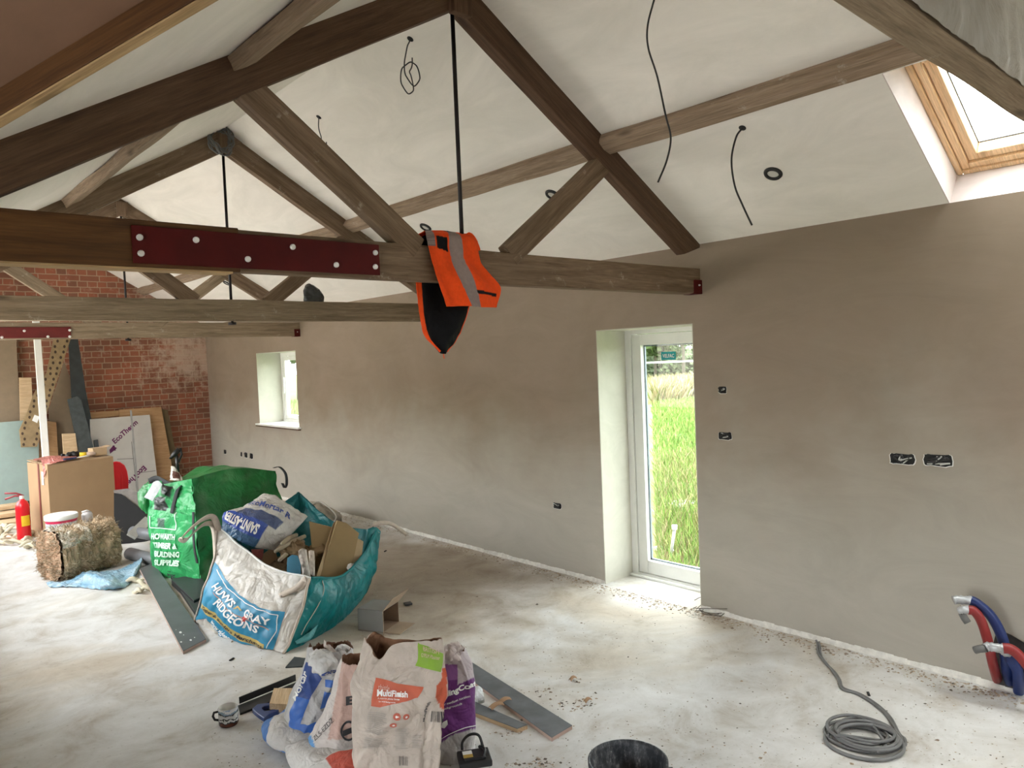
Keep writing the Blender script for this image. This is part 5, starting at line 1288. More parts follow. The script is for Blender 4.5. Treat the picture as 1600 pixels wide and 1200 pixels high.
def huws():
    C0 = [F(306, 972), Aat(318, 925, 1.66, 5.15), Aat(334, 880, 1.72, 5.18), Aat(343, 822, 1.82, 5.2)]
    C1 = [F(445, 1021), Aat(460, 985, 1.93, 4.33), Aat(474, 945, 2.0, 4.35), Aat(486, 903, 2.08, 4.36)]
    C2 = [F(545, 962), Aat(574, 925, 2.68, 4.72), Aat(588, 880, 2.74, 4.76), Aat(590, 828, 2.82, 4.80)]
    C3 = [Vector((2.32, 5.62, 0)), Vector((2.36, 5.66, .25)), Aat(462, 800, 2.45, 5.62), Aat(466, 768, 2.5, 5.62)]
    B = Bulk([C0, C1, C2, C3], [.075, .05, .05, .05], [.085, .14, .10, .06], cr=(5, .03, 1))
    t = empty('bulk_bag', (B.c.x, B.c.y, 0), 'open white and teal builders bulk bag full of waste, blue merchant logo on its side', 'bulk bag')
    TEAL = (.0, .155, .165); WH = (.56, .52, .46); BL = (.022, .235, .40); YE = (.55, .40, .12)
    panel = [(336, 878), (345, 893), (356, 910), (372, 930), (392, 943), (415, 951), (446, 956), (437, 990), (424, 1022), (395, 1020), (372, 1014), (352, 1004), (341, 990), (332, 972), (322, 966), (306, 966), (306, 955), (318, 930), (328, 905)]
    def col(sd, u, v):
        if v == 2: return (.02, .17, .18)
        if sd == 0:
            a, b_ = proj(B.pt(0, u, v))
            return tuple(c*(1+.14*noise.noise(Vector((u*8, v*8, 0)))) for c in WH)
        if sd == 1: return tuple(c*(1+.5*noise.noise(Vector((u*3, v*3, 5)))) for c in TEAL)
        return TEAL
    mb = MB(); B.mesh(mb, col, 110, 120)
    I = Inv(lambda u, v: B.pt(0, u, v, raw=True), 0, 1, 0, 1, 36, lambda u, v: B.pt(0, u, v))
    def strip(path, w_, mi, off=.003, n=36):
        Q = [crom([Vector((a, b_, 0)) for a, b_ in path], i/n) for i in range(n+1)]; vv = []
        for i, q in enumerate(Q):
            t_ = (Q[min(i+1, n)]-Q[max(i-1, 0)]).normalized(); nn = Vector((-t_.y, t_.x, 0))*w_/2
            vv += [I.at(q.x-nn.x, q.y-nn.y, off), I.at(q.x+nn.x, q.y+nn.y, off)]
        mb.add(vv, [(2*i, 2*i+2, 2*i+3, 2*i+1) for i in range(n)], mi, True)
    def along(txt, path, hgt, mi, bold=.02, off=.0045):
        P_ = [Vector((a, b_, 0)) for a, b_ in path]
        def f(a, b_):
            p = crom(P_, a); t_ = (crom(P_, min(a+.02, 1))-crom(P_, max(a-.02, 0))).normalized(); nn = Vector((t_.y, -t_.x, 0))
            q = p+nn*hgt*b_; return I.at(q.x, q.y, off+.002)
        put_text(mb, txt, f, mi, bold)
    band(mb, I, [(336, 878), (345, 893), (356, 910), (372, 930), (392, 943), (415, 951), (446, 956)], [(305, 968), (322, 967), (337, 982), (352, 1004), (372, 1014), (395, 1020), (424, 1021)], 6, 90, 50, .002)
    strip([(339, 890), (348, 908), (362, 926), (385, 944), (410, 953), (436, 961)], 1.3, 1)
    strip([(436, 961), (429, 990), (417, 1013)], 1.3, 1)
    band(mb, I, [(317, 941), (331, 953.5), (352, 972.5), (380, 991.5), (414, 1006.5)], [(314, 949), (328, 962.5), (350, 981.5), (378, 1000.5), (413, 1015.5)], 2, 50, 5, .0034)
    along('HUWS', [(333, 917), (344, 933), (361, 951)], 12, 1, .03)
    along('GRAY', [(379, 962), (396, 971), (422, 979)], 12.5, 1, .03)
    along('RIDGEONS', [(334, 944), (350, 959), (372, 977), (402, 990)], 12, 1, .03)
    along('Timber & Builders Merchants', [(318, 949), (331, 961.5), (352, 980), (380, 999), (411, 1013)], 5, 3, .02, .005)
    along('www.ridgeons.co.uk', [(328, 972), (342, 990), (362, 1005), (390, 1018)], 7, 1, .02)
    strip([(335, 925), (350, 946), (372, 962), (395, 972), (420, 985)], 1.1, 4, .004)
    mb.add([I.at(*q, .0045) for q in ((365, 951), (371, 947), (377, 955), (374, 955), (371, 950), (368, 952))], [(0, 1, 4, 5), (1, 2, 3, 4)], 2)
    mb.add([I.at(*q, .0055) for q in ((379, 965), (384, 960), (386, 964), (389, 966), (384, 969), (386, 974), (382, 971), (377, 973))], [tuple(range(8))], 5)
    mats = [V_plastic, M_inkw, plain('yellow_ink', YE, .6, bs=0), M_inkk, plain('orange_ink', (.55, .22, .10), .6, bs=0), plain('red_ink', (.55, .06, .05), .6, bs=0), plain('blue_printed_panel', (.018, .22, .38), .5, var=.15, scale=10, bs=.1)]
    mb.build('bag_body', mats, t)
    # seams
    def seam(name, pts, w_, mat, lab=None, wd=None, r=.006):
        m_ = MB(); n = 40; m_.tube([crom(pts, i/n) for i in range(n+1)], r, 6); o = m_.build(name, mat, t); 
        if lab: o['label'] = lab
    M_web = plain('cream_webbing', (.56, .48, .40), .8, var=.1, scale=40)
    seam('corner_seam', [B.pt(0, .0, k/8, .006) for k in range(9)], .02, M_web, r=.009)
    seam('corner_seam', [B.pt(0, 1, k/8, .006) for k in range(9)], .02, M_web, r=.009)
    seam('side_stitching', [B.pt(1, .16, .96, .004), B.pt(1, .17, .8, .004), B.pt(1, .15, .6, .004), B.pt(1, .10, .35, .004), B.pt(1, .09, .22, .004)], .01, M_web, r=.003)
    seam('top_hem', [B.pt(0, k/10, 1, 0) for k in range(11)], .02, M_inkw, r=.007)
    seam('top_hem', [B.pt(1, k/10, 1, 0) for k in range(11)], .02, plain('teal_hem', TEAL, .5), r=.009)
    # lifting loops
    a = C0[3]; mb = MB()
    pts = [Aat(343, 850, a.x, a.y), Aat(341, 826, a.x-.02, a.y-.02), Aat(333, 808, a.x-.05, a.y-.03), Aat(318, 811, a.x-.10, a.y-.02), Aat(300, 824, a.x-.17, a.y-.02), Aat(286, 838, a.x-.22, a.y-.02), Aat(284, 843, a.x-.22, a.y-.02), Aat(292, 843, a.x-.20, a.y-.02), Aat(306, 829, a.x-.14, a.y-.0), Aat(322, 818, a.x-.07, a.y+.02), Aat(334, 826, a.x-.02, a.y+.02), Aat(338, 880, a.x-.1, a.y-.02)]
    ribbon(mb, pts, Vector((.3, -.5, .6)), .045, .006, n=70); mb.build('lifting_loop', M_web, t)
    mb = MB()
    pts = [B.pt(0, .98, .97, .01), B.pt(0, .95, .88, .012), B.pt(0, .86, .80, .014), B.pt(0, .80, .73, .012), B.pt(0, .83, .76, .016), B.pt(0, .91, .86, .018), B.pt(0, .97, 1.0, .012)]
    ribbon(mb, pts, (B.pt(0, .9, .5)-B.pt(0, .3, .5)).cross(Vector((.4, .2, 1))).cross(Vector((1, 0, .8))), .034, .005, n=50); mb.build('lifting_loop', M_web, t)
    p = C2[3]; mb = MB()
    pts = [p+Vector((0, 0, -.03)), Aat(583, 822, p.x, p.y), Aat(595, 817, p.x+.04, p.y), Aat(612, 819, p.x+.12, p.y), Aat(628, 830, p.x+.18, p.y), Aat(636, 836, p.x+.2, p.y)]
    ribbon(mb, pts, Vector((.1, -.1, 1)), .03, .005); mb.build('lifting_loop', M_web, t)
    # folded teal corner at the right and the pocket flap on the side
    c = [[Aat(575, 826, 2.8, 4.78), Aat(586, 823, 2.82, 4.80), Aat(594, 830, 2.84, 4.82)], [Aat(570, 850, 2.78, 4.76), Aat(583, 850, 2.8, 4.78), Aat(590, 858, 2.82, 4.8)], [Aat(567, 880, 2.74, 4.74), Aat(577, 885, 2.76, 4.76), Aat(583, 890, 2.76, 4.76)]]
    mb = MB(); pillow(mb, c, .05, 24, 30, 12, .015, 4, lambda u, v: TEAL); mb.build('folded_corner', V_plastic, t)
    c = [[B.pt(1, .03, .16, .02), B.pt(1, .12, .24, .03), B.pt(1, .22, .30, .02)], [B.pt(1, .04, .13, .03), B.pt(1, .13, .17, .05), B.pt(1, .22, .20, .03)], [B.pt(1, .06, .10, .02), B.pt(1, .14, .10, .04), B.pt(1, .20, .13, .02)]]
    mb = MB(); pillow(mb, c, .01, 24, 20, 14, .006, 4, lambda u, v: (.10, .36, .38)); mb.build('document_pocket', V_plastic, t)
    # waste heap inside
    ctr = sum((k[2] for k in B.K), Vector())/4
    vw = vcol('waste_heap', .85, .3, 15, .6, .2)
    mb = MB()
    def heap(u, v):
        p = (B.K[0][3].lerp(B.K[1][3], u)).lerp(B.K[3][3].lerp(B.K[2][3], u), v)
        p = ctr+(p-ctr)*.93; e = math.sin(PI*u)*math.sin(PI*v)
        p.z = .27+.05*e+.06*noise.noise(p*5)+.035*noise.noise(p*12)+.10*v*(1-u)-.06*(1-v)
        p.z = min(p.z, .44); return p
    mb.grid(60, 60, heap, 0, True, colfn=lambda u, v: [(.20, .13, .07), (.28, .20, .12), (.13, .09, .06)][int((noise.noise(Vector((u*6, v*6, 2)))+1)*1.5) % 3])
    o = mb.build('waste_heap', vw, loc=(ctr.x, ctr.y, .36)); tag(o, 'brown crumpled packing waste filling the white and teal bulk bag', 'waste', kind='stuff')
    return B
HB = huws()

def bag_contents():
    # mortar sack on top
    X0, Y0 = 2.12, 5.02
    A = lambda a, b_, dx=0, dy=0: Aat(a, b_, X0+dx, Y0+dy)
    c = [[A(396, 783, .1, .2), A(415, 771, .1, .2), A(440, 780, .1, .15), A(481, 807, .1, .1)],
         [A(374, 795, .05, .1), A(402, 797, .02, .05), A(432, 806, 0, 0), A(464, 826, .05, 0)],
         [A(350, 800, -.1, .05), A(378, 814, -.08, -.03), A(410, 826, -.06, -.08), A(444, 845, 0, -.04)],
         [A(346, 826, -.12, 0), A(368, 842, -.12, -.06), A(396, 855, -.1, -.08), A(428, 860, -.02, -.05)]]
    WG = (.60, .575, .54)
    def col(u, v):
        if .40 < v < .60 and .18 < u < .80: return (.06, .09, .20)
        if v >= .60 and u < .70: return (.035, .08, .36) if v < .84 else (.04, .11, .22)
        return tuple(q*(1+.2*noise.noise(Vector((u*6, v*6, 1)))) for q in WG)
    mb = MB(); S = pillow(mb, c, .07, 70, 60, 9, .02, 3, col)
    put_text(mb, 'EcoMortar R', lambda a, b_: S(.16+.68*a, .32-.11*b_, .004), 2, .02)
    put_text(mb, 'SAINT-ASTIER', lambda a, b_: S(.62-.58*a, .65+.15*b_, .004), 1, .04)
    o = mb.build('mortar_sack', [V_film, M_inkw, M_inkb], loc=A(410, 840)); tag(o, 'shiny white and blue mortar sack lying on the waste in the teal bulk bag', 'sack')
    n0 = Vector((2.3, 4.9, 0)).normalized()
    def nrm(a, tilt): n = Matrix.Rotation(math.radians(a), 3, 'Z') @ n0; return Vector((n.x, n.y, tilt))
    MI = plain('mustard_fibreboard', (.30, .205, .095), .8, var=.08, scale=6); ME = plain('pale_board_edge', (.44, .32, .18), .8)
    t = slab_px('board_offcut', [(527, 813), (541, 817), (561, 833), (546, 906), (497, 908)], (2.36, 4.70, 0), nrm(8, -.12), .035, MI, None, 'largest tan board offcut standing up at the right of the bulk bag', 'board offcut')
    slab_px('cut_edge', [(521, 817), (527, 813), (499, 905), (492, 908)], (2.355, 4.69, 0), nrm(30, -.12), .004, ME, t)
    slab_px('board_offcut', [(483, 815), (519, 824), (500, 890), (492, 902)], (2.36, 4.80, 0), nrm(0, -.1), .03, MI, None, 'tan board offcut standing left of the largest one in the bulk bag', 'board offcut')
    slab_px('board_offcut', [(557, 840), (568, 846), (563, 890), (549, 905), (546, 900)], (2.46, 4.68, 0), nrm(10, -.1), .02, ME, None, 'thin pale board sliver at the right rim of the bulk bag', 'board offcut')
    slab_px('board_offcut', [(556, 880), (563, 885), (552, 905), (545, 905)], (2.44, 4.63, 0), nrm(10, -.1), .01, plain('orange_wood', (.45, .25, .11), .7), None, 'small orange wood splinter by the right rim of the bulk bag', 'wood splinter')
    # carton and packets
    slab_px('packing_carton', [(408, 868), (428, 852), (440, 893), (436, 900), (412, 884)], (2.02, 4.66, 0), nrm(20, -.9), .05, M_card, None, 'folded brown carton strip lying below the mortar sack', 'carton')
    slab_px('printed_packet', [(392, 858), (412, 858), (409, 876), (396, 874)], (1.98, 4.74, 0), nrm(0, -.6), .03, plain('red_white_packet', (.38, .10, .08), .6, var=.3, scale=30), None, 'small red and white packet beside the carton strip in the bulk bag', 'packet')
    t = slab_px('blue_packet', [(449, 872), (456, 867), (465, 868), (470, 882), (470, 900), (448, 895)], (2.10, 4.48, 0), nrm(0, -.25), .04, plain('sky_blue_packet', (.10, .33, .50), .5, var=.05), None, 'sky blue and black packet near the front rim of the bulk bag', 'packet')
    slab_px('black_band', [(456, 870), (465, 868), (470, 882), (470, 900), (462, 896), (460, 880)], (2.115, 4.515, 0), nrm(0, -.25), .004, M_black, t)
    def cloth(name, pts, label, colr, w_, zw=.03):
        mb = MB(); pillow(mb, pts, .05, 30, 34, 22, .022, 6, lambda u, v: tuple(c*(1+.25*noise.noise(Vector((u*9, v*9, 3)))) for c in colr)); o = mb.build(name, V_cloth, loc=pts[-1][0]); tag(o, label, 'cloth'); return o
    Q = lambda a, b_, d=0: Aat(a, b_, 2.17+d, 4.50+d)
    cloth('wool_glove', [[Q(466, 860), Q(472, 857), Q(479, 859)], [Q(467, 872), Q(474, 872), Q(481, 873)], [Q(471, 886), Q(477, 886), Q(483, 887)], [Q(473, 900), Q(479, 901), Q(485, 901)]], 'rolled white fleecy cloth standing beside the sky blue packet', (.62, .56, .50), .03)
    cloth('wool_glove', [[Q(482, 861, .04), Q(486, 860, .04), Q(491, 861, .04)], [Q(483, 878, .04), Q(487, 878, .04), Q(492, 878, .04)], [Q(484, 896, .04), Q(488, 900, .04), Q(492, 900, .04)]], 'second roll of white fleecy cloth, against the tan boards', (.58, .50, .42), .03)
    # wood sticks
    for i, (p, q, lb) in enumerate((((430, 862), (476, 838), 'upper long'), ((436, 876), (474, 846), 'lower long'), ((440, 850), (463, 836), 'short'))):
        a = Aat(*p, 2.05, 4.85); b_ = Aat(*q, 2.35, 5.0); mb = MB(); mb.tube([a, (a+b_)/2+Vector((0, 0, .01)), b_], .017, 8, radii=[.012, .018, .015]); o = mb.build('foam_stick', plain('beige_foam', (.36, .29, .20), .8) if i == 0 else MATS['beige_foam'], loc=a); tag(o, lb+' beige foam stick poking out beside the mortar sack', 'foam stick')
    o = MB(); c = Aat(548, 886, 2.5, 4.72); o.lathe([(0, -.03), (.02, -.024), (.032, 0), (.02, .024), (0, .03)], c, 14); tag(o.build('plaster_lump', M_crust, loc=c), 'pale round lump wedged between boards at the right rim of the bulk bag', 'lump')
    # crumpled brown paper
    cols = [(.22, .14, .07), (.27, .18, .10)]
    for i, (a, b_, s_, lb) in enumerate(((470, 862, .11, 'behind the white fleecy cloth'), (455, 848, .10, 'under the foam sticks'), (505, 850, .10, 'between the two standing tan boards'), (430, 880, .09, 'right of the folded carton strip'))):
        c0 = Aat(a, b_+8, 2.32, 4.92); mb = MB()
        mb.grid(36, 20, lambda u, v: c0+Vector((s_*math.sin(PI*v)*math.cos(2*PI*u), s_*math.sin(PI*v)*math.sin(2*PI*u), .55*s_*math.cos(PI*v)))*(1+.45*noise.noise(Vector((math.cos(2*PI*u)*2, math.sin(2*PI*u)*2, v*4+i*9)))), 0, False, True, lambda u, v: cols[i % 2])
        tag(mb.build('crumpled_paper', V_paper, loc=c0), 'crumpled brown paper '+lb, 'paper')
bag_contents()

def howarth():
    C0 = [F(238, 893), Aat(234, 850, 1.86, 6.85), Aat(231, 800, 1.85, 6.85), Aat(228, 762, 1.9, 6.9)]
    C1 = [F(313, 914), Aat(309, 860, 2.04, 6.2), Aat(305, 800, 2.05, 6.25), Aat(300, 748, 2.12, 6.3)]
    C2 = [Vector((2.86, 6.42, 0)), Vector((2.93, 6.42, .3)), Aat(434, 765, 2.88, 6.45), Aat(431, 736, 2.85, 6.45)]
    C3 = [Vector((2.62, 7.15, 0)), Vector((2.66, 7.2, .4)), Aat(340, 745, 2.6, 7.1), Aat(345, 735, 2.6, 7.1)]
    B = Bulk([C0, C1, C2, C3], [.05, .06, .06, .05], [.0, -.055, .0, .0], cr=(4.5, .032, 7))
    t = empty('bulk_bag', (B.c.x, B.c.y, 0), 'full green bulk bag with white merchant lettering, behind the white and teal one', 'bulk bag')
    G_SHADE = (.008, .17, .035); G_LIT = (.03, .33, .10)  # front green painted paler for the side light falling on it
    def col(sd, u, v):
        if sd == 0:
            base = G_LIT
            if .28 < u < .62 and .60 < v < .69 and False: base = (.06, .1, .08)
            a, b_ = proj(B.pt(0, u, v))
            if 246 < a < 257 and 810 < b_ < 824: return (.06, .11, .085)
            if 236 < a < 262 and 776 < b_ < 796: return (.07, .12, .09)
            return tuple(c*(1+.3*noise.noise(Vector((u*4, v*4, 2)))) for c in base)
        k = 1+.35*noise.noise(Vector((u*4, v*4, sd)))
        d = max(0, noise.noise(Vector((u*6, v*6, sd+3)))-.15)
        return (G_SHADE[0]*k+.12*d, G_SHADE[1]*k+.12*d, G_SHADE[2]*k+.1*d)
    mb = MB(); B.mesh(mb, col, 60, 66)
    # closed bulging top
    K = [k[-1] for k in B.K]
    def topf(u, v):
        ed = lambda sd, q: B.pt(sd, q, 1)
        a = ed(0, u); c_ = ed(2, 1-u); l = ed(3, 1-v); r = ed(1, v)
        p = a.lerp(c_, v)*.5+l.lerp(r, u)*.5
        # coons patch
        p = (a.lerp(c_, v)+l.lerp(r, u))-((K[0].lerp(K[1], u)).lerp(K[3].lerp(K[2], u), v))
        e = math.sin(PI*u)*math.sin(PI*v); p.z += .06*e+.05*e*noise.noise(p*6)-.07*e*max(0, 1-v*2.4); return p
    mb.grid(50, 50, topf, 0, True, colfn=lambda u, v: G_SHADE)
    I = Inv(lambda u, v: B.pt(0, u, v, raw=True), 0, 1, 0, 1, 36, lambda u, v: B.pt(0, u, v))
    def T(txt, x0, y0, x1, y1, h_, mi=1, bo=.045):
        put_text(mb, txt, lambda a, b_: I.at(x0+(x1-x0)*a, y0+(y1-y0)*a-h_*b_, .014), mi, bo)
    T('HOWARTH', 240, 842, 275, 844, 9.5); T('TIMBER &', 241, 855.5, 277, 858, 9); T('BUILDING', 243, 869, 281, 871, 9); T('SUPPLIES', 244, 882, 283, 884, 9)
    def ln(x0, y0, x1, y1, w_=1.4):
        d = Vector((x1-x0, y1-y0, 0)); n_ = Vector((-d.y, d.x, 0)).normalized()*w_/2; vv = []
        for i in range(13):
            x = x0+(x1-x0)*i/12; y = y0+(y1-y0)*i/12; vv += [I.at(x-n_.x, y-n_.y, .0045), I.at(x+n_.x, y+n_.y, .0045)]
        mb.add(vv, [(2*i, 2*i+2, 2*i+3, 2*i+1) for i in range(12)], 1, True)
    ln(236, 824, 274, 828); ln(274, 828, 274, 803); ln(274, 803, 284, 795); ln(284, 795, 283, 789); ln(283, 789, 268, 789); ln(236, 824, 236, 806)
    T('...', 262, 893, 270, 893, 2, 2, .02); T('www', 262, 899, 278, 900, 4, 2, .02)
    mb.build('bag_body', [V_plastic, plain('pale_green_white_ink', (.55, .70, .58), .6, bs=0), M_inkk], t)
    M_bw = plain('black_webbing', (.02, .022, .024), .75, var=.2, scale=40)
    def rb(pts, wd, w_=.045, n=50, lab=None):
        mb = MB(); ribbon(mb, pts, wd, w_, .005, n=n); o = mb.build('lifting_loop', M_bw, t)
    f_ = lambda a, b_, dx=0, dy=0: Aat(a, b_, 1.94+dx, 6.55+dy)
    rb([f_(268, 802, 0, -.1), f_(272, 785, 0, -.1), f_(278, 765, 0, -.1), f_(288, 756, .02, -.05), f_(299, 766, .05, -.12), f_(308, 778, .1, -.2)], Vector((.3, -.95, 0)).cross(Vector((0, 0, 1))).cross(Vector((-.2, .1, .3))), .05)
    rb([f_(233, 752, 0, .3), f_(245, 748, 0, .25), f_(262, 756, .0, .1), f_(278, 762, .02, .0), f_(286, 757, .03, -.05)], Vector((.1, -.2, 1)), .05)
    rb([Aat(302, 800, 2.05, 6.15), Aat(303, 850, 2.04, 6.12), Aat(308, 880, 2.03, 6.12)], Vector((.1, -1, 0)), .035)
    p = K[2]
    rb([Aat(427, 731, p.x, p.y), Aat(437, 730, p.x+.04, p.y), Aat(446, 740, p.x+.09, p.y), Aat(448, 755, p.x+.11, p.y), Aat(445, 762, p.x+.1, p.y), Aat(441, 755, p.x+.07, p.y)], Vector((.1, -1, .1)), .04)
    # slumped neck of the near face: dark opening, paper label, rubbish poking out
    c = [[f_(230, 757, -.03, .3), f_(252, 752, 0, .2), f_(278, 760, 0, 0), f_(304, 772, .08, -.3)], [f_(232, 775, -.05, .25), f_(252, 768, -.03, .12), f_(272, 778, -.0, -.05), f_(304, 790, .06, -.35)], [f_(236, 795, -.06, .2), f_(255, 798, -.06, .05), f_(275, 800, -.02, -.1), f_(303, 808, .04, -.38)]]
    mb = MB(); pillow(mb, c, .03, 40, 30, 9, .03, 5, lambda u, v: (.02, .025, .022) if (.36 < u < .62 and v < .55) or (.12 < u < .5 and v > .66) else G_LIT); mb.build('folded_neck', V_plastic, t)
    c = [[f_(240, 753, -.08, .1), f_(247, 751, -.08, 0), f_(254, 757, -.08, -.05)], [f_(233, 765, -.1, .1), f_(240, 766, -.1, .0), f_(247, 769, -.1, -.05)], [f_(225, 777, -.1, .1), f_(232, 780, -.1, .05), f_(238, 783, -.1, .0)]]
    mb = MB(); pillow(mb, c, .006, 20, 20, 10, .006, 5, lambda u, v: (.42, .43, .44)); tag(mb.build('paper_label', V_paper, t), 'white paper label')
    c = [[f_(214, 770, -.06, .4), f_(222, 760, 0, .4), f_(232, 752, 0, .35)], [f_(217, 790, -.05, .4), f_(224, 785, -.05, .3), f_(233, 780, -.05, .3)], [f_(228, 802, -.05, .3), f_(231, 804, -.05, .3), f_(234, 806, -.05, .3)]]
    mb = MB(); pillow(mb, c, .03, 20, 20, 10, .012, 5, lambda u, v: G_SHADE); mb.build('folded_corner', V_plastic, t)
    # things poking out
    c = [[f_(267, 728, .05, .1), f_(273, 730, .05, .1), f_(278, 738, .05, .1)], [f_(266, 740, .05, .1), f_(274, 741, .05, .05), f_(284, 745, .05, .05)], [f_(265, 750, .05, .1), f_(275, 751, .05, .0), f_(285, 753, .05, .0)]]
    mb = MB(); pillow(mb, c, .02, 24, 24, 22, .02, 8, lambda u, v: (.12, .05, .035) if .25 < u < .85 and .3 < v < .85 else (.66, .62, .56)); o = mb.build('torn_paper_sack', V_paper, loc=c[2][0]); tag(o, 'torn white-edged brown paper sack poking out of the green bulk bag', 'paper sack')
    t2 = empty('black_bracket', f_(275, 735, .1, .4), 'black plastic bracket sticking up out of the green bulk bag', 'bracket')
    mb = MB(); g = lambda a, b_: f_(a, b_, .12, .3)
    mb.tube([g(278, 738), g(277, 725), g(276, 712)], .014, 8); mb.tube([g(265, 717), g(273, 709), g(280, 702)], .020, 6, radii=[.008, .026, .022]); mb.tube([g(282, 700), g(284, 710), g(279, 722)], .010, 6)
    mb.build('bracket_body', M_black, t2)
    mb = MB(); mb.tube([g(276, 722), g(278, 725)], .012, 6); mb.build('pale_clip', M_white, t2)
howarth()

# pale papers and cable loop lying between the bulk bag and the wall
def behind_bag():
    P = lambda a, b_, z=0: F(a, b_, z)
    rows = [[P(468, 790, .16), P(485, 783, .22), P(508, 790, .20), P(532, 800, .15)], [P(470, 800, .16), P(488, 793, .24), P(510, 800, .20), P(534, 808, .14)], [P(480, 815, .1), P(495, 812, .16), P(515, 812, .15), P(534, 818, .05)]]
    mb = MB(); pillow(mb, rows, .03, 40, 30, 9, .03, 5, lambda u, v: tuple(c*(1+.3*noise.noise(Vector((u*8, v*8, 1)))) for c in (.36, .33, .28))); o = mb.build('cement_paper', V_paper, loc=rows[2][0]); o.location.z -= .0
    tag(o, 'grey crumpled paper sacks on the floor between the teal bulk bag and the wall', 'paper sack')
    a = P(485, 812, .1); t = empty('metal_stand', P(528, 835), 'small black metal stand behind the teal bulk bag, near the wall', 'stand')
    mb = MB(); mb.tube([P(518, 818, .13), P(531, 817, .13)], .008, 6); mb.build('crossbar', M_black, t)
    mb = MB(); mb.tube([P(531, 817, .13), P(536, 838, .0)], .007, 6); mb.build('leg', M_wire, t)
    mb = MB(); mb.tube([P(521, 818, .13), P(524, 838, .0)], .007, 6); mb.build('leg', M_wire, t)
    pts = [P(478, 812, .15), P(484, 792, .25), P(500, 784, .27), P(515, 794, .24), P(525, 806, .18), P(522, 818, .12)]
    mb = MB(); mb.tube([crom(pts, i/40) for i in range(41)], .008, 6); o = mb.build('flexible_conduit', plain('pale_conduit', (.45, .43, .39), .5), loc=pts[0]); tag(o, 'pale flexible cable looping over the grey papers behind the bulk bag', 'cable')
behind_bag()

# ---------------------------------------------------------------- open grey carton on the floor
def open_carton():
    a = F(560, 985); b_ = F(587, 988); x = (b_-a); x.z = 0; Ln = x.length; x.normalize(); y = Vector((-x.y, x.x, 0)); 
    if y.dot(a) < 0: y = -y
    t = empty('open_carton', a, 'small grey cardboard box lying open on the floor right of the bulk bag', 'cardboard box')
    G = plain('grey_printed_card', (.27, .27, .26), .7, var=.05); Bn = plain('brown_card_inside', (.26, .17, .11), .8, var=.08)
    # body axis runs to the right and back: mouth faces right/front
    u = Vector((.80, -.60, 0)); u = (F(587, 988)-F(560, 985)); u.z = 0; u.normalize(); w2 = (F(612, 968)-F(587, 988)); w2.z = 0; w2 = y*(.24)
    L_ = .19; D = .20; Hh = .145
    O = a
    def pp(i, j, k): return O+u*(L_*i)+y*(D*j)+Vector((0, 0, Hh*k))
    e = .004
    def pan(name, pts, n_, m_, par=t):
        mb = MB(); mb.prism(pts, n_*e); q = mb.build(name, m_, par); bmesh_fix(q); return q
    Z = Vector((0, 0, 1))
    pan('side_panel', [pp(0, 0, 0), pp(1, 0, 0), pp(1, 0, 1), pp(0, 0, 1)], y, G)
    pan('side_panel', [pp(0, 1, 0), pp(1, 1, 0), pp(1, 1, 1), pp(0, 1, 1)], -y, Bn)
    pan('top_panel', [pp(0, 0, 1), pp(1, 0, 1), pp(1, 1, 1), pp(0, 1, 1)], -Z, G)
    pan('bottom_panel', [pp(0, 0, 0.02), pp(1, 0, 0.02), pp(1, 1, 0.02), pp(0, 1, 0.02)], Z, Bn)
    pan('end_panel', [pp(0, 0, 0), pp(0, 1, 0), pp(0, 1, 1), pp(0, 0, 1)], u, G)
    pan('flap', [pp(1, 0, 1), pp(1, 1, 1), pp(1, 1, 1)+u*.08+Z*.09, pp(1, 0, 1)+u*.08+Z*.09], u, plain('tan_card_flap', (.36, .27, .19), .8))
    pan('flap', [pp(1, 0, 0.02), pp(1, 1, 0.02), pp(1, 1, 0.02)+u*.12, pp(1, 0, 0.02)+u*.12], Z, MATS['tan_card_flap'])
    pan('flap', [pp(1, 0, 0), pp(1, 0, 1), pp(1, 0, 1)-y*.05+u*.03, pp(1, 0, 0)-y*.05+u*.03], u, MATS['tan_card_flap'])
open_carton()

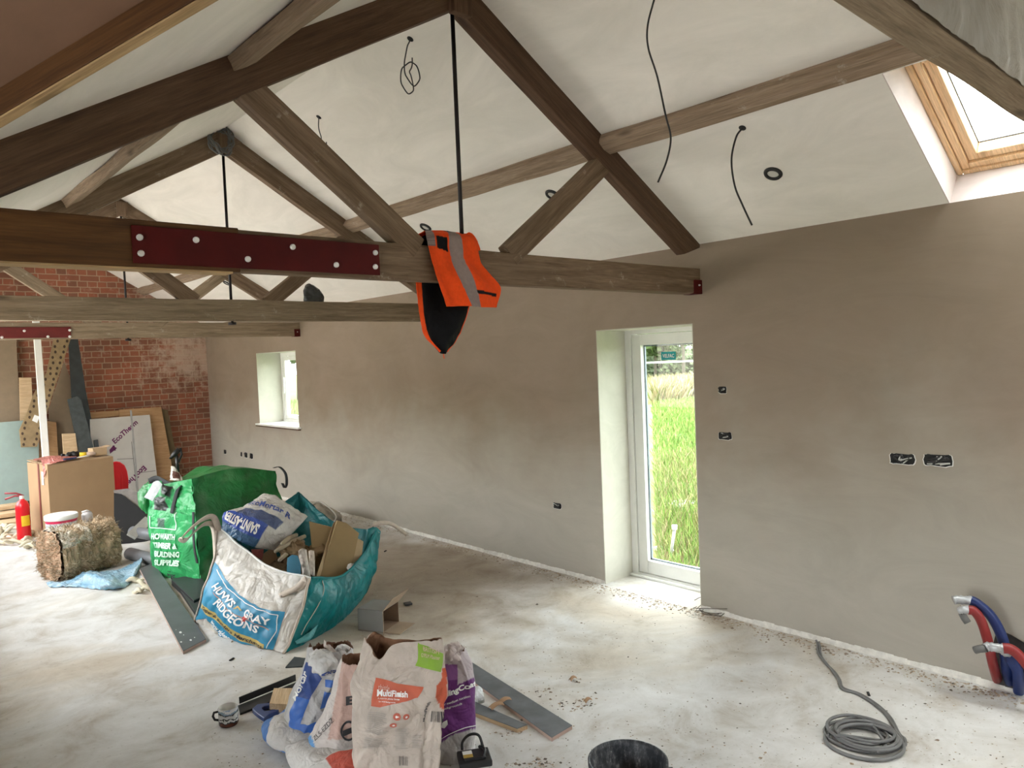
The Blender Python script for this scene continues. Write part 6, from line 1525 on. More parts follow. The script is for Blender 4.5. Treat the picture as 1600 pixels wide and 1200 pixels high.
# ================================================================= PLASTER BAGS IN THE FOREGROUND
def foreground():
    CREAM = (.50, .435, .38); 
    # ---- lying sacks underneath
    def lying(pts, th, label, col, sd=0, txt=None):
        c = [[F(a, b_, z) for a, b_, z in r] for r in pts]
        mb = MB(); S = pillow(mb, c, th, 60, 50, 7, .022, sd, col, pw=.35)
        if txt: 
            for (s_, f, mi) in txt: put_text(mb, s_, lambda a, b_: S(*f(a, b_), .004), mi, .03)
        for i, v in enumerate(mb.v):
            if v[2] < .004: mb.v[i] = (v[0], v[1], .004+.002*random.random())
        o = mb.build('plaster_sack', [V_paper, M_inkw, M_inkk], loc=c[1][1]); tag(o, label, 'sack'); return o
    BL = (.09, .21, .50); WH = (.60, .58, .56)
    lying([[(446, 1116, .05), (470, 1104, .06), (510, 1100, .05)], [(416, 1131, .05), (446, 1132, .09), (500, 1130, .07)], [(412, 1150, .04), (440, 1156, .07), (495, 1160, .06)], [(424, 1168, .02), (452, 1178, .03), (500, 1185, .03)]], .07,
          'white sack with a blue end lying flat at the left under the leaning blue bag', lambda u, v: BL if (u < .17+.1*math.sin(v*3)) or (v < .20 and u < .45) or (v > .9 and u < .5) else WH, 2)
    lying([[(444, 1168, .05), (490, 1162, .08), (560, 1170, .07)], [(450, 1190, .05), (500, 1192, .09), (560, 1200, .07)], [(462, 1216, .04), (512, 1225, .06), (570, 1240, .05)]], .09,
          'plain white sack lying flat at the bottom edge, next to the blue-ended one', lambda u, v: WH, 5)
    lying([[(478, 1202, .09), (540, 1176, .13), (590, 1168, .12)], [(500, 1225, .09), (555, 1202, .13), (600, 1196, .12)], [(530, 1262, .06), (570, 1252, .09), (612, 1250, .08)]], .09,
          'white and coral red sack lying at the bottom edge beneath the upright plaster bag', lambda u, v: (.52, .10, .07) if u > .22 and v > .16 and u < .9 else WH, 8)
    # ---- blue mortar bag
    s = Sack((1.56, 3.20), [(1182, 452, 515, .10), (1140, 443, 520, .12), (1100, 452, 532, .11), (1060, 468, 540, .10), (1030, 478, 548, .09), (1012, 484, 552, .07)], 4); s.cr = (9, .018, 3); s.folds = [(.12, .7, .3, .35, .015, .05), (.3, .8, .2, .15, .012, .04)]
    DB = (.03, .075, .27); MBl = (.055, .16, .50); WG = (.50, .49, .485)
    blue1 = [(478, 1030), (505, 1062), (482, 1095), (492, 1145), (440, 1160), (440, 1130), (455, 1090)]
    def col(px, py, fr):
        if not fr: return WG
        return WG
    mb = s.mesh(col, 130, 90, rim=.028); I1 = s.geti()
    band(mb, I1, [(480, 1034), (490, 1046), (503, 1060)], [(463, 1088), (472, 1090), (483, 1094)], 3, 24, 30); band(mb, I1, [(463, 1088), (472, 1090), (483, 1094)], [(446, 1146), (456, 1152), (470, 1130)], 4, 24, 30)
    band(mb, I1, [(452, 1130), (480, 1132), (492, 1128), (508, 1134)], [(446, 1148), (462, 1164), (486, 1158), (500, 1152)], 4, 30, 16, .0028); band(mb, I1, [(507, 1080), (524, 1084)], [(499, 1104), (520, 1101)], 4, 14, 14); band(mb, I1, [(508, 1062), (530, 1062)], [(508, 1073), (526, 1073)], 4, 14, 10)
    f = quadmap((463, 1096), (483, 1052), (457, 1090), (475, 1046)); put_text(mb, 'Mortar', lambda a, b_: s.front(*f(a, b_), .004), 1, .02)
    o = mb.build('mortar_bag', [V_paper, M_inkw, M_inkk, plain('navy_printed_field', (.025, .06, .23), .5, var=.1, bs=.1), plain('royal_blue_printed_field', (.045, .14, .47), .5, var=.1, bs=.1)], loc=s.center()); tag(o, 'upright blue and white mortar bag with scrunched top, furthest left of the standing bags', 'sack')
    # scrunched white top
    def scrunch(nm, rows, label, colr, th=.03, sd=0, parent=None, txt=None):
        mb = MB(); S = pillow(mb, rows, th, 44, 36, 16, .035, sd, colr)
        if txt: put_text(mb, txt[0], lambda a, b_: S(*txt[1](a, b_), .004), 1, .02)
        o = mb.build(nm, [V_paper, M_inkb], parent); return o
    A = lambda a, b_, dx=0, dy=0: Aat(a, b_, 1.56+dx, 3.14+dy)
    T = o
    scrunch('scrunched_top', [[A(484, 1018), A(497, 1012), A(512, 1016), A(524, 1022)], [A(480, 1036, -.01, -.03), A(498, 1036, -.04, -.07), A(516, 1034, -.02, -.05), A(530, 1036)], [A(492, 1050, 0, -.03), A(506, 1056, -.03, -.07), A(520, 1058, -.02, -.05), A(530, 1050)]], '', lambda u, v: (.64, .63, .62), .04, 2, T, ('orta', lambda a, b_: (.35+.55*a, .88-.16*b_)))
    scrunch('scrunched_top', [[A(505, 999, .05, .08), A(511, 1005, .05, .08), A(520, 1012, .05, .05)], [A(512, 1010, .04, .05), A(519, 1016, .04, .05), A(526, 1022, .04, .03)], [A(520, 1022, .03, .03), A(524, 1026, .03, .03), A(532, 1030, .03, .02)]], '', lambda u, v: (.62, .55, .50), .02, 6, T)
    scrunch('scrunched_top', [[A(522, 1014, .05, .08), A(538, 1006, .05, .08), A(551, 1014, .05, .05)], [A(522, 1026, .04, .05), A(540, 1020, .04, .05), A(554, 1028, .04, .03)]], '', lambda u, v: (.68, .68, .68), .04, 7, T)
    # ---- pinkish cement bag
    s2 = Sack((1.52, 2.93), [(1198, 478, 580, .10), (1165, 478, 585, .12), (1125, 500, 588, .11), (1080, 519, 590, .10), (1050, 526, 590, .085), (1031, 533, 592, .07)], 2); s2.cr = (8, .014, 9); s2.folds = [(.12, .9, .22, .3, .015, .05), (.3, .8, .26, .2, -.012, .05)]
    def col2(px, py, fr):
        if inpoly(px, py, [(465, 1140), (486, 1150), (493, 1168), (505, 1178), (540, 1182), (520, 1230), (460, 1230)]): return (.11, .27, .52)
        if px+ (py-1030)*.18 > 535 and py < 1155: return (.52, .36, .31)
        return (.58, .53, .50)
    mb = s2.mesh(col2, 120, 80, rim=.012)
    f = quadmap((541, 1102), (556, 1100), (541, 1088), (556, 1086)); put_text(mb, 'E', lambda a, b_: s2.front(*f(a, b_), .004), 2, .03)
    f = quadmap((494, 1158), (522, 1127), (490, 1153), (518, 1121)); put_text(mb, 'ZLS-EZDZ', lambda a, b_: s2.front(*f(a, b_), .004), 2, .0)
    # round stamp
    ring = [(545+12*math.cos(k*PI/10)*(1 if j else .78), 1142+17*math.sin(k*PI/10)*(1 if j else .78)) for k in range(21) for j in (0, 1)]
    mb.add([s2.front(a, b_, .004) for a, b_ in ring], [(2*k, 2*k+2, 2*k+3, 2*k+1) for k in range(20)], 2)
    mb.add([s2.front(a, b_, .005) for a, b_ in ((536, 1140), (556, 1134), (556, 1144), (536, 1150))], [(0, 1, 2, 3)], 2)
    o = mb.build('cement_bag', [V_paper, M_inkw, M_inkk], loc=s2.center()); tag(o, 'upright pinkish cream bag between the blue mortar bag and the big front plaster bag', 'sack')
    # ---- purple bonding bag
    s4 = Sack((1.90, 2.66), [(1196, 672, 741, .10), (1150, 668, 743, .12), (1100, 672, 743, .115), (1060, 680, 741, .10), (1032, 688, 735, .07), (1016, 694, 726, .045)], -6); s4.cr = (7, .012, 12); s4.folds = [(.3, .95, .38, .5, .012, .04), (.15, .9, .3, .75, -.01, .04)]
    PU = (.135, .03, .165)
    def col4(px, py, fr):
        if not fr: return (.52, .48, .49)
        bot = 1160-.72*(px-690)+0.006*(px-690)**2
        if py > bot: return (.56, .54, .53)
        if py < 1070-.45*(px-715) and px > 715: return (.50, .44, .46)
        if py < 1038: return (.50, .44, .46)
        if py < 1062 and px < 722: return (.24, .09, .26)
        return PU if py < 1090 or px > 742 or px < 676 else PU
    mb = s4.mesh(col4, 130, 90, rim=.015)
    f = quadmap((690, 1094), (743, 1074), (689, 1083), (742, 1062)); put_text(mb, 'ndingCoat', lambda a, b_: s4.front(690+(f(a, b_)[0]-690)*1.0, f(a, b_)[1], .004), 1, .035)
    for tx, q in (('for medium suction', ((690, 1104), (733, 1089), (690, 1100), (733, 1085))), ('backgrounds', ((690, 1111), (722, 1102), (690, 1107), (722, 1097)))):
        f2 = quadmap(*q); put_text(mb, tx, lambda a, b_: s4.front(*f2(a, b_), .004), 1, .01)
    leaf = [(689, 1136), (692, 1128), (699, 1124), (700, 1131), (695, 1137)]; mb.add([s4.front(a, b_, .004) for a, b_ in leaf], [tuple(range(5))], 1)
    vv = []
    for i in range(24):
        px = 684+i*2.5; bot = 1160-.72*(px-690)+.006*(px-690)**2-5; vv += [s4.front(px, bot, .004), s4.front(px, bot-1.3, .004)]
    mb.add(vv, [(2*i, 2*i+2, 2*i+3, 2*i+1) for i in range(23)], 1)
    o = mb.build('plaster_bag', [V_paper, M_inkw, M_inkk], loc=s4.center()); tag(o, 'purple and white undercoat plaster bag, furthest right of the standing bags', 'sack')
    A = lambda a, b_, dx=0, dy=0: Aat(a, b_, 1.90+dx, 2.60+dy)
    scrunch('scrunched_top', [[A(697, 1012), A(705, 1006), A(716, 1001), A(720, 1008)], [A(690, 1018, -.01, -.02), A(703, 1020, -.02, -.04), A(714, 1014, -.01, -.02), A(722, 1022)], [A(696, 1028), A(704, 1034, -.02, -.04), A(712, 1032, -.01, -.02), A(724, 1034)]], '', lambda u, v: (.56, .48, .46), .03, 3, o)
    # ---- big front plaster bag
    s3 = Sack((1.53, 2.56), [(1260, 552, 676, .085), (1200, 551, 682, .10), (1150, 549, 687, .095), (1100, 549, 690, .085), (1060, 553, 692, .075), (1030, 560, 694, .05), (1003, 570, 695, .032)], 0, e=3.0); s3.cr = (5, .026, 20); s3.folds = [(.10, .16, .27, .52, .022, .05), (.40, .10, .44, .80, .02, .035), (.20, .85, .30, .62, .012, .04), (.33, .05, .36, .5, -.014, .04), (.14, .62, .11, .95, .012, .03)]
    RD = (.50, .115, .065); GN = (.24, .40, .045); GY = (.36, .33, .30)
    lab = [(586, 1059), (620, 1068), (661, 1073), (656, 1090), (640, 1094), (612, 1100), (592, 1106), (577, 1103), (577, 1092)]
    tagp = [(657, 1006), (672, 1010), (692, 1022), (688, 1050), (648, 1040), (652, 1015)]
    def col3(px, py, fr):
        if not fr: return CREAM
        if inpoly(px, py, [(691, 1044), (699, 1044), (697, 1108), (690, 1108), (680, 1090), (682, 1072), (690, 1062)]): return (.48, .10, .05)
        k = 1+.16*noise.noise(Vector((px*.03, py*.03, 0)))
        return tuple(c*k for c in CREAM)
    rf = lambda th: -.065*math.exp(-((th-.155)/.04)**2)+.030*math.exp(-((th-.87)/.05)**2)+.020*math.exp(-((th-.02)/.03)**2)+.008*noise.noise(Vector((th*30, 3, 0)))+.004*max(0, min(1, (th-.22)*12))*max(0, min(1, (.5-th)*12))-.012*math.exp(-((th-.70)/.08)**2)
    mb = s3.mesh(col3, 190, 120, rimfn=rf, incol=(.20, .10, .055))
    def T3(tx, q, mi, b_=.02, off=.006):
        f = quadmap(*q); put_text(mb, tx, lambda a, c: s3.front(*f(a, c), off), mi, b_)
    I3 = s3.geti(); band(mb, I3, [(586, 1059), (620, 1068), (661, 1073)], [(577, 1104), (592, 1106), (612, 1100), (640, 1094), (655, 1091)], 6, 60, 30); band(mb, I3, [(657, 1006), (672, 1010), (692, 1021)], [(648, 1040), (668, 1045), (687, 1050)], 7, 30, 30)
    T3('thistle', ((589, 1078), (607, 1080), (590, 1069), (608, 1072)), 3, 0)
    T3('MultiFinish', ((587, 1088), (637, 1089), (588, 1077), (638, 1080)), 1, .03, .008)
    T3('A superior plaster finish', ((588, 1093), (623, 1094), (588, 1090), (623, 1091)), 1, .01)
    T3('for most backgrounds', ((590, 1098), (618, 1098), (590, 1095), (618, 1096)), 1, .01)
    T3('BRITISH', ((663, 1017), (686, 1022), (664, 1010), (687, 1015)), 3, .0); T3('GYPSUM Plaster', ((657, 1026), (686, 1031), (658, 1020), (687, 1025)), 3, .0)
    rnd = random.Random(9)
    for blk in ((574, 608, 1114, 1144), (618, 640, 1138, 1172), (572, 606, 1152, 1168), (646, 662, 1150, 1170)):
        y = blk[2]
        while y < blk[3]:
            x1 = blk[1]-rnd.random()*8; n_ = 6
            vv = []
            for i in range(n_+1):
                x = blk[0]+(x1-blk[0])*i/n_; vv += [s3.front(x, y, .004), s3.front(x, y-1.0, .004)]
            mb.add(vv, [(2*i, 2*i+2, 2*i+3, 2*i+1) for i in range(n_)], 4); y += 2.7
    def bars(x0, y0, x1, y1, n_=10, vert=True):
        for i in range(n_):
            x = x0+(x1-x0)*i/n_; w_ = (x1-x0)/n_*rnd.choice([.3, .6])
            mb.add([s3.front(x, y1, .004), s3.front(x+w_, y1, .004), s3.front(x+w_, (y0+y1)/2, .004), s3.front(x+w_, y0, .004), s3.front(x, y0, .004), s3.front(x, (y0+y1)/2, .004)], [(0, 1, 2, 5), (5, 2, 3, 4)], 2)
    bars(624, 1182, 638, 1196); bars(676, 1111, 686, 1128)
    for cx, cy in ((620, 1115), (632, 1116), (616, 1128)):
        mb.add([s3.front(cx+4.6*math.cos(k*PI/8), cy+4.6*math.sin(k*PI/8), .004) for k in range(16)], [tuple(range(16))], 5)
        mb.add([s3.front(cx+1.8*math.cos(k*PI/4), cy+1.8*math.sin(k*PI/4), .0055) for k in range(8)], [tuple(range(8))], 1)
    for (x, y, h_) in ((667, 1128, 32),):
        f = quadmap((x, y), (x+5, y-h_), (x-4, y), (x+1, y-h_)); put_text(mb, 'MultiFinish', lambda a, c: s3.front(*f(a, c), .004), 2, .03)
    o = mb.build('plaster_bag', [V_paper, M_inkw, M_inkk, plain('pale_pink_ink', (.62, .42, .36), .6, bs=0), plain('grey_small_print', GY, .7, bs=0), plain('red_symbol_ink', (.50, .13, .09), .6, bs=0), plain('coral_red_label', (.50, .115, .065), .6, var=.1, bs=.1), plain('lime_green_tag', (.22, .38, .04), .5, var=.1, bs=.1)], loc=s3.center())
    tag(o, 'largest cream plaster bag with red label and green tag, front of the standing bags', 'sack')
    A = lambda a, b_, dx=0, dy=0: Aat(a, b_, 1.56+dx, 2.62+dy)
    c = [[A(575, 1002), A(588, 994), A(601, 1000)], [A(568, 1012, 0, .0), A(588, 1014, .02, .02), A(602, 1014)], [A(570, 1026), A(588, 1030, .0, .01), A(604, 1024)], [A(578, 1044, -.01, -.04), A(590, 1046, -.02, -.05), A(606, 1030, 0, -.02)]]
    mb = MB(); pillow(mb, c, .012, 34, 34, 14, .018, 3, lambda u, v: (.26, .13, .065)); o2 = mb.build('torn_flap', V_paper, o); o2['label'] = 'brown inner paper of the torn top'
    for xy in ((752, 1082),):
        pass
        c = [[F(x, y, z) for x, y, z in r] for r in ([(740, 1076, .05), (747, 1072, .07), (753, 1078, .05)], [(741, 1086, .05), (749, 1086, .08), (757, 1092, .05)], [(743, 1098, .006), (750, 1100, .006), (757, 1098, .006)])]
        mb = MB(); pillow(mb, c, .02, 20, 20, 20, .01, 2, lambda u, v: (.70, .72, .74)); o = mb.build('crumpled_film', V_film, loc=F(748, 1100)); tag(o, 'small crumpled clear film scrap beside the purple bag', 'plastic film')
foreground()

# ---------------------------------------------------------------- tub of screws with black lid
def screw_tub():
    c = Vector((1.905, 2.40, 0)); t = empty('screw_tub', c, 'small clear tub with black handled lid in front of the purple bag', 'tub', rz=0)
    x = Vector((.90, -.42, 0)).normalized(); y = Vector((.42, .90, 0)).normalized(); z0 = .105
    x = Vector((.86, -.50, 0)).normalized(); y = Vector((.50, .86, 0)).normalized()
    ctr = Aat(741, 1178, c.x, c.y); c2 = Vector((ctr.x, ctr.y, 0)); zt = ctr.z
    def bx(name, a, b_, cx, cy, z0_, z1_, m_, bv=.006, par=t):
        mb = MB(); mb.prism([c2+x*(cx-a)+y*(cy-b_)+Vector((0, 0, z0_)), c2+x*(cx+a)+y*(cy-b_)+Vector((0, 0, z0_)), c2+x*(cx+a)+y*(cy+b_)+Vector((0, 0, z0_)), c2+x*(cx-a)+y*(cy+b_)+Vector((0, 0, z0_))], (0, 0, z1_-z0_))
        o = mb.build(name, m_, par, mw=orient(c2, x, (0, 0, 1))); return bevel(o, bv, 3)
    bx('tub_body', .060, .048, 0, 0, 0, zt-.028, plain('clear_grey_plastic', (.46, .44, .42), .3, var=.1), .012)
    tag(bx('screws', .0605, .0485, 0, 0, .0, zt*.30, plain('brass_screws', (.30, .21, .09), .5, .3, var=.4, scale=90), .012), 'brassy contents showing through')
    bx('lid', .068, .056, 0, 0, zt-.034, zt-.006, M_black)
    bx('lid_recess', .045, .038, 0, 0, zt-.008, zt+.002, M_black, .004)
    bx('paper_label', .020, .026, -.028, .0, zt+.0015, zt+.0035, M_inkw, .0005); bx('yellow_label_half', .020, .012, -.028, -.016, zt+.003, zt+.0045, plain('ochre_label', (.42, .28, .05), .5, bs=0), .0005)
    mb = MB(); h_ = [c2+x*-.045+y*.045+Vector((0, 0, zt)), c2+x*-.040+y*.055+Vector((0, 0, zt+.03)), c2+x*-.01+y*.062+Vector((0, 0, zt+.052)), c2+x*.03+y*.062+Vector((0, 0, zt+.045)), c2+x*.045+y*.045+Vector((0, 0, zt+.0))]
    mb.tube([crom(h_, i/24) for i in range(25)], .006, 8); mb.build('handle', M_black, t)
    mb = MB(); h_ = [c2+x*.03+y*.045+Vector((0, 0, zt+.004)), c2+x*.045+y*.0+Vector((0, 0, zt+.012)), c2+x*.03-y*.045+Vector((0, 0, zt+.004))]
    mb.tube([crom(h_, i/14) for i in range(15)], .007, 8); mb.build('latch', M_black, t)
screw_tub()

# ---------------------------------------------------------------- black bucket
def bucket():
    Rr = .132; zt = .27
    # rim ellipse centre in the picture
    c = Aat(981, 1187, 2.16, 1.86); c = Vector((c.x, c.y, 0)); zt = Aat(981, 1187, 2.16, 1.86).z
    l = Aat(918, 1190, c.x, c.y); r = Aat(1044, 1190, c.x, c.y); Rr = (l-r).length/2
    t = empty('bucket', c, 'black builders bucket streaked with dried plaster at the bottom edge', 'bucket')
    m, nt, b = newmat('plaster_streaked_black'); v = coord(nt, (9, 9, 2.2)); n1 = noi(nt, v, 5, 7, .75); n2 = noi(nt, coord(nt), 60, 3, .7)
    mu = N(nt, 'ShaderNodeMath', operation='MULTIPLY_ADD', i_1=.35, i_2=0.0); L(nt, n2, mu.inputs[0]); ad = N(nt, 'ShaderNodeMath', operation='ADD'); L(nt, n1, ad.inputs[0]); L(nt, mu.outputs[0], ad.inputs[1])
    L(nt, ramp(nt, ad.outputs[0], [(.62, (.018, .022, .028)), (.74, (.07, .075, .085)), (.88, (.34, .34, .34))]), b.inputs['Base Color']); b.inputs['Roughness'].default_value = .5
    mb = MB(); mb.lathe([(0, .0), (Rr*.72, 0), (Rr*.95, zt-.03), (Rr*.97, zt-.03), (Rr*1.0, zt-.02), (Rr, zt), (Rr*.95, zt+.002), (Rr*.93, zt-.02), (Rr*.70, .012), (0, .012)], c, 64); mb.build('bucket_body', m, t)
    for sx in (-1, 1):
        d = Vector((.745, -.666, 0))*sx; p = c+d*Rr+Vector((0, 0, zt-.05)); mb = MB(); mb.tube([p-d*.006, p+d*.018], .013, 10); mb.build('handle_lug', M_black, t)
    d = Vector((.745, -.666, 0)); e_ = Vector((-.666, -.745, 0)); pts = [c+d*(Rr+.012)*math.cos(a)+e_*(Rr+.012)*math.sin(a)*1.05+Vector((0, 0, zt-.05-.02*math.sin(a))) for a in [PI*i/24 for i in range(25)]]
    mb = MB(); mb.tube(pts, .003, 6); mb.build('wire_handle', plain('dull_steel_wire', (.30, .30, .30), .4, .7), t)
bucket()

# ---------------------------------------------------------------- mug, saw, block, tray
def mug():
    c = F(358, 1137); c = c+Vector((c.x, c.y, 0)).normalized()*.04; c.z = 0
    l = Aat(343, 1105, c.x, c.y); r = Aat(374, 1105, c.x, c.y); R = (l-r).length/2; zt = Aat(358, 1103, c.x, c.y).z
    t = empty('mug', c, 'white mug with black and brown mountain print on the floor at the left', 'mug')
    m, nt, b = newmat('printed_mug_glaze'); tc = N(nt, 'ShaderNodeTexCoord'); sx = N(nt, 'ShaderNodeSeparateXYZ'); L(nt, tc.outputs['Object'], sx.inputs[0])
    v = coord(nt, (1, 1, 1)); nz = noi(nt, v, 28, 5, .6); md = N(nt, 'ShaderNodeMath', operation='MULTIPLY_ADD', i_1=.05, i_2=-.025); L(nt, nz, md.inputs[0]); ad = N(nt, 'ShaderNodeMath', operation='ADD'); L(nt, sx.outputs[2], ad.inputs[0]); L(nt, md.outputs[0], ad.inputs[1])
    mr = N(nt, 'ShaderNodeMapRange', i_1=0.0, i_2=zt); L(nt, ad.outputs[0], mr.inputs[0])
    rp = ramp(nt, mr.outputs[0], [(.10, (.10, .03, .02)), (.22, (.04, .04, .045)), (.30, (.62, .62, .62)), (.40, (.05, .05, .05)), (.46, (.6, .6, .6)), (.60, (.55, .55, .55)), (.66, (.06, .06, .07)), (.74, (.25, .33, .42)), (.84, (.70, .70, .70)), (.95, (.28, .38, .52))])
    for nd in nt.nodes:
        if nd.type == 'VALTORGB': nd.color_ramp.interpolation = 'CONSTANT' if nd.outputs[0] == rp else nd.color_ramp.interpolation
    L(nt, rp, b.inputs['Base Color']); b.inputs['Roughness'].default_value = .2
    mb = MB(); mb.lathe([(0, .0), (R*.9, 0), (R, .008), (R, zt-.002)], c, 40); mb.build('printed_wall', m, t, loc=c)
    mb = MB(); mb.lathe([(R, zt-.002), (R*.97, zt), (R*.93, zt-.003), (R*.9, .012), (0, .012)], c, 40); mb.build('mug_inside', plain('white_glaze', (.70, .68, .64), .2, var=.02, bs=0), t)
    d = Vector((-.80, .60, 0)).normalized(); mb = MB(); mb.tube([c+d*R*.9+Vector((0, 0, zt*.75)), c+d*(R+.022)+Vector((0, 0, zt*.70)), c+d*(R+.028)+Vector((0, 0, zt*.5)), c+d*(R+.02)+Vector((0, 0, zt*.3)), c+d*R*.9+Vector((0, 0, zt*.25))], .006, 8); mb.build('handle', M_black, t)
mug()
def tools():
    t = floor_plank('black_trim_tray', [(375, 1114), (372, 1102), (462, 1066), (470, 1078)], .012, 'long black plastic trim strip lying behind the mug and the wood block', .0, mat=M_black, edge=M_black)
    a, b_ = F(374, 1098, .014), F(462, 1062, .014); board('raised_lip', a+Vector((0, 0, .012)), b_+Vector((0, 0, .012)), .006, .035, M_black, t)
    o = floor_plank('wood_block', [(421, 1099), (428, 1075), (465, 1075), (463, 1101)], .045, 'short pale wood block on the black trim strip left of the blue mortar bag', .013, mat=W_pale, edge=W_pale)
    # hand saw
    t = empty('hand_saw', F(415, 1122), 'hand saw with dark blue D-shaped handle on the floor beside the wood block', 'saw')
    z = .018
    outer = [(394, 1110), (402, 1103), (418, 1101), (432, 1101), (439, 1108), (434, 1114), (420, 1119), (413, 1125), (404, 1119), (398, 1114)]
    inner = [(414, 1106), (424, 1104), (430, 1107), (427, 1110), (418, 1112), (412, 1110)]
    mb = MB(); n = 10
    ii = [inner[int(k*6/10) % 6] for k in range(n)]
    # outer/inner ring bridged
    def cen(q): return F(q[0], q[1], z)
    ctr = sum((cen(q) for q in inner), Vector())/6
    O_ = [cen(q) for q in outer]; I_ = []
    for p in O_:
        d = (p-ctr); I_.append(ctr+d.normalized()*min(d.length*.45, .035))
    vv = [p for p in O_]+[p for p in I_]+[p+Vector((0, 0, .024)) for p in O_]+[p+Vector((0, 0, .024)) for p in I_]
    fs = []
    for i in range(n):
        j = (i+1) % n; fs += [(i, j, n+j, n+i), (2*n+i, 3*n+i, 3*n+j, 2*n+j), (i, 2*n+i, 2*n+j, j), (n+i, n+j, 3*n+j, 3*n+i)]
    mb.add([v-Vector((0, 0, .014)) for v in vv], fs); o = mb.build('handle', plain('navy_saw_handle', (.025, .05, .17), .4), t); bmesh_fix(o); bevel(o, .004, 3)
    mb = MB(); mb.prism([F(425, 1118, .006), F(434, 1104, .006), F(475, 1096, .006), F(476, 1104, .006)], (0, 0, .0015)); mb.build('blade', plain('steel_saw_blade', (.30, .31, .32), .35, .6), t)
tools()

# ================================================================= PIPES AT THE WALL, CABLE COIL, WIRE TANGLE
def pipes():
    m_b = plain('blue_pipe_lagging', (.008, .024, .12), .45, var=.1, scale=8); m_r = plain('red_pipe_lagging', (.24, .018, .018), .45, var=.1, scale=8)
    m_t = plain('silver_tape', (.42, .43, .44), .35, .3, var=.25, scale=30); m_g = plain('grey_pipe_end', (.13, .13, .125), .5)
    X_ = 4.10
    def q(a, b_, x=X_): return PX(a, b_, x)
    def pipe(pts, r, mat, label, endpts, tail=None):
        P = [p if isinstance(p, Vector) else q(*p) for p in pts]; n = 40
        t = empty('heating_pipe', Vector((P[0].x, P[0].y, 0)), label, 'pipe', 'lagged pipes rising at the foot of the right wall')
        mb = MB(); mb.tube([crom(P, i/n) for i in range(n+1)], r, 18); mb.build('lagging', mat, t)
        E = [P[-1]]+[q(*e) for e in endpts]; mb = MB(); mb.tube([crom(E, i/10) for i in range(11)], r*.9, 14, radii=[r*(1.02-.25*abs(math.sin(i*1.3))) for i in range(11)]); mb.build('taped_end', m_t, t)
        if tail:
            mb = MB(); mb.tube([q(*e) for e in tail], r*.75, 10); mb.build('pipe_stub', m_g, t)
    pipe([F(1580, 1074), (1572, 1040, 4.10), (1567, 1000, 4.09), (1550, 965, 4.06), (1528, 944, 4.03), (1516, 938, 4.02)], .024, m_b, 'tall dark blue lagged pipe, arching furthest left at the foot of the wall', [(1508, 938, 4.0), (1496, 937, 3.98), (1490, 938, 3.97)])
    pipe([F(1560, 1068), (1552, 1040, 4.06), (1543, 1000, 4.03), (1533, 970, 4.0), (1522, 955, 3.98), (1513, 953, 3.97)], .022, m_r, 'tall red lagged pipe arching in front of the tall blue one', [(1505, 953, 3.95), (1500, 955, 3.95)], [(1503, 958, 3.95), (1507, 966, 3.95), (1512, 973, 3.95)])
    pipe([F(1592, 1083), (1590, 1050, 4.08), (1582, 1035, 4.05), (1575, 1022, 4.03)], .024, m_b, 'short blue lagged pipe close behind the low red elbow', [(1570, 1018, 4.02), (1566, 1014, 4.02)])
    pipe([(1625, 1060, 4.0), (1606, 1040, 4.0), (1590, 1022, 3.99), (1578, 1014, 3.98), (1567, 1013, 3.97)], .024, m_r, 'low red lagged elbow pipe at the right picture edge', [(1555, 1012, 3.96), (1545, 1010, 3.96), (1540, 1012, 3.95)], [(1541, 1013, 3.95), (1530, 1014, 3.95), (1523, 1016, 3.95)])
    # broken hole in the wall foot
    mb = MB(); pts = [(1556, 1068), (1546, 1030), (1556, 990), (1566, 986), (1580, 992), (1600, 1004), (1640, 1020), (1650, 1100)]
    mb.prism([PX(a, b_, XR-.002) for a, b_ in pts], (-.002, 0, 0)); o = mb.build('broken_wall_hole', plain('dark_wall_cavity', (.045, .04, .038), .95, var=.5, scale=12), loc=PX(1580, 1030, XR)); bmesh_fix(o); tag(o, 'dark broken hole at the foot of the wall behind the lagged pipes', 'hole')
    # rubble chips round the pipes
    rnd = random.Random(4)
pipes()
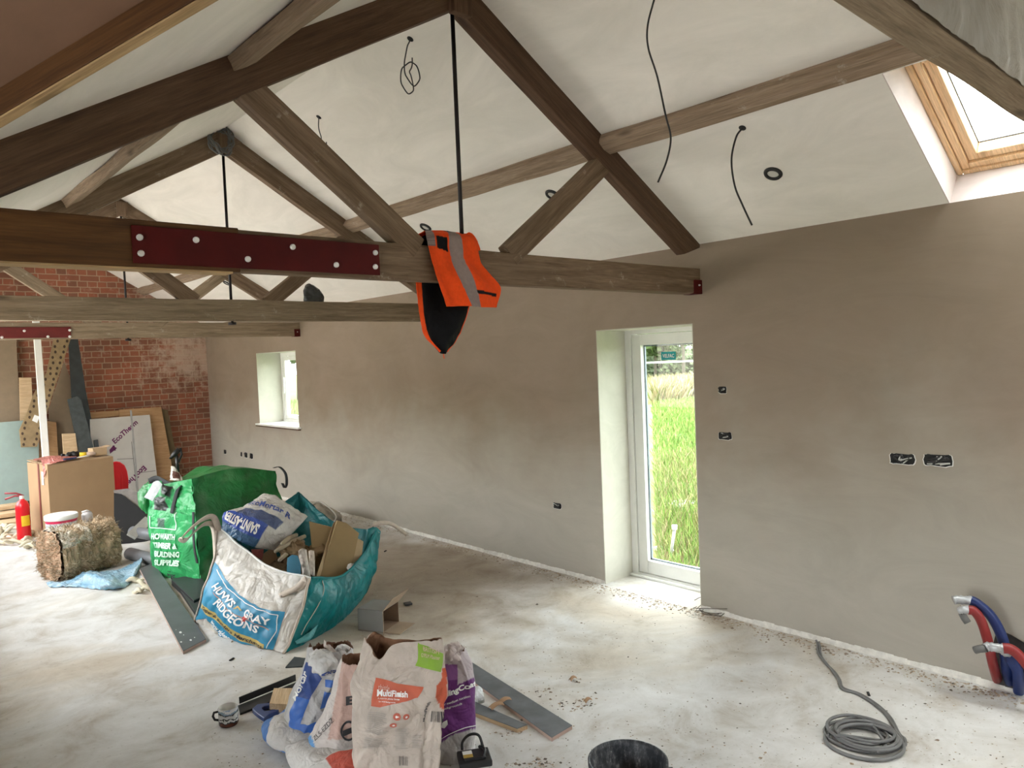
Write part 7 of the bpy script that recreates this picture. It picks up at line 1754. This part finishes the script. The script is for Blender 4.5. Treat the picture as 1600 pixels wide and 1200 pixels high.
def cable_coil():
    c = F(1350, 1157); c.z = 0; mt = plain('dusty_grey_cable', (.155, .155, .155), .5, var=.15, scale=20)
    l = F(1288, 1152); r = F(1412, 1158); R = (l-r).length/2*.97
    u = (r-l); u.z = 0; u.normalize(); w_ = Vector((-u.y, u.x, 0))
    pts = []; turns = 7.5; n = 260; rnd = random.Random(8)
    for i in range(n+1):
        a = 2*PI*turns*i/n; k = 1-.30*abs(math.sin(i/n*PI*2.3+.5)); ph = i/n*turns
        cx = .02*math.sin(ph*2.1); cy = .03*math.sin(ph*1.3+1)
        rr = R*(k if i > 20 else 1); z = .007+.028*(.5+.5*math.sin(ph*1.9))*(1 if i > 10 else i/10)
        pts.append(c+u*(rr*math.cos(a)+cx)+w_*(rr*.92*math.sin(a)+cy)+Vector((0, 0, z)))
    # the raised loop and the lead to the wall
    lead = [pts[-1], F(1400, 1160, .01), F(1413, 1165, .01), F(1414, 1155, .01), F(1405, 1146, .007), F(1392, 1122, .007), F(1372, 1102, .007), F(1345, 1085, .007), F(1318, 1075, .007), F(1312, 1062, .007), F(1304, 1050, .007), F(1288, 1034, .007), F(1279, 1020, .007), F(1277, 1006, .01), F(1275, 1000, .03)]
    L2 = [crom(lead, i/120) for i in range(121)]
    mb = MB(); mb.tube(pts, .0075, 8); mb.tube(L2, .0065, 8)
    lead2 = [F(1405, 1150, .008), F(1386, 1118, .008), F(1366, 1100, .008), F(1340, 1084, .008), F(1316, 1076, .008), F(1309, 1060, .008), F(1296, 1042, .008), F(1284, 1026, .01), F(1281, 1010, .01), F(1280, 1003, .02)]
    mb.tube([crom(lead2, i/100) for i in range(101)], .0055, 8)
    loop = [F(1294, 1150, .02), F(1300, 1138, .02), F(1320, 1124, .02), F(1340, 1121, .02), F(1360, 1130, .03), F(1372, 1145, .03), F(1385, 1168, .02), F(1370, 1176, .02)]
    mb.tube([crom(loop, i/50) for i in range(51)], .0065, 8)
    lp2 = [F(1325, 1150, .01), F(1322, 1160, .01), F(1335, 1168, .01), F(1360, 1174, .01), F(1382, 1172, .02), F(1378, 1160, .02)]
    mb.tube([crom(lp2, i/40) for i in range(41)], .0065, 8)
    o = mb.build('cable_coil', mt, loc=c); tag(o, 'coil of grey cable on the floor running up to the foot of the right wall', 'cable coil')
cable_coil()
def wire_tangle():
    rnd = random.Random(6); c = F(1112, 957); mb = MB()
    for k in range(4):
        a0 = rnd.random()*6; R = .05+.03*k*.5; pts = [c+Vector((R*1.4*math.cos(a0+i*.5), R*math.sin(a0+i*.5)*1.2, .006+.03*abs(math.sin(i*.4+k))*(k*.7))) for i in range(14)]
        mb.tube([crom(pts, i/60) for i in range(61)], .0025, 6)
    mb.tube([F(1116, 955, .01), F(1114, 946, .03), F(1118, 943, .05), F(1124, 948, .04), F(1130, 960, .01)], .002, 6)
    o = mb.build('wire_tangle', plain('brown_thin_wire', (.10, .08, .065), .5), loc=c); tag(o, 'tangle of thin brown wire on the floor at the corner right of the door', 'wire')
wire_tangle()

# ---------------------------------------------------------------- debris
def debris():
    rnd = random.Random(21)
    M1 = plain('plaster_crumb', (.55, .51, .45), .9, var=.2); 
    V = vcol('floor_crumbs', .9, .1, 10, 0, .1)
    mb = MB()
    def chip(p, s_, c):
        o = len(mb.v); an = rnd.random()*PI; a = Vector((math.cos(an), math.sin(an), 0)); b_ = Vector((-a.y, a.x, 0)); k = rnd.uniform(.4, 1)
        z = s_*rnd.uniform(.2, .6); vv = [p+a*s_, p+b_*s_*k, p-a*s_*rnd.uniform(.6, 1), p-b_*s_*k, p+Vector((rnd.uniform(-.3, .3)*s_, rnd.uniform(-.3, .3)*s_, z))]
        mb.add(vv, [(0, 1, 4), (1, 2, 4), (2, 3, 4), (3, 0, 4)], 0, False, [c]*5)
    cols = [(.50, .45, .38), (.60, .57, .52), (.28, .22, .17), (.14, .12, .10), (.42, .33, .24)]
    for i in range(2600):
        y = rnd.uniform(.6, 11) if rnd.random() < .5 else rnd.uniform(.6, 4.5); x = XR-.03-abs(rnd.gauss(0, .07)); chip(Vector((x, y, 0)), rnd.uniform(.003, .014), rnd.choice(cols[:3]+cols[4:]))
    for i in range(2600):
        a = rnd.uniform(330, 1600); b_ = rnd.uniform(880, 1215); p = F(a, b_)
        if p.x > XR-.05: continue
        chip(p, rnd.uniform(.0015, .0065)*(1+.4*(rnd.random() < .05)*3), rnd.choice(cols))
    for (a, b_, sp, n_) in ((900, 1100, 22, 60), (840, 1195, 20, 70), (800, 1145, 10, 20), (700, 1160, 20, 20), (950, 900, 25, 60), (1110, 950, 25, 80), (1500, 1065, 50, 90), (895, 1062, 10, 12), (845, 1080, 20, 20)):
        for i in range(n_):
            p = F(a+rnd.gauss(0, sp), b_+rnd.gauss(0, sp*.3))
            if p.x < XR-.04: chip(p, rnd.uniform(.004, .013), rnd.choice(cols))
    o = mb.build('plaster_crumbs', V); tag(o, 'plaster crumbs and grit scattered over the concrete floor', 'debris', kind='stuff')
    shav = plain('wood_shaving', (.42, .26, .15), .8)
    for (a, b_, s_, lb) in ((775, 1104, .05, 'curled brown wood shaving lying on the narrow blue-grey plank'), (788, 1096, .045, 'curled wood shaving lying on the wide blue-grey plank'), (918, 1096, .03, 'loose wood chip on the floor right of the wide blue-grey plank'), (895, 1062, .03, 'brown scrap on the floor beyond the wide blue-grey plank')):
        p = F(a, b_, .028 if 'plank' in lb and 'floor' not in lb else .006); mb = MB()
        mb.grid(10, 6, lambda u, v: p+Vector(((u-.5)*s_*1.6, (v-.5)*s_*.7, .012*math.sin(PI*u)+.010*math.sin(PI*v))), 0, True); tag(mb.build('wood_shaving', shav, loc=p, solid=.0012), lb, 'wood shaving')
    for (a, b_, lb) in ((602, 861, 'tiny dark scrap on the floor right of the bulk bag rim'), (1357, 1084, 'tiny dark scrap on the floor beyond the cable coil'), (362, 1030, 'thin dark splinter on the floor below the bulk bag')):
        p = F(a, b_, .005); d = Vector((.8, .5, 0)); o = board('splinter', p-d*.02, p+d*.02, .012, .008, M_blacksoft); tag(o, lb, 'splinter')
debris()
